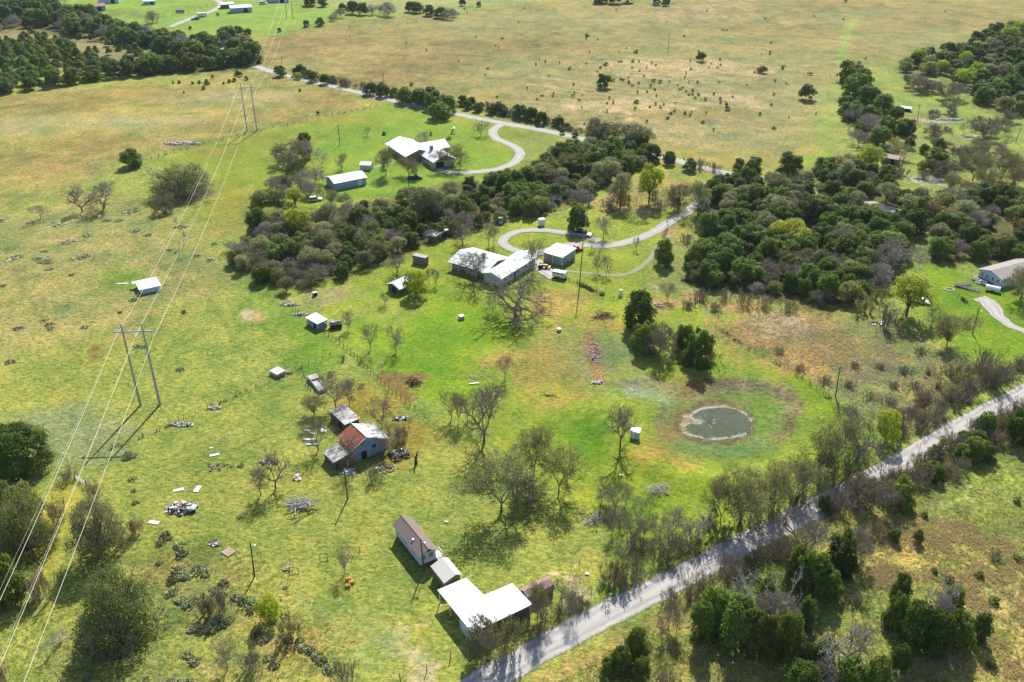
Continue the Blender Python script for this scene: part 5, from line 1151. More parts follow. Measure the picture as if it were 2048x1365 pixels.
def pointed_labels():
    CUT = [' in ', ' packed ', ' crowded ', ' on ', ' of ', ' at ', ' rising ', ' beyond ', ' beside ', ' below ', ' inside ', ' among ', ' standing ', ' dotted ', ' scattered ', ' between ', ' amid ', ' under ', ' lining ', ' from ', ' near ', ' above ', ' beneath ', ' left ', ' clump on']
    def short(s):
        k = min([s.find(c) for c in CUT if s.find(c) > 0] + [len(s)]); return s[:k]
    used = {}; by = {}
    for p in PL: by.setdefault(p[5], []).append(p)
    for lab, L in by.items():
        if len(L) < 2: continue
        base = short(lab); tail = lab[len(base):]; q = {id(p): px_of(p[1], p[2], p[4] * .5) for p in L}; free = list(L)
        def take(p, text):
            t_ = ' '.join(text.split())
            if t_ in used or len(t_.split()) > 16: return False
            used[t_] = 1; p[5] = t_; free.remove(p); return True
        def ext(word, key):
            if len(free) > 1: take(min(free, key=key), word + ' ' + base + tail)
        ext('leftmost', lambda p: q[id(p)][0]); ext('rightmost', lambda p: q[id(p)][0] * -1); ext('farthest', lambda p: q[id(p)][1]); ext('nearest', lambda p: -q[id(p)][1]); ext('broadest', lambda p: -p[3] * pxm(p[1], p[2])); ext('smallest', lambda p: p[3] * pxm(p[1], p[2]))
        if len(L) == 2 and len(free) == 1: ext('other', lambda p: 0)
        for mx, my, nm in MARKS:
            for word, ok in (('closest to', lambda a, b: True), ('just left of', lambda a, b: a < -abs(b)), ('just right of', lambda a, b: a > abs(b)), ('just above', lambda a, b: b < -abs(a)), ('just below', lambda a, b: b > abs(a))):
                near = [(math.hypot(q[id(p)][0] - mx, q[id(p)][1] - my), i) for i, p in enumerate(free) if ok(q[id(p)][0] - mx, q[id(p)][1] - my)]
                if near and min(near)[0] < 90 and min(near)[0] > 8: take(free[min(near)[1]], base + ' ' + word + ' ' + nm)
        if len(free) == 1: take(free[0], 'remaining middle ' + base + tail)
pointed_labels()
# ---- link them: the tree and each of its parts copied; the 290 largest junipers singly, the remainder as one mass
def link_plants():
    r = random.Random(3)
    def size(p): return p[3] * pxm(p[1], p[2])
    limit = {}
    for nm in set(NAMES.values()):
        L = sorted([p for p in PL if NAMES[p[0]] == nm], key=size, reverse=True)
        limit[nm] = set(id(p) for p in L[290:])
    rest = {}
    for p in PL:
        kind, x, y, w, h, label, group = p
        var = PROTO[kind]; parts, W, H = var[r.randrange(len(var))]
        sxy = w / W; szz = h / H; rot = r.random() * 6.283; q = sxy * r.uniform(.92, 1.08)
        if id(p) in limit[NAMES[kind]]:
            rest.setdefault(kind, []).append((parts, x, y, sxy, szz, rot)); continue
        small = len(parts) == 1
        zg = float(hz(x, y))
        if small:
            o = bpy.data.objects.new(NAMES[kind], parts[0][1]); C.objects.link(o)
        else:
            o = bpy.data.objects.new(NAMES[kind], None); C.objects.link(o); o.empty_display_size = 0.3
            for pn, me in parts:
                c = bpy.data.objects.new(pn, me); C.objects.link(c); c.parent = o
        o.location = (x, y, zg - (0.10 * h if kind in ('juniper', 'juniper_far', 'big_juniper', 'evergreen_oak', 'twiggy_oak', 'big_oak', 'big_mesquite', 'mesquite', 'young_juniper', 'sapling', 'bright_bush') else 0.02)); o.rotation_euler = (0, 0, rot); o.scale = (sxy, q, szz)
        tag(o, label, CATS.get(kind, 'tree'), group)
    for kind, L in rest.items():
        V, F, k = [], [], 0; mats = None
        for parts, x, y, sx, sz, rot in L:
            me = parts[0][1]; n = len(me.vertices); co = np.empty(n * 3); me.vertices.foreach_get('co', co); co = co.reshape(-1, 3)
            fq = len(me.polygons); fi = np.empty(fq * 4, int); me.polygons.foreach_get('vertices', fi) if all(len(pp.vertices) == 4 for pp in me.polygons[:5]) else None
            ca, sa = math.cos(rot), math.sin(rot)
            X = (co[:, 0] * ca - co[:, 1] * sa) * sx + x; Y = (co[:, 0] * sa + co[:, 1] * ca) * sx + y
            V.append(np.stack([X, Y, co[:, 2] * sz], 1)); F.append(fi.reshape(-1, 4) + k); k += n; mats = me.materials[0]
        o = meshobj({'juniper_far': 'distant_juniper_mass', 'juniper': 'juniper_mass', 'sapling': 'far_saplings'}.get(kind, NAMES[kind] + '_mass'), np.concatenate(V), np.concatenate(F), mats)
        tag(o, 'mass of the smallest distant junipers filling the far woods' if 'juniper' in kind else 'the smallest far plants', 'trees', kind='stuff')
    print('plants', len(PL), {nm: sum(NAMES[p[0]] == nm for p in PL) for nm in set(NAMES.values())})
link_plants()

# ---- weeds and grass tussocks: too many to count
def tussocks(name, polys, n, s0, s1, mat, seed, label):
    rs = np.random.RandomState(seed); V = []; r = random.Random(seed)
    for (poly, share) in polys:
        P = [G(*p) for p in poly]; x0, x1 = min(p[0] for p in P), max(p[0] for p in P); y0, y1 = min(p[1] for p in P), max(p[1] for p in P)
        N = int(n * share); x = rs.uniform(x0, x1, N * 3); y = rs.uniform(y0, y1, N * 3)
        ok = (sdist(x, y, P) > 0) & (rs.rand(N * 3) < np.clip((fbm(x, y, 4, seed, 3) - .36) * 4, 0, 1)); x, y = x[ok][:N], y[ok][:N]
        for k in range(5):
            a = rs.uniform(0, 6.28, len(x)); s = rs.uniform(s0, s1, len(x)); b = a + 1.57
            bx, by = x + rs.normal(0, .15, len(x)), y + rs.normal(0, .15, len(x)); zg = hz(x, y); ln = rs.uniform(.3, .9, len(x))
            V.append(np.stack([np.stack([bx + np.cos(b) * s * .16, by + np.sin(b) * s * .16, zg], 1), np.stack([bx - np.cos(b) * s * .16, by - np.sin(b) * s * .16, zg], 1), np.stack([bx + np.cos(a) * s * ln, by + np.sin(a) * s * ln, zg + s], 1)], 1))
    V = np.concatenate(V).reshape(-1, 3); o = meshobj(name, V, np.arange(len(V)).reshape(-1, 3), M[mat]); tag(o, label, 'grass', kind='stuff')
def grassmat(name, c1, c2):
    m, n, l, b = newmat(name); v = objvec(n); l.new(mixc(n, l, c1, c2, ramp(n, l, noise(n, l, .35, 4, .6, v), .35, .65)), b.inputs['Base Color']); b.inputs['Roughness'].default_value = .8
    t = n.new('ShaderNodeBsdfTranslucent'); l.new(mixc(n, l, c1, c2, .5), t.inputs[0]); mx = n.new('ShaderNodeMixShader'); mx.inputs[0].default_value = .5
    l.new(b.outputs[0], mx.inputs[1]); l.new(t.outputs[0], mx.inputs[2]); l.new(mx.outputs[0], n['Material Output'].inputs[0]); return m
M['straw'] = grassmat('straw_grass', (.66, .52, .30), (.48, .42, .20)); M['weeds'] = grassmat('green_weeds', (.26, .32, .08), (.38, .38, .13)); M['reeds'] = grassmat('dry_reeds', (.62, .46, .32), (.50, .42, .26))
fieldR = [(1000, 1420), (1240, 1290), (1500, 1130), (1760, 990), (2000, 870), (2100, 830), (2100, 1400), (1500, 1400)]
tussocks('straw_grass', [(fieldR, .45), ([(1700, 1060), (1800, 1020), (2100, 1080), (2100, 1400), (1860, 1380), (1860, 1160), (1750, 1180)], .55)], 16000, .2, .5, 'straw', 1, 'tussocks of straw-coloured grass over the near right field')
tussocks('green_weeds', [(fieldR, 1.0)], 9000, .18, .42, 'weeds', 2, 'green weeds among the straw of the near right field')
tussocks('dry_reeds', [([(1430, 660), (1560, 628), (1720, 650), (1880, 700), (1980, 740), (1900, 800), (1800, 860), (1620, 760)], 1.0)], 5000, .2, .5, 'reeds', 3, 'dry reddish reeds in the rough plot right of the property')
tussocks('pasture_weeds', [([(280, 1000), (520, 1100), (700, 1290), (700, 1400), (-50, 1400), (-50, 1250), (300, 1150)], .5), ([(-50, 480), (420, 440), (560, 620), (640, 740), (300, 900), (-50, 860)], .5)], 6000, .15, .36, 'weeds', 4, 'coarse weeds over the left pasture')

def strip(pts, w):
    L = [Vector(G(*p)) for p in pts]; a, b = [], []
    for i, p in enumerate(L):
        d = (L[min(len(L) - 1, i + 1)] - L[max(0, i - 1)]).normalized(); a.append((p.x - d.y * w / 2, p.y + d.x * w / 2)); b.append((p.x + d.y * w / 2, p.y - d.x * w / 2))
    return a + b[::-1]
_G = G
FL = [([(288, 322), (345, 306), (420, 286), (500, 266), (580, 250), (640, 236), (700, 224), (778, 209)], 1.6, .3), ([(172, 925), (215, 900), (270, 882), (345, 850), (420, 815), (480, 790), (540, 765), (585, 745), (605, 735)], 1.0, .22), ([(560, 592), (600, 630), (650, 668), (700, 705), (745, 748), (790, 790), (830, 820)], .9, .2), ([(1430, 655), (1500, 700), (1580, 742), (1660, 800), (1740, 855), (1800, 895)], 1.2, .25), ([(1125, 558), (1150, 566), (1175, 577), (1207, 592)], 1.2, .2), ([(1160, 274), (1250, 294), (1330, 312), (1420, 332)], 2.0, .3), ([(352, 510), (372, 480), (350, 440), (330, 405), (290, 330)], 1.2, .2)]
POLY = [(strip(a, b), c) for a, b, c in FL]
G = lambda *p: p
M['lineweeds'] = grassmat('fence_line_weeds', (.10, .09, .05), (.17, .15, .08))
tussocks('fence_line_weeds', POLY, 2600, .35, .9, 'lineweeds', 5, 'dark rank weeds grown up along the fence lines')
G = _G
# ------------------------------------------------------------------ buildings
def gwalls(mb, x0, x1, y0, y1, ze, zr, yr=None, z0=0.0, ze2=None):
    """gabled box, ridge along x"""
    yr = (y0 + y1) / 2 if yr is None else yr; e2 = ze if ze2 is None else ze2
    P = [(y0, z0), (y1, z0), (y1, e2), (yr, zr), (y0, ze)]; n = 5
    vs = [(x0, a, b) for a, b in P] + [(x1, a, b) for a, b in P]
    return mb.add(vs, [tuple(range(n - 1, -1, -1)), tuple(range(n, 2 * n))] + [(i, (i + 1) % n, (i + 1) % n + n, i + n) for i in (0, 1, 4)])
def slope(mb, x0, x1, ya, za, yb, zb, t=.09):
    """one roof slope from its eave line (ya,za) to its ridge line (yb,zb)"""
    return mb.slab([(x0, ya, za), (x1, ya, za), (x1, yb, zb), (x0, yb, zb)] if ya < yb else [(x1, ya, za), (x0, ya, za), (x0, yb, zb), (x1, yb, zb)], t)
def swapxy(mb): mb.v = [(-v[1], v[0], v[2]) for v in mb.v]; return mb   # ridge along x -> along y (quarter turn)
def shift(mb, dx, dy, dz=0): mb.v = [(v[0] + dx, v[1] + dy, v[2] + dz) for v in mb.v]; return mb
def window(parent, c, w, h, face, mat='white', pane='glass'):
    """frame with its pane; face: which way it looks (-y, +y, -x, +x in the building's own axes)"""
    fr = MB(); g_ = MB(); t = .05; b = .09
    def bx(m, u, z, du, dz, off, th):
        if face in ('-y', '+y'): s = -1 if face == '-y' else 1; m.box((c[0] + u, c[1] + s * off, c[2] + z), (du, th, dz))
        else: s = -1 if face == '-x' else 1; m.box((c[0] + s * off, c[1] + u, c[2] + z), (th, du, dz))
    for u in (-w / 2, w / 2): bx(fr, u, 0, b, h + b, .03, .1)
    for q in (-h / 2, 0, h / 2): bx(fr, 0, q, w - b, b, .03, .096)
    bx(g_, 0, 0, w - b, h - b, .012, .04)
    f = fr.build('window', M[mat], parent); g_.build('pane', M[pane], f); return f
def door(parent, c, w, h, face, mat='white'):
    d = MB(); k = MB(); s = -1 if face[0] == '-' else 1
    if face[1] == 'y': d.box((c[0], c[1] + s * .03, c[2] + h / 2), (w, .1, h)); k.box((c[0] + w * .36, c[1] + s * .11, c[2] + h * .48), (.08, .06, .08))
    else: d.box((c[0] + s * .03, c[1], c[2] + h / 2), (.1, w, h)); k.box((c[0] + s * .11, c[1] + w * .36, c[2] + h * .48), (.06, .08, .08))
    o = d.build('door', M[mat], parent); k.build('handle', M['black'], o); return o

# main house: local x runs down-right along wing A, y up-right along wing B
t = thing('ranch_house', 'main ranch house with two pale metal roofed wings behind the huge bare oak', 'house', (-8.5, 247.0), R(-34))
w_ = MB(); gwalls(w_, -13.6, 0.0, 1.6, 13.2, 2.7, 4.3, 6.6); w_.build('wall', M['brick'], t)
w2 = MB(); gwalls(w2, -.4, 18.6, -6.5, -.2, 2.7, 4.0); swapxy(w2); w2.build('wing_wall', M['bluewall'], t)
r_ = MB(); slope(r_, -14.3, .6, 0.2, 2.72, 6.6, 4.45); slope(r_, -14.3, .6, 13.8, 2.72, 6.6, 4.45); r_.build('roof', M['greyroof'], t)
r_ = MB(); slope(r_, -1.1, 19.2, -7.2, 2.84, -3.4, 4.16); slope(r_, -1.1, 19.2, .5, 2.84, -3.4, 4.16); swapxy(r_); r_.build('wing_roof', M['greyroofy'], t)
p = MB()
for x in (-13.6, -10.2, -6.8, -3.4): p.box((x, .45, 1.36), (.14, .14, 2.72))
p.build('porch_posts', M['white'], t)
for x in (-11.8, -8.2, -4.4): window(t, (x, 1.6, 1.5), 1.2, 1.1, '-y')
door(t, (-6.3, 1.6, 0), .95, 2.05, '-y', 'boards')
window(t, (-13.6, 8.6, 1.5), 1.4, 1.0, '-x'); window(t, (-13.6, 4.2, 1.5), 1.0, 1.0, '-x')
for y in (1.6, 5.2, 9.0, 13.0, 16.4): window(t, (6.5, y, 1.55), 1.3, 1.1, '+x')
door(t, (6.5, 7.1, 0), 1.0, 2.05, '+x', 'boards'); window(t, (3.2, -.4, 1.6), 1.6, 1.1, '-y')
c = MB(); c.box((-5.0, 6.9, 4.6), (.9, .7, 1.3)); c.box((-5.0, 6.9, 5.27), (1.05, .85, .1)); c.build('chimney', M['brick'], t)

# garage
t = thing('garage', 'square metal garage with white flat roof and blue-green doors', 'garage', (15.8, 257.6), R(-35))
w_ = MB(); w_.box((-3.45, 4.0, 1.6), (6.8, 7.8, 3.2)); w_.build('wall', M['brick'], t)
f_ = MB(); f_.box((-1.75, .05, 1.5), (3.3, .14, 3.0)); f_.build('garage_door', M['greenwall'], t)
f_ = MB(); f_.box((-.02, 4.0, 1.5), (.12, 7.6, 3.0)); f_.build('side_panel', M['greenwall'], t)
p = MB()
for x, y in ((-3.5, 0), (-.02, 0), (.03, 4.2), (.03, 7.8), (-6.85, 0)): p.box((x, y, 1.55), (.16, .16, 3.1))
p.build('corner_trim', M['white'], t)
r_ = MB(); r_.slab([(-7.3, -.4, 3.28), (.4, -.4, 3.28), (.4, 8.3, 3.45), (-7.3, 8.3, 3.45)], .14); r_.build('roof', M['whiteroofx'], t)

# tin shed beside the fresh green tree
t = thing('tin_shed', 'small shed with curling tin roof beside the bushy fresh green tree', 'shed', (-33.2, 236.6), R(-42))
w_ = MB(); gwalls(w_, .3, 8.6, .3, 5.6, 2.0, 2.9); swapxy(w_); shift(w_, 0, 0); w_.build('wall', M['boards'], t)
r_ = MB(); slope(r_, 0, 9.0, 0, 2.02, 3.0, 3.1); slope(r_, 0, 9.0, 6.0, 2.02, 3.0, 3.1); swapxy(r_); r_.build('roof', M['tinroof'], t)
d = MB(); d.box((-3.0, .26, .95), (1.6, .1, 1.9)); d.build('doorway', M['dark'], t)

# ruined stone hut
t = thing('stone_ruin', 'roofless grey rubble stone hut with a pale top behind the tin shed', 'ruin', (-31.6, 260.2), R(-27))
b_ = MB(); rr = random.Random(4)
b_.box((2.35, .9, 1.3), (4.6, 1.8, 2.6))
for i in range(130):
    x = rr.uniform(.05, 4.65); zz = rr.uniform(.1, 2.55); b_.box((x, -.02 - rr.random() * .06, zz), (rr.uniform(.25, .6), .2, rr.uniform(.18, .35)), rr.gauss(0, .04))
for i in range(40): b_.box((4.68, rr.uniform(.1, 1.7), rr.uniform(.1, 2.5)), (.2, rr.uniform(.25, .5), rr.uniform(.18, .35)))
b_.build('stone_wall', M['stone'], t)
r_ = MB(); r_.slab([(-.1, .0, 2.66), (4.8, .0, 2.66), (4.8, 1.9, 2.78), (-.1, 1.9, 2.78)], .1); r_.build('roof_slab', M['concrete'], t)

# small open-fronted animal shed at the tree belt
x, y = G(876, 478)
t = thing('open_shed', 'dark open shed with white roof edge under the tree belt', 'shed', (x, y), R(56))
w_ = MB(); w_.box((0, 1.5, 1.1), (7.0, .12, 2.2)); w_.box((-3.5, 0, 1.1), (.12, 3, 2.2)); w_.box((3.5, 0, 1.1), (.12, 3, 2.2)); w_.build('wall', M['boards'], t)
r_ = MB(); r_.slab([(-3.9, -1.8, 2.6), (3.9, -1.8, 2.6), (3.9, 1.8, 2.25), (-3.9, 1.8, 2.25)], .1); r_.build('roof', M['whiteroofx'], t)
p = MB(); [p.box((q, -1.6, 1.25), (.12, .12, 2.5)) for q in (-3.4, 0, 3.4)]; p.build('front_posts', M['post'], t)

# well house on the dam
t = thing('well_house', 'tiny white well house with flat roof beside a tall bare tree', 'well house', G(1268, 886), R(-20))
w_ = MB(); w_.box((0, 0.7, 1.0), (1.9, 1.5, 2.0)); w_.build('wall', M['bluewall'], t)
r_ = MB(); r_.slab([(-1.15, -.25, 2.08), (1.15, -.25, 2.08), (1.15, 1.65, 2.2), (-1.15, 1.65, 2.2)], .1); r_.build('roof', M['whiteroofx'], t)
door(t, (-.3, -.05, 0), .75, 1.7, '-y', 'white')

# white low shed in the left pasture
t = thing('low_shed', 'low shed with white roof alone in the left pasture', 'shed', (-110.2, 237.4), R(31))
w_ = MB(); w_.box((2.85, 3.3, .8), (5.6, 6.4, 1.6)); w_.build('wall', M['bluewall'], t)
r_ = MB(); r_.slab([(-.3, -.3, 1.72), (6.1, -.3, 1.72), (6.1, 6.9, 1.72), (-1.2, 6.9, 1.72), (-1.2, 5.2, 1.72), (-.3, 5.2, 1.72)], .14); r_.build('roof', M['whiteroof'], t)
t = thing('loose_plank', 'white plank lying left of the low white-roofed shed', 'plank', G(245, 568), R(8)); MB().box((0, 0, .08), (3.4, .5, .1)).build('plank', M['white'], t)

# rusty barn and its annex: local x runs down-right along the ridge, y up-right across it
t = thing('old_barn', 'weathered barn with rusty red roof and blue board gable', 'barn', (-38.4, 153.6), R(-52 + 0.0))
ox = 0
w_ = MB(); P_ = [(0.3, 0), (13.0, 0), (13.0, 2.7), (7.6, 5.0), (4.4, 3.5), (4.4, 2.9), (.3, 2.3)]
XA, XB = -6.3, 0.0
vs = [(XA, a, b) for a, b in P_] + [(XB, a, b) for a, b in P_]
# main body (tall bay) and the two aisles as separate walls so the lean-to can be shorter
w_ = MB(); gwalls(w_, XA + 1.2, XB + .9, 4.5, 12.6, 3.45, 5.2, 7.9, ze2=3.0); w_.build('wall', M['boards'], t)
g_ = MB(); g_.add([(XB + .96, 4.5, 0), (XB + .96, 12.6, 0), (XB + .96, 12.6, 2.95), (XB + .96, 7.9, 5.1), (XB + .96, 4.5, 3.4), (XB + 1.04, 4.5, 0), (XB + 1.04, 12.6, 0), (XB + 1.04, 12.6, 2.95), (XB + 1.04, 7.9, 5.1), (XB + 1.04, 4.5, 3.4)],
    [(4, 3, 2, 1, 0), (5, 6, 7, 8, 9), (0, 1, 6, 5), (1, 2, 7, 6), (2, 3, 8, 7), (3, 4, 9, 8), (4, 0, 5, 9)]); g_.build('gable_boards', M['oldblue'], t)
d = MB(); d.box((XB + 1.08, 7.0, 1.0), (.1, 1.3, 2.0)); d.build('doorway', M['dark'], t)
d = MB(); d.box((XB + 1.07, 9.6, 2.3), (.08, .9, .8)); d.build('window_opening', M['dark'], t)
r_ = MB(); slope(r_, XA + .9, XB + 1.3, 4.1, 3.42, 7.9, 5.38); r_.build('rusted_slope', M['rustroof'], t)
r_ = MB(); slope(r_, XA + .9, XB + 1.3, 10.6, 4.2, 7.9, 5.38); r_.build('half_rusted_slope', M['rustroof2'], t)
r_ = MB(); slope(r_, XA + .4, XB + 1.6, 13.3, 2.9, 10.62, 4.1); r_.build('grey_slope', M['tinroof'], t)
c = MB(); c.tube((XA + .9, 7.9, 5.42), (XB + 1.3, 7.9, 5.42), .13, n=6); c.tube((XB + 1.28, 4.1, 3.44), (XB + 1.28, 7.9, 5.4), .09, n=5); c.build('ridge_cap', M['white'], t)
c = MB()
for i in range(6): c.box((XB + 1.12, 4.9 + i * .5, 3.35 + i * .235), (.12, .26, .3))
c.build('rafter_ends', M['dark'], t)
r_ = MB(); r_.slab([(-4.0, -.3, 2.1), (.9, -.3, 2.1), (.9, 4.3, 2.9), (-4.0, 4.3, 2.9)], .08); r_.build('lean_to_roof', M['leafroof'], t)
w_ = MB(); w_.box((-3.9, 2.1, 1.1), (.12, 4.2, 2.2)); w_.box((-1.5, .0, 1.0), (4.8, .1, 2.0)); w_.build('lean_to_wall', M['boards'], t)
p = MB()
for x, y in ((.8, 0), (.8, 2.1), (.8, 4.2)): p.box((x, y, 1.1), (.16, .16, 2.2))
p.build('lean_to_posts', M['post'], t)
t = thing('barn_annex', 'low annex with leaf-littered flat roof behind the rusty barn', 'shed', (-37.9, 166.4), R(-52))
w_ = MB(); w_.box((-3.6, 1.95, 1.15), (7.0, 3.6, 2.3)); w_.build('wall', M['boards'], t)
r_ = MB(); r_.slab([(-7.5, -.05, 2.5), (.1, -.05, 2.5), (.1, 4.05, 2.62), (-7.5, 4.05, 2.62)], .1); r_.build('roof', M['leafroof'], t)
d = MB(); d.box((-2.5, .12, .95), (1.4, .1, 1.7)); d.build('doorway', M['dark'], t)
x, y = G(638, 788)
t = thing('concrete_trough', 'long grey concrete trough with a raised block at one end', 'trough', (x, y), R(-58))
b_ = MB(); b_.box((-3.9, 0.15, .45), (7.8, .22, .9)); b_.box((-3.9, 2.0, .45), (7.8, .22, .9)); b_.box((-.1, 1.08, .45), (.2, 1.64, .9)); b_.box((-3.9, 1.08, .35), (7.4, 1.6, .6)); b_.build('basin', M['concrete'], t)
b_ = MB(); b_.box((-6.6, 1.1, .85), (2.2, 2.3, .5)); b_.build('end_block', M['concrete'], t)
t = thing('concrete_block', 'pale square concrete cistern beside the pasture fence', 'cistern', (-60.2, 191.0), R(-38))
MB().box((0, 1.6, .5), (3.1, 2.6, 1.0)).build('tank', M['concrete'], t); b_ = MB(); b_.box((0, 1.6, 1.06), (3.25, 2.75, .12)); b_.build('lid', M['rock'], t)

# cottage on blocks
t = thing('cottage', 'narrow pale blue cottage with brown shingle roof raised on blocks', 'house', (-18.35, 128.6), R(-57))
w_ = MB(); gwalls(w_, -5.1, 5.1, -1.65, 1.65, 3.1, 4.1, z0=.7); w_.build('wall', M['bluewall'], t)
r_ = MB(); slope(r_, -5.6, 5.6, -2.05, 3.0, 0, 4.28); slope(r_, -5.6, 5.6, 2.05, 3.0, 0, 4.28); r_.build('roof', M['shingle'], t)
c = MB(); c.tube((-5.6, 0, 4.3), (5.6, 0, 4.3), .07, n=4); c.build('ridge_cap', M['shingle'], t)
b_ = MB(); [b_.box((x, y, .3), (.4, .4, .62)) for x in (-4.8, -2.4, 0, 2.4, 4.8) for y in (-1.4, 1.4)]; b_.box((0, 0, .66), (10.3, 3.4, .1)); b_.build('foundation_blocks', M['boards'], t)
window(t, (-3.9, -1.65, 2.2), .8, 1.0, '-y'); window(t, (-.6, -1.65, 2.2), .8, 1.0, '-y'); window(t, (2.8, -1.65, 2.2), .8, 1.0, '-y')
window(t, (5.1, -.75, 2.3), .6, .95, '+x'); window(t, (5.1, .55, 2.3), 1.1, 1.1, '+x')
c = MB(); c.box((5.14, 0, 3.45), (.08, 1.6, .35)); c.build('gable_vent', M['dark'], t)
s_ = MB(); s_.box((4.3, 2.3, 1.0), (1.6, 1.3, .1))
for k in range(5): s_.box((5.25 + k * .3, 2.3, .9 - k * .17), (.28, 1.1, .07))
s_.build('steps', M['white'], t)
q = MB()
for x in (3.55, 4.3, 5.05): q.tube((x, 2.95, .95), (x, 2.95, 1.95), .04, n=4)
q.tube((3.55, 2.95, 1.95), (5.05, 2.95, 1.95), .04, n=4); q.tube((5.05, 2.95, 1.95), (6.5, 2.95, 1.0), .04, n=4); q.tube((6.5, 2.95, .1), (6.5, 2.95, 1.0), .04, n=4); q.build('handrail', M['white'], t)
c = MB(); c.cyl((1.2, -1.0, 3.75), .22, .35, n=8); c.build('roof_vent', M['white'], t)
door(t, (4.1, 1.65, .75), .85, 2.0, '+y', 'white')

# cream-roofed shed, L-shaped carport, dull red shed
t = thing('storage_shed', 'small brown shed with cream roof between cottage and carport', 'shed', (-11.9, 120.3), R(-57.5))
w_ = MB(); gwalls(w_, -2.35, 2.35, -1.55, 1.5, 2.45, 3.15, .55, ze2=2.75); w_.build('wall', M['gablebrown'], t)
r_ = MB(); slope(r_, -2.6, 2.6, -1.9, 2.42, .55, 3.3); slope(r_, -2.6, 2.6, 1.75, 2.72, .55, 3.3); r_.build('roof', M['tanroof'], t)
door(t, (2.35, .3, 0), 1.0, 1.9, '+x', 'boards')
t = thing('carport', 'large L-shaped carport with flat bright white roof by the road', 'carport', (-4.9, 113.7), R(33))
P_ = [((x + 4.9), (y - 113.7)) for x, y in ((-13.1, 115.0), (-6.6, 105.1), (3.5, 111.5), (0.1, 116.6), (-4.9, 113.7), (-8.2, 118.0))]
ca, sa = math.cos(R(-33)), math.sin(R(-33)); P_ = [(a * ca - b * sa, a * sa + b * ca) for a, b in P_]
r_ = MB(); r_.slab([(a, b, 3.05 - .012 * b) for a, b in P_], .16); r_.build('roof', M['whiteroofx'], t)
def toward(a, b, k): return (a[0] + (b[0] - a[0]) * k, a[1] + (b[1] - a[1]) * k)
cx_ = sum(a for a, b in P_) / 6; cy_ = sum(b for a, b in P_) / 6
p = MB()
for i in range(6):
    a, b = P_[i], P_[(i + 1) % 6]
    for k in ((0, .33, .66) if math.dist(a, b) > 8 else (0, .5)):
        q = toward(toward(a, b, k), (cx_, cy_), .04); p.box((q[0], q[1], 1.5), (.14, .14, 2.95))
p.build('posts', M['white'], t)
w_ = MB(); a = toward(P_[0], P_[1], .62); b = toward(P_[0], P_[1], .99)
d_ = math.atan2(b[1] - a[1], b[0] - a[0]); L_ = math.dist(a, b); nx_, ny_ = -math.sin(d_) * .2, math.cos(d_) * .2
w_.box(((a[0] + b[0]) / 2 + nx_, (a[1] + b[1]) / 2 + ny_, 1.45), (L_, .1, 2.8), d_); w_.build('side_wall', M['bluewall'], t)
w_ = MB(); a, b = P_[1], P_[2]; d_ = math.atan2(b[1] - a[1], b[0] - a[0]); w_.box(((a[0] + b[0]) / 2 - math.sin(d_) * .25, (a[1] + b[1]) / 2 + math.cos(d_) * .25, 1.4), (math.dist(a, b) * .94, .1, 2.7), d_); w_.build('road_side_wall', M['boards'], t)
t = thing('loafing_shed', 'dull red barrel-roofed shed at the right end of the white carport', 'shed', (4.4, 116.5), R(33))
w_ = MB(); w_.box((0, 1.35, .75), (5.3, .08, 1.5)); w_.box((0, -1.35, .75), (5.3, .08, 1.5)); w_.box((2.6, 0, 1.2), (.08, 2.6, 2.3)); w_.build('wall', M['gablebrown'], t)
r_ = MB(); prof = [(-1.6, 1.55), (-1.25, 2.25), (0, 2.75), (1.25, 2.25), (1.6, 1.55)]
for (a, b), (c_, d_) in zip(prof[:2], prof[1:3]): slope(r_, -2.9, 2.9, a, b, c_, d_, .06)
for (a, b), (c_, d_) in zip(prof[4:2:-1], prof[3:1:-1]): slope(r_, -2.9, 2.9, a, b, c_, d_, .06)
r_.build('roof', M['pinkroof'], t)

# far ranch house
t = thing('far_ranch_house', 'far cross-gabled house with brilliant white metal roof', 'house', (-44.5, 359.8), R(-60))
w_ = MB(); gwalls(w_, -15.5, -9.5, -.0, 24, 3, 4.8) if False else None
w_ = MB(); gwalls(w_, -21, -.8, 1.2, 12.6, 2.9, 4.9); w_.build('wall', M['brick'], t)
w_ = MB(); gwalls(w_, 3.2, 24.0, -4.6, 7.6, 2.9, 5.0); 
w_ = MB(); gwalls(w_, 8.6, 22.8, -.6, 10.8, 2.9, 5.1); w_.v = [(-v[1] + 8.5, v[0] - 9.6, v[2]) for v in w_.v]
w_ = MB(); gwalls(w_, -2.0, 11.6, 7.8, 17.2, 2.9, 5.1); w_.build('wing_wall', M['cream'], t)
w_ = MB(); gwalls(w_, 1.0, 14.5, 0.6, 10.5, 2.95, 4.85); swapxy(w_); shift(w_, -3.0, 7.2); w_.build('back_wing_wall', M['cream'], t)
r_ = MB(); slope(r_, -21.8, 0, .2, 2.85, 6.9, 5.1); slope(r_, -21.8, 0, 13.4, 2.85, 6.9, 5.1); r_.build('roof', M['whiteroofx'], t)
r_ = MB(); slope(r_, -2.8, 12.6, 7.0, 2.86, 12.5, 5.3); slope(r_, -2.8, 12.6, 18.0, 2.86, 12.5, 5.3); r_.build('wing_roof', M['whiteroofx'], t)
r_ = MB(); slope(r_, 1, 15.4, 0, 2.9, 5.5, 5.0); slope(r_, 1, 15.4, 11.0, 2.9, 5.5, 5.0); swapxy(r_); shift(r_, -3.0, 7.2); r_.build('back_wing_roof', M['whiteroof'], t)
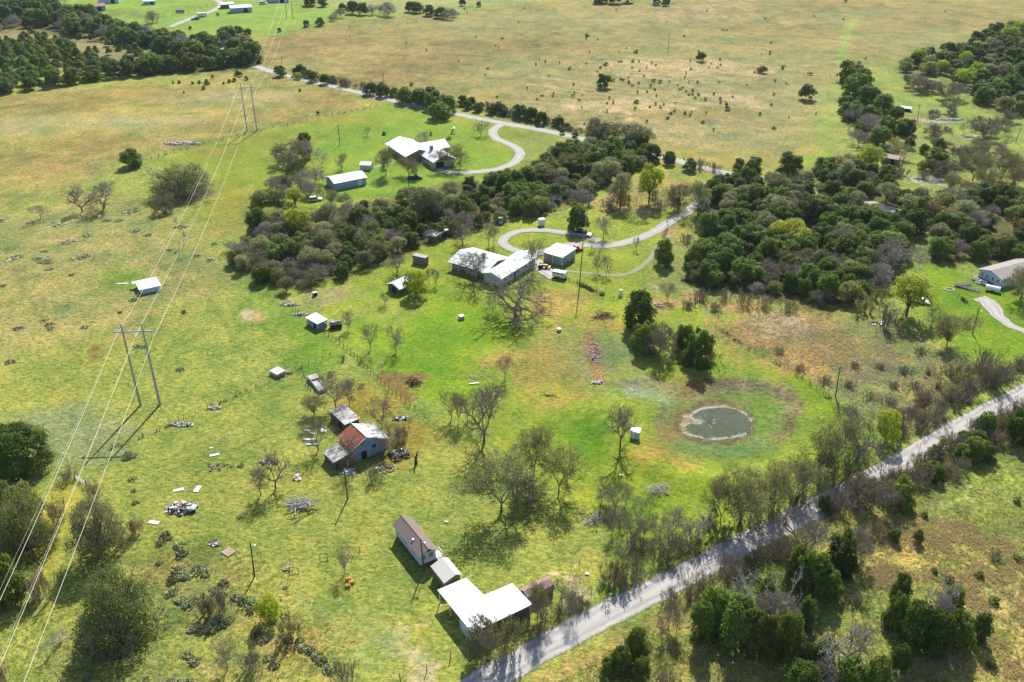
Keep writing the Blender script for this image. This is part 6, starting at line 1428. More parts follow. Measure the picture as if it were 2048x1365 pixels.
g_ = MB(); g_.add([(11.64, 7.9, 2.86), (11.64, 17.1, 2.86), (11.64, 12.5, 4.95), (11.72, 7.9, 2.86), (11.72, 17.1, 2.86), (11.72, 12.5, 4.95)], [(2, 1, 0), (3, 4, 5), (0, 1, 4, 3), (1, 2, 5, 4), (2, 0, 3, 5)]); g_.build('gable_panel', M['gablebrown'], t)
d = MB(); d.box((11.68, 10.4, 1.25), (.14, 3.6, 2.3)); d.build('garage_opening', M['dark'], t)
c = MB(); c.box((1.5, 11.6, 5.3), (1.3, 1.1, 1.9)); c.box((1.5, 11.6, 6.3), (1.5, 1.3, .12)); c.build('chimney', M['stone'], t)
for x in (-17, -13, -8.5, -4): window(t, (x, 1.2, 1.6), 1.5, 1.2, '-y')
for x in (2.0, 6.0): window(t, (x, 7.8, 1.6), 1.5, 1.2, '-y')
t = thing('garden_shed', 'small cream shed with white roof left of the far house', 'shed', (-59.6, 353.8), R(-8))
w_ = MB(); gwalls(w_, -2.2, 2.2, -2.0, 2.0, 2.2, 2.9); w_.build('wall', M['cream'], t)
r_ = MB(); slope(r_, -2.5, 2.5, -2.4, 2.15, 0, 3.05); slope(r_, -2.5, 2.5, 2.4, 2.15, 0, 3.05); r_.build('roof', M['whiteroofx'], t)
door(t, (.5, -2.0, 0), 1.0, 1.9, '-y', 'cream')
t = thing('metal_barn', 'long blue metal barn with pale roof on the far lawn', 'barn', (-68.1, 327.2), R(33))
w_ = MB(); gwalls(w_, 0.2, 13.4, 0.3, 8.8, 2.9, 4.1); w_.build('wall', M['bluemetal'], t)
r_ = MB(); slope(r_, -.2, 13.8, -.1, 2.86, 4.55, 4.25); slope(r_, -.2, 13.8, 9.2, 2.86, 4.55, 4.25); r_.build('roof', M['whiteroofx'], t)
c = MB(); c.box((2.4, 8.3, 3.22), (5.0, .9, .1)); c.build('rusty_patch', M['rustroof'], t)
d = MB(); d.box((10.6, .26, 1.1), (1.6, .1, 2.1)); d.build('door', M['white'], t)

# right-hand house with deck
t = thing('right_house', 'pale blue house with grey roof at the right edge', 'house', (147.1, 241.8), R(26))
w_ = MB(); gwalls(w_, 0.3, 18.0, .3, 8.3, 2.9, 4.0); w_.build('wall', M['bluewall'], t)
r_ = MB(); slope(r_, -.3, 18.4, -.1, 2.86, 4.3, 4.15); slope(r_, -.3, 18.4, 8.7, 2.86, 4.3, 4.15); r_.build('roof', M['greybrownroof'], t)
for y in (1.4, 3.2, 5.2, 7.0): window(t, (.3, y, 1.7), .8, 1.1, '-x')
for x in (2.0, 8.0): window(t, (x, .3, 1.7), 1.2, 1.1, '-y')
d = MB(); d.box((-1.4, 5.2, .45), (3.2, 5.2, .12)); [d.box((x, y, .2), (.14, .14, .45)) for x in (-2.9, -.1) for y in (2.7, 7.7)]; d.build('deck', M['boards'], t)
q = MB(); [q.tube((-2.95, y, .5), (-2.95, y, 1.5), .04, n=4) for y in (2.7, 4.3, 6.0, 7.7)]; q.tube((-2.95, 2.7, 1.5), (-2.95, 7.7, 1.5), .05, n=4); q.tube((-2.95, 2.7, 1.0), (-2.95, 7.7, 1.0), .03, n=4); q.build('deck_railing', M['white'], t)
x, y = G(1934, 578)
t = thing('wheelchair_ramp', 'weathered grey wooden ramp leading from the deck of the right-hand house', 'ramp', (x, y), R(-38))
d = MB(); d.slab([(-3.6, -.7, .55), (3.6, -.7, .08), (3.6, .7, .08), (-3.6, .7, .55)], .08); d.build('ramp_floor', M['boards'], t)
d = MB(); d.box((-1.2, 1.9, .52), (4.6, 1.2, .1), .9); d.build('landing', M['boards'], t)
for s in (-.7, .7):
    q = MB(); [q.tube((k, s, 0), (k, s, 1.35 - (k + 3.6) * .06), .05, n=4) for k in (-3.6, -1.8, 0, 1.8, 3.6)]; q.tube((-3.6, s, 1.35), (3.6, s, .92), .06, n=4); q.tube((-3.6, s, .95), (3.6, s, .5), .04, n=4); q.build('handrail', M['concrete'], t)
x, y = G(1984, 583)
t = thing('trailer_camper', 'small trailer with curved white cover parked by the right-hand house', 'trailer', (x, y), R(-35))
prof = [(-.95, .7), (-.9, 1.35), (-.5, 1.7), (.5, 1.7), (.9, 1.35), (.95, .7)]; b_ = MB(); vs = [(-2, a, b) for a, b in prof] + [(2, a, b) for a, b in prof]
b_.add(vs, [(5, 4, 3, 2, 1, 0), tuple(range(6, 12))] + [(i, (i + 1) % 6, (i + 1) % 6 + 6, i + 6) for i in range(6)]); b_.build('body', M['white'], t)
for s in (-1, 1): MB().cyl((0, s * .92, .35), .35, .2, 'Y').build('wheel', M['tire'], t)
MB().tube((2.0, 0, .6), (3.2, 0, .5), .06).build('tow_bar', M['steel'], t)

# distant farm
def farshed(cx, cy, L_, W_, h_, deg, wall, roof, label, name='farm_shed', cat='shed'):
    x, y = G(cx, cy); t = thing(name, label, cat, (x, y), R(deg))
    w_ = MB(); gwalls(w_, -L_ / 2, L_ / 2, -W_ / 2, W_ / 2, h_, h_ * 1.35); w_.build('wall', M[wall], t)
    r_ = MB(); slope(r_, -L_ / 2 - .4, L_ / 2 + .4, -W_ / 2 - .5, h_ * .98, 0, h_ * 1.4); slope(r_, -L_ / 2 - .4, L_ / 2 + .4, W_ / 2 + .5, h_ * .98, 0, h_ * 1.4); r_.build('roof', M[roof], t)
    d = MB(); d.box((L_ * .2, -W_ / 2 - .05, h_ * .4), (L_ * .18, .12, h_ * .8)); d.build('door', M['dark'], t); return t
farshed(190, 21, 15, 9, 3.6, 30, 'bluemetal', 'rustroof', 'far blue barn with rusty red roof')
farshed(218, 6, 16, 9, 3.4, 20, 'bluewall', 'tinroof', 'far grey-roofed barn behind the red-roofed one')
farshed(299, 9, 9, 6, 2.8, 25, 'bluemetal', 'greyroof', 'small far blue shed between the barns and the lane')
farshed(482, 24, 16, 9, 3.8, 22, 'bluemetal', 'whiteroofx', 'long blue barn with white roof at the end of the farm lane')
farshed(455, 16, 10, 7, 3.2, 22, 'boards', 'whiteroofx', 'white-roofed open shed joined to the long blue barn')
farshed(556, 4, 18, 10, 3.6, 10, 'bluemetal', 'bluemetal', 'far blue building at the top edge above the pylon')
farshed(100, 40, .1, .1, .1, 0, 'boards', 'tinroof', 'x') if False else None
farshed(1812, 222, 4.2, 2.6, 1.6, -30, 'boards', 'white', 'little white-roofed hut right of the juniper clump')
farshed(1780, 326, 6.5, 4.0, 2.6, -35, 'gablebrown', 'pinkroof', 'dark red hut behind the vivid round tree')
x, y = G(625, 655)
t = thing('pump_shed', 'white-roofed dark shed on the left property line', 'shed', (x, y), R(-45))
w_ = MB(); w_.box((0, 1.6, 1.05), (5.2, 3.0, 2.1)); w_.build('wall', M['oldblue'], t)
r_ = MB(); r_.slab([(-2.9, -.2, 2.15), (2.9, -.2, 2.15), (2.9, 3.4, 2.35), (-2.9, 3.4, 2.35)], .1); r_.build('roof', M['whiteroofx'], t)
MB().box((1.2, .06, .9), (1.1, .1, 1.8)).build('door', M['dark'], t)

# ------------------------------------------------------------------ poles and cables
def hframe(pl, pr, h, label):
    ax, ay = G(*pl); bx, by = G(*pr); mx, my = (ax + bx) / 2, (ay + by) / 2; rz = math.atan2(by - ay, bx - ax); hw = math.dist((ax, ay), (bx, by)) / 2
    t = thing('steel_pylon', label, 'pylon', (mx, my), rz, 'steel H-frame pylons of the high voltage line')
    for s in (-1, 1):
        m_ = MB(); m_.tube((s * hw, 0, -.2), (s * hw, 0, h * .5), .33, .26, 10); m_.tube((s * hw, 0, h * .5), (s * hw, 0, h), .26, .17, 10); m_.build('pole', M['steel'], t)
    MB().box((0, .3, h - 2.2), (8.9, .22, .3)).build('crossarm', M['steel'], t)
    for s in (-4.3, 0, 4.3):
        m_ = MB(); m_.tube((s, .3, h - 2.3), (s, .3, h - 3.7), .03, n=4)
        for k in range(6): m_.cyl((s, .3, h - 2.6 - k * .17), .12, .07, n=8)
        m_.build('insulator', M['cream'], t)
    return mx, my, rz, h, hw
H1 = hframe((281, 811), (320, 810), 22.1, 'nearest steel H-frame pylon, standing in the left pasture')
H2 = hframe((494.5, 263), (514, 262), 22.0, 'middle steel H-frame pylon at the dry pasture fence')
H3 = hframe((574, 40), (586.5, 40), 22.0, 'farthest steel H-frame pylon on the far green lawn')
H0 = (H1[0] + 33.8, H1[1] - 229.0, H1[2], 22, 2.3); H4 = (H3[0] - 42, H3[1] + 290, H3[2], 22, 2.3)
def att(Hh, s, z): return Vector((Hh[0] + math.cos(Hh[2]) * s, Hh[1] + math.sin(Hh[2]) * s, z))
def cable(name, s, dz, r, label, sag=3.6, mat='wire'):
    P_ = [att(q, s, q[3] + dz) for q in (H0, H1, H2, H3, H4)]; m_ = MB()
    for i in range(4):
        a, b = P_[i], P_[i + 1]; n_ = 26; sg = sag * ((b - a).length / 230) ** 2; last = None
        for k in range(n_ + 1):
            u = k / n_; q = a.lerp(b, u); q.z -= 4 * sg * u * (1 - u)
            if last is not None: m_.tube(last, q, r, n=5)
            last = q
    tag(m_.build(name, M[mat]), label, 'power cable', 'cables of the high voltage line')
cable('power_cable', -4.3, -3.7, .030, 'left conductor of the high voltage line over the pasture')
cable('power_cable', 0, -3.7, .030, 'middle conductor of the high voltage line over the pasture')
cable('power_cable', 4.3, -3.7, .030, 'right conductor of the high voltage line over the pasture')
cable('shield_cable', -2.25, -.05, .011, 'thin shield wire from the left pole tops', 2.6)
cable('shield_cable', 2.25, -.05, .011, 'thin shield wire from the right pole tops', 2.6)
POLES = []
def upole(base, top, label, arm=True, lamp=False, h=None, transformer=False):
    x, y = G(*base); h = h or hgt(base[0], base[1], top[1])
    # poles lean a little: the top is where the photograph shows it
    tx, ty = G(top[0], top[1], h); lx, ly = max(-1.5, min(1.5, tx - x)), max(-1.2, min(1.2, ty - y))
    t = thing('utility_pole', label, 'utility pole', (x, y)); MB().tube((0, 0, -.2), (lx, ly, h), .17, .11, 8).build('pole', M['pole'], t)
    if arm: MB().box((lx, ly, h - .7), (2.2, .1, .12), .5).build('crossarm', M['pole'], t); m_ = MB(); [m_.cyl((lx + q * math.cos(.5), ly + q * math.sin(.5), h - .52), .06, .2, n=6) for q in (-1, 1)]; m_.build('insulator', M['cream'], t)
    if transformer: MB().cyl((lx + .35, ly, h - 1.6), .25, .9, n=10).build('transformer', M['steel'], t)
    if lamp:
        m_ = MB(); m_.tube((lx, ly, h - .9), (lx + .7, ly - .2, h - .7), .04); m_.cyl((lx + .8, ly - .2, h - .8), .2, .22, n=10); m_.build('lamp_head', M['white'], t)
    POLES.append((x + lx, y + ly, h)); return POLES[-1]
pa = upole((1158, 584), (1166, 483), 'tall utility pole beside the horse trailer')
pb = upole((509, 1153), (500, 1083), 'utility pole with white lamp near the two steel frames', False, True)
pc = upole((695, 999), (689, 941), 'short dark utility pole below the rusty barn', True)
pd = upole((848, 1139), (841, 1078), 'utility pole with white lamp in front of the blue cottage', False, True)
pe = upole((1945, 668), (1958, 617), 'leaning utility pole on the right-hand lawn', False, True)
pf = upole((1671, 792), (1681, 732), 'brown utility pole in the rough plot right of the pond')
pg = upole((680, 290), (676, 250), 'utility pole on the lawn of the far house', True)
ph = upole((817, 378), (818, 332), 'utility pole between the far house and the tree belt', False, True, h=8)
pi = upole((1336, 105), (1339, 66), 'thin utility pole alone in the big range')
pj = upole((1834, 245), (1840, 208), 'utility pole in the savanna near the little white hut')
pk = upole((1803, 343), (1809, 308), 'utility pole in the savanna above the vivid round tree', transformer=True)
pl_ = upole((2031, 286), (2042, 256), 'utility pole at the right edge of the savanna')
pm = upole((767, 178), (766, 146), 'utility pole behind the back road junipers')
pn = upole((741, 172), (741, 158), 'shorter utility pole behind the back road junipers')
po = upole((564, 138), (563, 115), 'utility pole beside the far part of the back road')
pp = upole((1177, 412), (1180, 368), 'pale slender utility pole at the head of the driveway loop', False)
def wire(a, b, label, sag=1.2, r=.014):
    m_ = MB(); a, b = Vector(a), Vector(b); last = None
    for k in range(15):
        u = k / 14; q = a.lerp(b, u); q.z -= 4 * sag * u * (1 - u)
        if last is not None: m_.tube(last, q, r, n=4)
        last = q
    tag(m_.build('service_wire', M['fwire']), label, 'wire', 'service wires between utility poles')
wire(pb, pc, 'service wire from the lamp pole to the pole below the barn')
wire(pd, pc, 'service wire from the cottage pole to the pole below the barn')
wire(pa, pp, 'service wire from the trailer pole to the driveway pole')
wire(pk, pj, 'service wire between the two savanna poles')
wire(pm, po, 'service wire along the back road', 2.5)

# ------------------------------------------------------------------ fences
def fence(name, pts, label, post_h=1.25, step=3.4, wires=4, pr=.07, mat='post', mess=0.0, wmat='fwire', wr=.011):
    W_ = [G(*p) for p in pts]; L = smoothline(W_, 0.8); tot = [0]
    for a, b in zip(L, L[1:]): tot.append(tot[-1] + (b - a).length)
    n_ = min(100, max(2, int(tot[-1] / step))); t = thing(name, label, 'fence', (W_[0][0], W_[0][1], 0.0)); r = random.Random(len(label)); pos = []
    pm_ = MB(); pm_.tube((0, 0, -.15), (0, 0, post_h), pr, pr * .85, 5); me = None
    for i in range(n_ + 1):
        s = tot[-1] * i / n_; k = min(len(L) - 2, max(0, next((j for j in range(len(tot) - 1) if tot[j + 1] >= s), len(L) - 2)))
        u = (s - tot[k]) / max(1e-6, tot[k + 1] - tot[k]); q = L[k].lerp(L[k + 1], u); q = Vector((q.x - W_[0][0], q.y - W_[0][1], float(hz(q.x, q.y))))
        if me is None: o = pm_.build('post', M[mat], t); me = o.data
        else: o = bpy.data.objects.new('post', me); C.objects.link(o); o.parent = t
        o.location = q; o.rotation_euler = (r.gauss(0, .06 + mess), r.gauss(0, .06 + mess), 0); o.scale = (1, 1, r.uniform(.85, 1.15 + mess)); pos.append(q)
        if i == 99: break
    w_ = MB()
    for a, b in zip(pos, pos[1:]):
        for k in range(wires):
            zz = Vector((0, 0, post_h * (.25 + .7 * k / max(1, wires - 1)))); w_.tube(a + zz, b + zz, wr, n=3)
    if wires: w_.build('wires', M[wmat], t)
    return t
fence('wire_fence', [(288, 322), (345, 306), (420, 286), (500, 266), (580, 250), (640, 236), (700, 224), (778, 209)], 'wire fence between the dry pasture and the far lawn', 1.4, 3.6, 4, .11)
fence('wire_fence', [(352, 510), (372, 480), (350, 440), (330, 405), (290, 330)], 'old wire fence from the lone juniper down to the pasture', 1.3, 3.6)
fence('wire_fence', [(172, 925), (215, 900), (270, 882), (345, 850), (420, 815), (480, 790), (540, 765), (585, 745), (605, 735)], 'sagging fence across the left pasture to the cistern', 1.2, 3.2, 4, .07, mess=.06)
fence('wire_fence', [(605, 735), (632, 724), (660, 716)], 'short post fence beside the concrete trough', 1.3, 1.6, 4)
fence('wire_fence', [(560, 592), (600, 630), (650, 668), (700, 705), (745, 748), (790, 790), (830, 820)], 'close-set post fence along the left property line', 1.3, 1.9, 4, .08)
fence('wire_fence', [(830, 820), (900, 880), (980, 940), (1060, 1010), (1130, 1065)], 'thin wire fence continuing the left property line past the oaks', 1.2, 4.0, 4)
fence('wire_fence', [(605, 742), (620, 780), (650, 815)], 'crooked picket of posts around the trough yard', 1.4, 2.0, 2, .09, mess=.1)
fence('wire_fence', [(1125, 558), (1150, 566), (1175, 577), (1207, 592)], 'vine-covered fence between the horse trailer and the gate', 1.3, 1.3, 5, .08)
fence('wire_fence', [(1228, 600), (1245, 594), (1262, 602)], 'short fence with white gatepost beyond the grass track', 1.4, 1.4, 3, .08)
fence('wire_fence', [(1430, 655), (1500, 700), (1580, 742), (1660, 800), (1740, 855), (1800, 895)], 'dark wire fence along the right property line', 1.3, 2.6, 5, .07)
fence('wire_fence', [(1108, 1085), (1150, 1122), (1185, 1162), (1183, 1185)], 'new wire fence round the carport paddock', 1.5, 5.2, 4, .06)
fence('wire_fence', [(858, 1032), (910, 1006), (960, 985), (1010, 965)], 'sparse post line above the cottage', 1.3, 6.0, 2, .06)
fence('wire_fence', [(720, 1105), (690, 1130)], 'two lone posts left of the cottage', 1.3, 6.0, 0, .07)
fence('wire_fence', [(700, 1420), (803, 1362), (850, 1345), (930, 1300), (945, 1290)], 'post fence between the near pasture and the road', 1.6, 4.2, 4, .09)
fence('wire_fence', [(700, 72), (820, 48), (900, 32), (1000, 14), (1120, -2)], 'wire fence on the far boundary of the range', 1.6, 9, 2, .14)
fence('wire_fence', [(1160, 272), (1250, 292), (1330, 310), (1420, 330)], 'wire fence along the back road beyond the property top', 1.4, 4, 4, .09)
fence('wire_fence', [(1390, 122), (1480, 134), (1560, 144), (1660, 156)], 'faint wire fence crossing the range', 1.4, 7, 2, .1)
fence('wire_fence', [(205, 52), (260, 45), (320, 36), (380, 24), (425, 12)], 'far fence on the farm lawns', 1.6, 8, 2, .14)
fence('pipe_gate', [(1372, 345), (1395, 352), (1412, 358)], 'pale pipe gate posts at the drive entrance', 1.6, 1.8, 2, .09, 'steel', wmat='steel', wr=.04)
x, y = G(1216, 488)
# metal field gate at left
x, y = G(150, 957); x2, y2 = G(172, 972)
t = thing('field_gate', 'white tubular field gate at the left edge', 'gate', (x, y), math.atan2(y2 - y, x2 - x)); L_ = math.dist((x, y), (x2, y2)); m_ = MB()
for q in (.25, .55, .85, 1.15): m_.tube((0, 0, q), (L_, 0, q), .05, n=6)
for q in (0, L_ / 2, L_): m_.tube((q, 0, .2), (q, 0, 1.2), .05, n=6)
m_.build('gate_leaf', M['white'], t); MB().tube((L_ + .3, 0, -.1), (L_ + .3, 0, 1.6), .12).build('gatepost', M['post'], t)
t = thing('leaning_board', 'white board leaning at the field gate', 'board', G(180, 972), 2.0); m_ = MB(); m_.tube((0, 0, .1), (1.3, 0, 1.4), .12, n=4); m_.build('board', M['white'], t)

# ------------------------------------------------------------------ vehicles
def vehicle(px, py, deg, L_, W_, Hh, kind, paint, label, cat='car', name='parked_car'):
    """kind: suv, sedan, pickup"""
    x, y = G(px, py); t = thing(name, label, cat, (x, y), R(deg)); a = L_ / 2; hb = Hh * .52
    lower = [(-a, .38), (a, .38), (a, hb * .8), (a * .55, hb), (-a * .96, hb), (-a, hb * .9)]
    MB().side(lower, (-W_ / 2, W_ / 2)).build('body', M[paint], t)
    if kind == 'suv': cab = [(-a * .93, hb), (a * .42, hb), (a * .12, Hh), (-a * .82, Hh)]
    elif kind == 'sedan': cab = [(-a * .7, hb), (a * .42, hb), (a * .12, Hh), (-a * .35, Hh)]
    else: cab = [(-a * .12, hb), (a * .5, hb), (a * .3, Hh), (-a * .05, Hh)]
    gl = MB(); gl.side(cab, (-W_ * .44, W_ * .44)); gl.build('windows', M['glass'], t)
    rf = MB(); q = W_ * .42; x0, x1 = cab[3][0], cab[2][0]; rf.slab([(x0, -q, Hh + .04), (x1, -q, Hh + .04), (x1, q, Hh + .04), (x0, q, Hh + .04)], .09); rf.build('roof', M[paint], t)
    if kind == 'pickup': MB().box((-a * .56, 0, hb + .02), (a * .78, W_ * .82, .06)).build('truck_bed', M['dark'], t)
    for sx in (-.62, .62):
        for sy in (-1, 1):
            wv = MB(); wv.cyl((a * sx, sy * (W_ / 2 - .1), .36), .36, .24, 'Y', 12); wh = wv.build('wheel', M['tire'], t); MB().cyl((a * sx, sy * (W_ / 2 + .03), .36), .19, .03, 'Y', 8).build('rim', M['silver'], wh)
    for sy in (-1, 1):
        MB().box((a + .01, sy * W_ * .36, hb * .68), (.05, .3, .16)).build('headlight', M['white'], t); MB().box((-a - .01, sy * W_ * .38, hb * .72), (.05, .2, .2)).build('tail_light', M['red'], t)
    return t
vehicle(631, 402, 18, 5.0, 1.95, 1.75, 'suv', 'white', 'white estate car parked at the left tip of the tree belt')
vehicle(830, 358, 12, 5.8, 2.1, 1.85, 'pickup', 'black', 'black pickup with white tailgate parked below the far house', 'pickup truck', 'pickup_truck')
vehicle(1165, 472, -18, 6.2, 2.2, 2.1, 'pickup', 'silver', 'silver pickup parked on the driveway loop', 'pickup truck', 'pickup_truck')
vehicle(1150, 502, 20, 5.4, 2.0, 1.8, 'pickup', 'red', 'dark red pickup parked behind the garage', 'pickup truck', 'pickup_truck')
vehicle(391, 40, 32, 6.0, 2.3, 2.0, 'pickup', 'black', 'far black and white pickup on the farm lane', 'pickup truck', 'pickup_truck')
vehicle(1843, 606, -30, 4.6, 1.9, 1.5, 'sedan', 'white', 'white car behind the bright green round tree')
vehicle(527, 9, 10, 6.5, 2.4, 2.3, 'suv', 'white', 'far white van at the top of the farm lawns')
x, y = G(404, 34); t = thing('box_trailer', 'far white box trailer behind the black and white pickup', 'trailer', (x, y), R(32))
MB().box((0, 0, 1.7), (7, 2.6, 2.5)).build('body', M['white'], t); [MB().cyl((0, s * 1.2, .45), .45, .25, 'Y').build('wheel', M['tire'], t) for s in (-1, 1)]
x, y = G(361, 26); t = thing('fuel_tank', 'far grey cylindrical tank lying on the farm lawn', 'tank', (x, y), R(5)); MB().cyl((0, 0, 1.4), 1.2, 6.5, 'X').build('tank', M['steel'], t); m_ = MB(); [m_.box((q, 0, .2), (.4, 1.8, .5)) for q in (-2, 2)]; m_.build('legs', M['concrete'], t)
x, y = G(1119, 556); t = thing('horse_trailer', 'white horse trailer with two axles beside the vine-covered fence', 'trailer', (x, y), R(-25))
b_ = MB(); b_.side([(-2.1, .5), (2.1, .5), (2.3, 1.2), (2.1, 2.25), (-2.1, 2.25)], (-.95, .95)); b_.build('body', M['white'], t)
m_ = MB(); [m_.box((q, s * .97, 1.85), (.9, .05, .28)) for q in (-1.4, -.1, 1.2) for s in (-1, 1)]; m_.build('side_vents', M['dark'], t)
for s in (-1, 1):
    for q in (-.45, .45): MB().cyl((q - .4, s * .98, .36), .36, .22, 'Y').build('wheel', M['tire'], t)
MB().tube((2.2, 0, .6), (3.5, 0, .5), .07).build('tow_bar', M['black'], t)
x, y = G(1085, 537); t = thing('tractor', 'faded yellow tractor on the parking slab below the garage', 'tractor', (x, y), R(-15))
b_ = MB(); b_.box((.8, 0, 1.05), (1.7, .7, .7)); b_.build('hood', M['tractor'], t)
b_ = MB(); b_.box((-.6, 0, 1.1), (1.0, .8, .5)); b_.box((-.75, 0, 1.6), (.2, .6, .6)); b_.build('seat', M['black'], t)
m_ = MB(); m_.tube((.1, 0, 1.4), (-.1, 0, 1.8), .04); m_.tube((-.1, -.2, 1.8), (-.1, .2, 1.8), .04); m_.build('steering_wheel', M['black'], t)
for s in (-1, 1):
    MB().cyl((-.6, s * .8, .7), .7, .35, 'Y', 14).build('rear_wheel', M['tire'], t); MB().cyl((1.3, s * .65, .42), .42, .25, 'Y', 12).build('front_wheel', M['tire'], t); MB().box((-.6, s * .75, 1.45), (1.1, .45, .08)).build('fender', M['tractor'], t)
MB().box((2.2, 0, .5), (.6, 1.8, .6)).build('loader_bucket', M['tractor'], t)
x, y = G(672, 656); t = thing('old_wagon', 'dark old wagon heaped with boards near the leftmost orchard tree', 'wagon', (x, y), R(20))
MB().box((0, 0, .95), (3.2, 1.8, 1.0)).build('body', M['black'], t); m_ = MB(); rr = random.Random(6); [m_.box((rr.uniform(-2.2, .8), rr.uniform(-.2, 1.3), 1.5 + .06 * i), (2.6, .25, .05), rr.gauss(.3, .2)) for i in range(9)]; m_.build('boards', M['deadwood'], t)
for s in (-1, 1):
    for q in (-1.1, 1.1): MB().cyl((q, s * .95, .4), .4, .18, 'Y').build('wheel', M['tire'], t)

# ------------------------------------------------------------------ small things
def cab(px, py, w, d, h, deg, label, name='metal_cabinet', cat='cabinet', mat='white', lid='white', group=None):
    x, y = G(px, py); t = thing(name, label, cat, (x, y), R(deg), group); MB().box((0, 0, h / 2), (w, d, h)).build('body', M[mat], t); MB().box((0, 0, h + .04), (w * 1.08, d * 1.08, .09)).build('lid', M[lid], t); return t
cab(923, 638, 1.3, 1.2, 1.0, 30, 'small white-topped well box on the yard lawn', 'well_box', 'well box', 'concrete')
cab(1118, 663, .9, .9, .8, 30, 'small white-topped box at the end of the grass track', 'well_box', 'well box', 'concrete')
cab(1083, 451, 1.9, 1.5, 2.4, 20, 'white square tank at the top of the driveway loop', 'water_tank', 'tank')
cab(1001, 447, 1.3, 1.2, 2.2, 20, 'narrow white cabinet in the shade of the tree belt', mat='bluewall')
cab(630, 592, 1.2, .8, 1.1, 40, 'small white and black bin at the top left of the property', 'bin', 'bin', 'black')
x, y = G(1241, 592); t = thing('propane_tank', 'upright white tank beside the grass track gate', 'tank', (x, y)); MB().cyl((0, 0, 1.0), .42, 1.9, n=12).build('tank', M['white'], t); MB().cyl((0, 0, 2.0), .2, .2, n=8).build('cap', M['white'], t)
def mound(cx, cy, rx, ry, n_, sz, mats, label, name, cat, seed, flat=.5, hgt_=.8, long_=1.0):
    """a heap of separate pieces, each material its own part"""
    x, y = G(cx, cy); t = thing(name, label, cat, (x, y)); r = random.Random(seed); ms = [(MB(), m) for m in mats]
    for i in range(n_):
        a = r.random() * 6.28; q = math.sqrt(r.random()); s = r.uniform(*sz); mb_ = ms[r.randrange(len(ms))][0]
        zt = hgt_ * (1 - q * q) * r.random(); c_ = (rx * q * math.cos(a), ry * q * math.sin(a), zt + s * .2)
        k = len(mb_.v); mb_.box((0, 0, 0), (s * r.uniform(.7, 1.3) * long_, s * r.uniform(.6, 1.1), s * flat * r.uniform(.5, 1.2)), 0, r.uniform(.6, 1)); Rm = Matrix.Rotation(r.random() * 6.28, 3, 'Z') @ Matrix.Rotation(r.gauss(0, .4), 3, 'X')
        mb_.v[k:] = [tuple(Rm @ Vector(v) + Vector(c_)) for v in mb_.v[k:]]
    for (mb_, m) in ms:
        if mb_.v: mb_.build({'white': 'white_sheets', 'rock': 'rocks', 'stone': 'stones', 'black': 'dark_bags', 'purple': 'tarp_scraps', 'brickpile': 'bricks', 'boards': 'boards', 'tinroof': 'tin_sheets', 'red': 'red_scraps', 'silver': 'grey_bags', 'concrete': 'rubble', 'deadwood': 'branches', 'tire': 'tyres', 'plank': 'planks'}.get(m, m), M[m], t)
    return t
mound(364, 1018, 3.2, 2.2, 240, (.15, .8), ['white', 'silver', 'black', 'black', 'silver', 'white', 'brickpile'], 'large junk pile of white sheets, dark bags and red scraps', 'junk_pile', 'junk pile', 1, .16, 1.0)
mound(430, 1090, 1.0, .8, 40, (.2, .5), ['rock', 'stone'], 'small heap of grey stones beside the wooden pallet', 'stone_heap', 'stones', 2, .6, .4)
mound(396, 848, .1, .1, 1, (.1, .1), ['rock'], 'x', 'x', 'x', 2) if False else None
for cx, cy, rx, ry, lb, sd in [(362, 850, 3.0, .9, 'row of white rocks on the left pasture fence line', 3), (430, 817, 1.6, .6, 'small row of white rocks farther up the pasture fence', 4), (572, 746, 1.4, .5, 'pale stones on the ground beside the cistern fence', 5), (1500, 250, .1, .1, '', 0), (1840, 358, 2.5, 1.2, 'white rocks in the savanna near the utility pole', 6), (1870, 364, 4.0, 2.2, 'largest white rock outcrop in the savanna', 7), (1895, 240, 7.0, 1.2, 'long low limestone ledge near the savanna utility pole', 8), (2015, 395, 5.0, 1.6, 'scattered pale rocks above the right-hand house', 9), (1935, 275, 2.5, 1.0, 'small pale rocks in the middle of the savanna', 10), (430, 745, .1, .1, '', 0), (580, 610, 3.2, .8, 'line of broken stones on the left property corner', 11), (602, 630, 2.6, .6, 'brown stone footing beside the pump shed', 12), (365, 288, 8, 2, 'grey rubble heap in the dry pasture by the fence', 13)]:
    if lb: mound(cx, cy, rx, ry, int(50 + rx * 22), (.15, .6) if rx < 6 else (.25, 1.1), ['rock', 'rock', 'stone'], lb, 'rock_row', 'rocks', sd, .5, .4)
mound(1190, 705, 1.4, 6.5, 150, (.2, .55), ['brickpile', 'brickpile', 'concrete'], 'long strip of broken red brick across the yard', 'brick_rubble', 'rubble', 14, .4, .15)
mound(1196, 768, 1.8, .8, 24, (.3, .9), ['deadwood', 'boards'], 'grey boards at the lower end of the brick strip', 'board_heap', 'boards', 15, .2, .3)
mound(798, 912, 2.4, 2.4, 90, (.15, .7), ['tire', 'boards', 'silver', 'black', 'boards'], 'scrap heap with dark barrels right of the rusty barn', 'scrap_heap', 'scrap', 16, .5, .9)
mound(768, 938, 3.0, 1.6, 70, (.12, .5), ['white', 'boards', 'tinroof', 'black', 'boards'], 'scattered scrap in front of the blue barn gable', 'scrap_heap', 'scrap', 17, .3, .3)
mound(695, 945, 2.0, 1.2, 30, (.3, .9), ['tinroof', 'white', 'boards'], 'broken tin and boards below the barn lean-to', 'scrap_heap', 'scrap', 18, .2, .3)
mound(595, 955, 1.0, 1.0, 16, (.3, .9), ['white', 'tinroof', 'orange'], 'crumpled white sheet beside the brown bare tree', 'scrap_heap', 'scrap', 19, .4, .6)
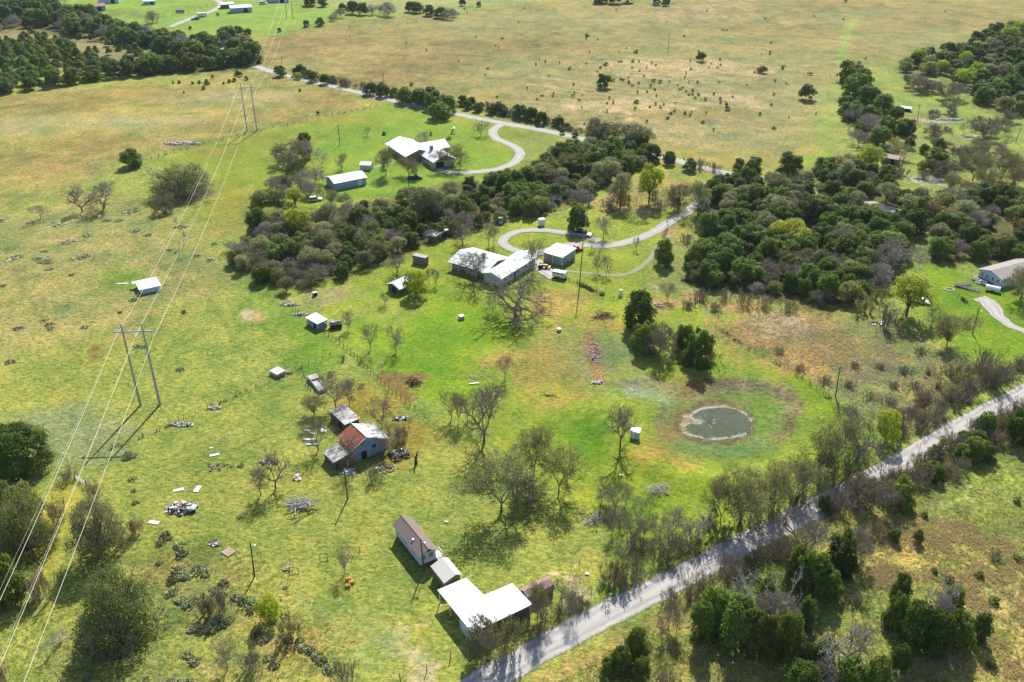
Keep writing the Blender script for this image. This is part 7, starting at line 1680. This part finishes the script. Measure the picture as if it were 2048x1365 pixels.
mound(540, 925, 2.2, .8, 24, (.3, .8), ['boards', 'deadwood', 'stone'], 'weathered debris left of the bushy bare trees', 'debris_heap', 'debris', 20, .4, .4)
mound(440, 935, 3.0, 1.6, 26, (.2, .6), ['boards', 'brickpile'], 'flattened brown debris patch near the white panels', 'debris_heap', 'debris', 21, .3, .2)
mound(795, 838, 1.2, 1.0, 20, (.3, .8), ['boards', 'stone', 'white'], 'burned stump debris behind the rusty barn', 'debris_heap', 'debris', 22, .5, .5)
mound(806, 838, .8, .8, 12, (.3, .7), ['black', 'white'], 'charred barrel on the rise behind the barn', 'debris_heap', 'debris', 23, .7, .5)
mound(1755, 648, 2.4, 1.2, 30, (.3, .9), ['concrete', 'white', 'boards'], 'broken pale slabs under the bright green tree', 'slab_heap', 'rubble', 24, .3, .3)
mound(1965, 566, 2.4, 1.4, 34, (.3, .9), ['white', 'silver', 'purple', 'boards'], 'clutter heaped on the ground beside the deck', 'clutter', 'clutter', 25, .5, .8)
mound(1318, 612, 1.2, .8, 12, (.5, 1.2), ['rock'], 'white boulder right of the tallest juniper', 'boulder', 'rocks', 26, .6, .6)
mound(848, 590, .1, .1, 1, (.1, .1), ['rock'], 'x', 'x', 'x', 1) if False else None
mound(745, 520, 3.0, 1.2, 26, (.3, .9), ['stone', 'boards'], 'grey stones and boards along the upper left property line', 'debris_heap', 'debris', 27, .4, .4)
def logs(cx, cy, n_, L0, L1, rx, ry, r0, mat, label, name, seed, zt=.8, lean=.25):
    x, y = G(cx, cy); t = thing(name, label, 'log pile', (x, y)); r = random.Random(seed); m_ = MB()
    for i in range(n_):
        a = r.gauss(.2, .75) + (3.14 if r.random() < .5 else 0); L_ = r.uniform(L0, L1); c_ = Vector((r.gauss(0, rx), r.gauss(0, ry), r.random() * zt + .1)); d = Vector((math.cos(a), math.sin(a), r.gauss(0, lean))) * L_ / 2; q = c_ - d; ra = r0 * r.uniform(.5, 1.2)
        for s in range(3):
            e = q + d * 2 / 3 + Vector((r.gauss(0, .12), r.gauss(0, .12), r.gauss(0, .1))); q.z = max(q.z, .05); e.z = max(e.z, .05); m_.tube(q, e, ra, ra * .75, 5); ra *= .75; q = e
    m_.build('logs', M[mat], t)
logs(603, 1012, 46, 1.8, 4.6, 1.1, .9, .13, 'deadwood', 'big pile of bleached logs and branches below the barn', 'log_pile', 31, 1.1)
logs(600, 1035, 3, 4, 6, .5, .1, .09, 'darkwood', 'long dark pole lying below the log pile', 'fallen_pole', 32, .05, .02)
logs(1318, 983, 50, 1.2, 3.2, 1.1, .8, .07, 'deadwood', 'grey brushwood pile on the lawn below the pond', 'brush_pile', 33, .8)
logs(1212, 634, 34, 1.8, 5.0, 1.6, .7, .10, 'bark', 'dead fallen branches at the top of the brick strip', 'brush_pile', 34, .6)
logs(829, 768, 44, 1.0, 3.2, .9, .8, .08, 'darkwood', 'dark burn pile right of the left property line', 'burn_pile', 35, .9, .6)
logs(950, 756, 18, 1.5, 3.5, 1.6, .5, .06, 'deadwood', 'pale sticks lying above the tall bare tree', 'brush_pile', 36, .3)
logs(1100, 792, 5, 2.0, 4.5, .8, .15, .09, 'darkwood', 'dark fallen limb in the yellow grass of the yard', 'fallen_limb', 37, .1, .03)
logs(1055, 1000, 20, 2, 5, 1.5, 1.2, .10, 'bark', 'fallen limbs beneath the budding oaks', 'fallen_limb', 38, .8)
logs(1180, 1040, 22, 1.5, 4, 1.5, .8, .06, 'bark', 'scattered branches at the edge of the leafless grove', 'fallen_limb', 39, .4)
logs(1310, 578, 5, 1.6, 3.0, .6, .2, .12, 'white', 'white pipes lying right of the tallest juniper', 'pipe_stack', 40, .2, .03)
logs(445, 880, 3, 1, 2, .5, .2, .06, 'deadwood', 'few sticks on the pasture left of the barn', 'stick_pile', 41, .1)
# charred stump
x, y = G(832, 928); t = thing('tree_snag', 'charred forked tree snag standing right of the rusty barn', 'dead tree', (x, y)); m_ = MB(); m_.tube((0, 0, -.1), (.05, 0, 1.6), .38, .26, 8); m_.build('trunk', M['darkwood'], t)
m_ = MB(); m_.tube((.05, 0, 1.6), (.5, .1, 3.3), .22, .12, 7); m_.tube((.05, 0, 1.4), (-.8, .1, 2.7), .15, .05, 6); m_.tube((.3, 0, 2.2), (1.1, .2, 2.3), .06, .02, 4); m_.tube((-.5, .1, 2.2), (-1.2, 0, 2.4), .05, .02, 4); m_.build('limbs', M['darkwood'], t)
# panels
for i, (cx, cy, w, d, deg, lb) in enumerate([(395, 979, 1.0, 2.0, -8, 'upright white panel lying right of its tilted twin above the junk pile'), (357, 981, 2.1, .8, 20, 'tilted white panel lying above the junk pile'), (308, 1046, 2.2, .9, -12, 'white panel lying left below the junk pile'), (429, 911, 2.1, .7, 22, 'white panel lying near the brown debris patch'), (423, 897, .7, .4, 20, 'tiny white scrap above the lone panel'), (388, 1021, 1.2, 1.5, -20, 'white panel resting on the right end of the junk pile'),
    (615, 862, 1.6, .5, -25, 'first tin sheet left of the barn'), (624, 868, 1.8, .5, -20, 'second tin sheet left of the barn'), (618, 880, 2.6, .7, -3, 'third and longest tin sheet left of the barn'), (625, 890, 2.6, .6, 0, 'fourth tin sheet left of the barn'), (645, 862, 1.9, 1.0, -40, 'rippled tin sheet nearest the barn lean-to'), (622, 810, 1.0, .9, 30, 'white scrap of tin left of the annex'), (885, 800, .1, .1, 0, ''), (948, 768, 2.4, .35, 12, 'white plank lying above the tall bare tree'), (55, 1106, 1.0, .6, 10, 'small white slab at the edge of the left oaks'), (57, 1108, .1, .1, 0, ''), (1270, 990, .1, .1, 0, ''), (1242, 952, .8, .4, 0, 'small white scrap below the dam'), (893, 1045, .8, .3, -20, 'white scraps in the grass above the cottage'), (1174, 1149, .7, .5, 0, 'white scrap in the carport paddock'), (698, 1196, .1, .1, 0, '')]):
    if not lb: continue
    x, y = G(cx, cy); tn = 'tin' in lb; t = thing('tin_sheet' if tn else 'white_panel', lb, 'sheet' if tn else 'panel', (x, y, float(hz(x, y)) + .06 + i * .004 + (.75 if 'resting' in lb else 0)), R(deg))
    MB().slab([(-w / 2, -d / 2, .1), (w / 2, -d / 2, .06), (w / 2, d / 2, .12), (-w / 2, d / 2, .08)], .05).build('sheet', M['tinroof' if tn and i % 2 else 'white'], t)
x, y = G(457, 1105); t = thing('wooden_pallet', 'tan wooden plank raft beside the stone heap', 'pallet', (x, y), R(-35)); m_ = MB(); [m_.box((0, -.8 + k * .27, .16), (2.2, .22, .06)) for k in range(7)]; [m_.box((q, 0, .07), (.12, 1.9, .12)) for q in (-.9, 0, .9)]; m_.build('planks', M['plank'], t)
for i, (cx, cy, lb) in enumerate([(697, 1160, 'topmost orange bale of the three in the grass'), (703, 1167, 'middle orange bale of the three in the grass'), (696, 1174, 'lowest orange bale of the three in the grass')]):
    x, y = G(cx, cy); t = thing('hay_bale', lb, 'bale', (x, y), R(12), 'three orange bales in the grass'); m_ = MB(); m_.box((0, 0, .27), (1.0, .52, .5), 0, .86); m_.build('bale', M['orange'], t)
x, y = G(768, 270); t = thing('round_bale', 'dark round bale on the lawn behind the far house', 'bale', (x, y), R(10)); MB().cyl((0, 0, .75), .75, 1.5, 'X', 14).build('bale', M['boards'], t)
for (cx, cy, w, h, deg, lb) in [(648, 1124, 1.5, 1.7, 15, 'empty steel frame standing right of the collapsed swing'), (588, 1150, 1.7, 1.5, 15, 'steel end frame of the collapsed swing')]:
    x, y = G(cx, cy); t = thing('swing_stand', lb, 'frame', (x, y), R(deg)); m_ = MB()
    for s in (-.5, .5): m_.tube((s * w, 0, 0), (s * w * .8, .3, h), .05)
    m_.tube((-.4 * w, .3, h), (.4 * w, .3, h), .05); m_.tube((-.5 * w, 0, .1), (.5 * w, 0, .1), .05); m_.build('frame', M['pole'], t)
x, y = G(578, 1138); t = thing('collapsed_swing', 'collapsed pale swing frame left of the steel frames', 'swing', (x, y)); m_ = MB()
for a, b in (((-1.6, 0, .1), (.3, .8, 1.9)), ((.3, .8, 1.9), (.9, 0, .1)), ((.3, .8, 1.9), (.2, -.5, .1)), ((-1.2, -.3, .2), (.9, -.2, .5)), ((-.8, .2, .6), (.6, .2, .9))): m_.tube(a, b, .06)
m_.build('frame', M['deadwood'], t); MB().box((-.4, -.1, .45), (1.1, .5, .06), .3).build('seat', M['deadwood'], t)
x, y = G(905, 268); t = thing('play_slide', 'red and white garden slide behind the far house', 'slide', (x, y), R(60)); m_ = MB(); m_.slab([(-1.6, -.4, .15), (1.0, -.4, 2.0), (1.0, .4, 2.0), (-1.6, .4, .15)], .08); m_.build('chute', M['red'], t); m_ = MB(); [m_.tube((1.0 + q, s, 0), (1.0 + q, s, 2.6), .06) for q in (0, .8) for s in (-.5, .5)]; m_.box((1.4, 0, 2.0), (.9, 1.0, .08)); m_.box((1.4, 0, 2.65), (1.0, 1.1, .08)); m_.build('tower', M['white'], t)
x, y = G(1899, 580); t = thing('garden_ring', 'oval ring of stones round a small plant on the right-hand lawn', 'flower bed', (x, y)); m_ = MB(); [m_.box((1.3 * math.cos(6.28 * k / 22), 1.0 * math.sin(6.28 * k / 22), .12), (.36, .26, .24), 6.28 * k / 22) for k in range(22)]; m_.build('border', M['rock'], t)
x, y = G(1927, 602); t = thing('burned_bush', 'black charred bush on the right-hand lawn', 'shrub', (x, y)); m_ = MB(); rr = random.Random(8)
for i in range(70): a = rr.random() * 6.28; q = Vector((rr.gauss(0, .5), rr.gauss(0, .9), 0)); m_.tube(q, q + Vector((math.cos(a) * .5, math.sin(a) * .5, rr.uniform(.2, .9))), .07, .02, 4)
m_.build('stems', M['darkwood'], t)
x, y = G(1938, 540); 
for i, (cx, cy, lb) in enumerate([(500, 1220, ''), (866, 500, 'stone chimney stub')]): pass
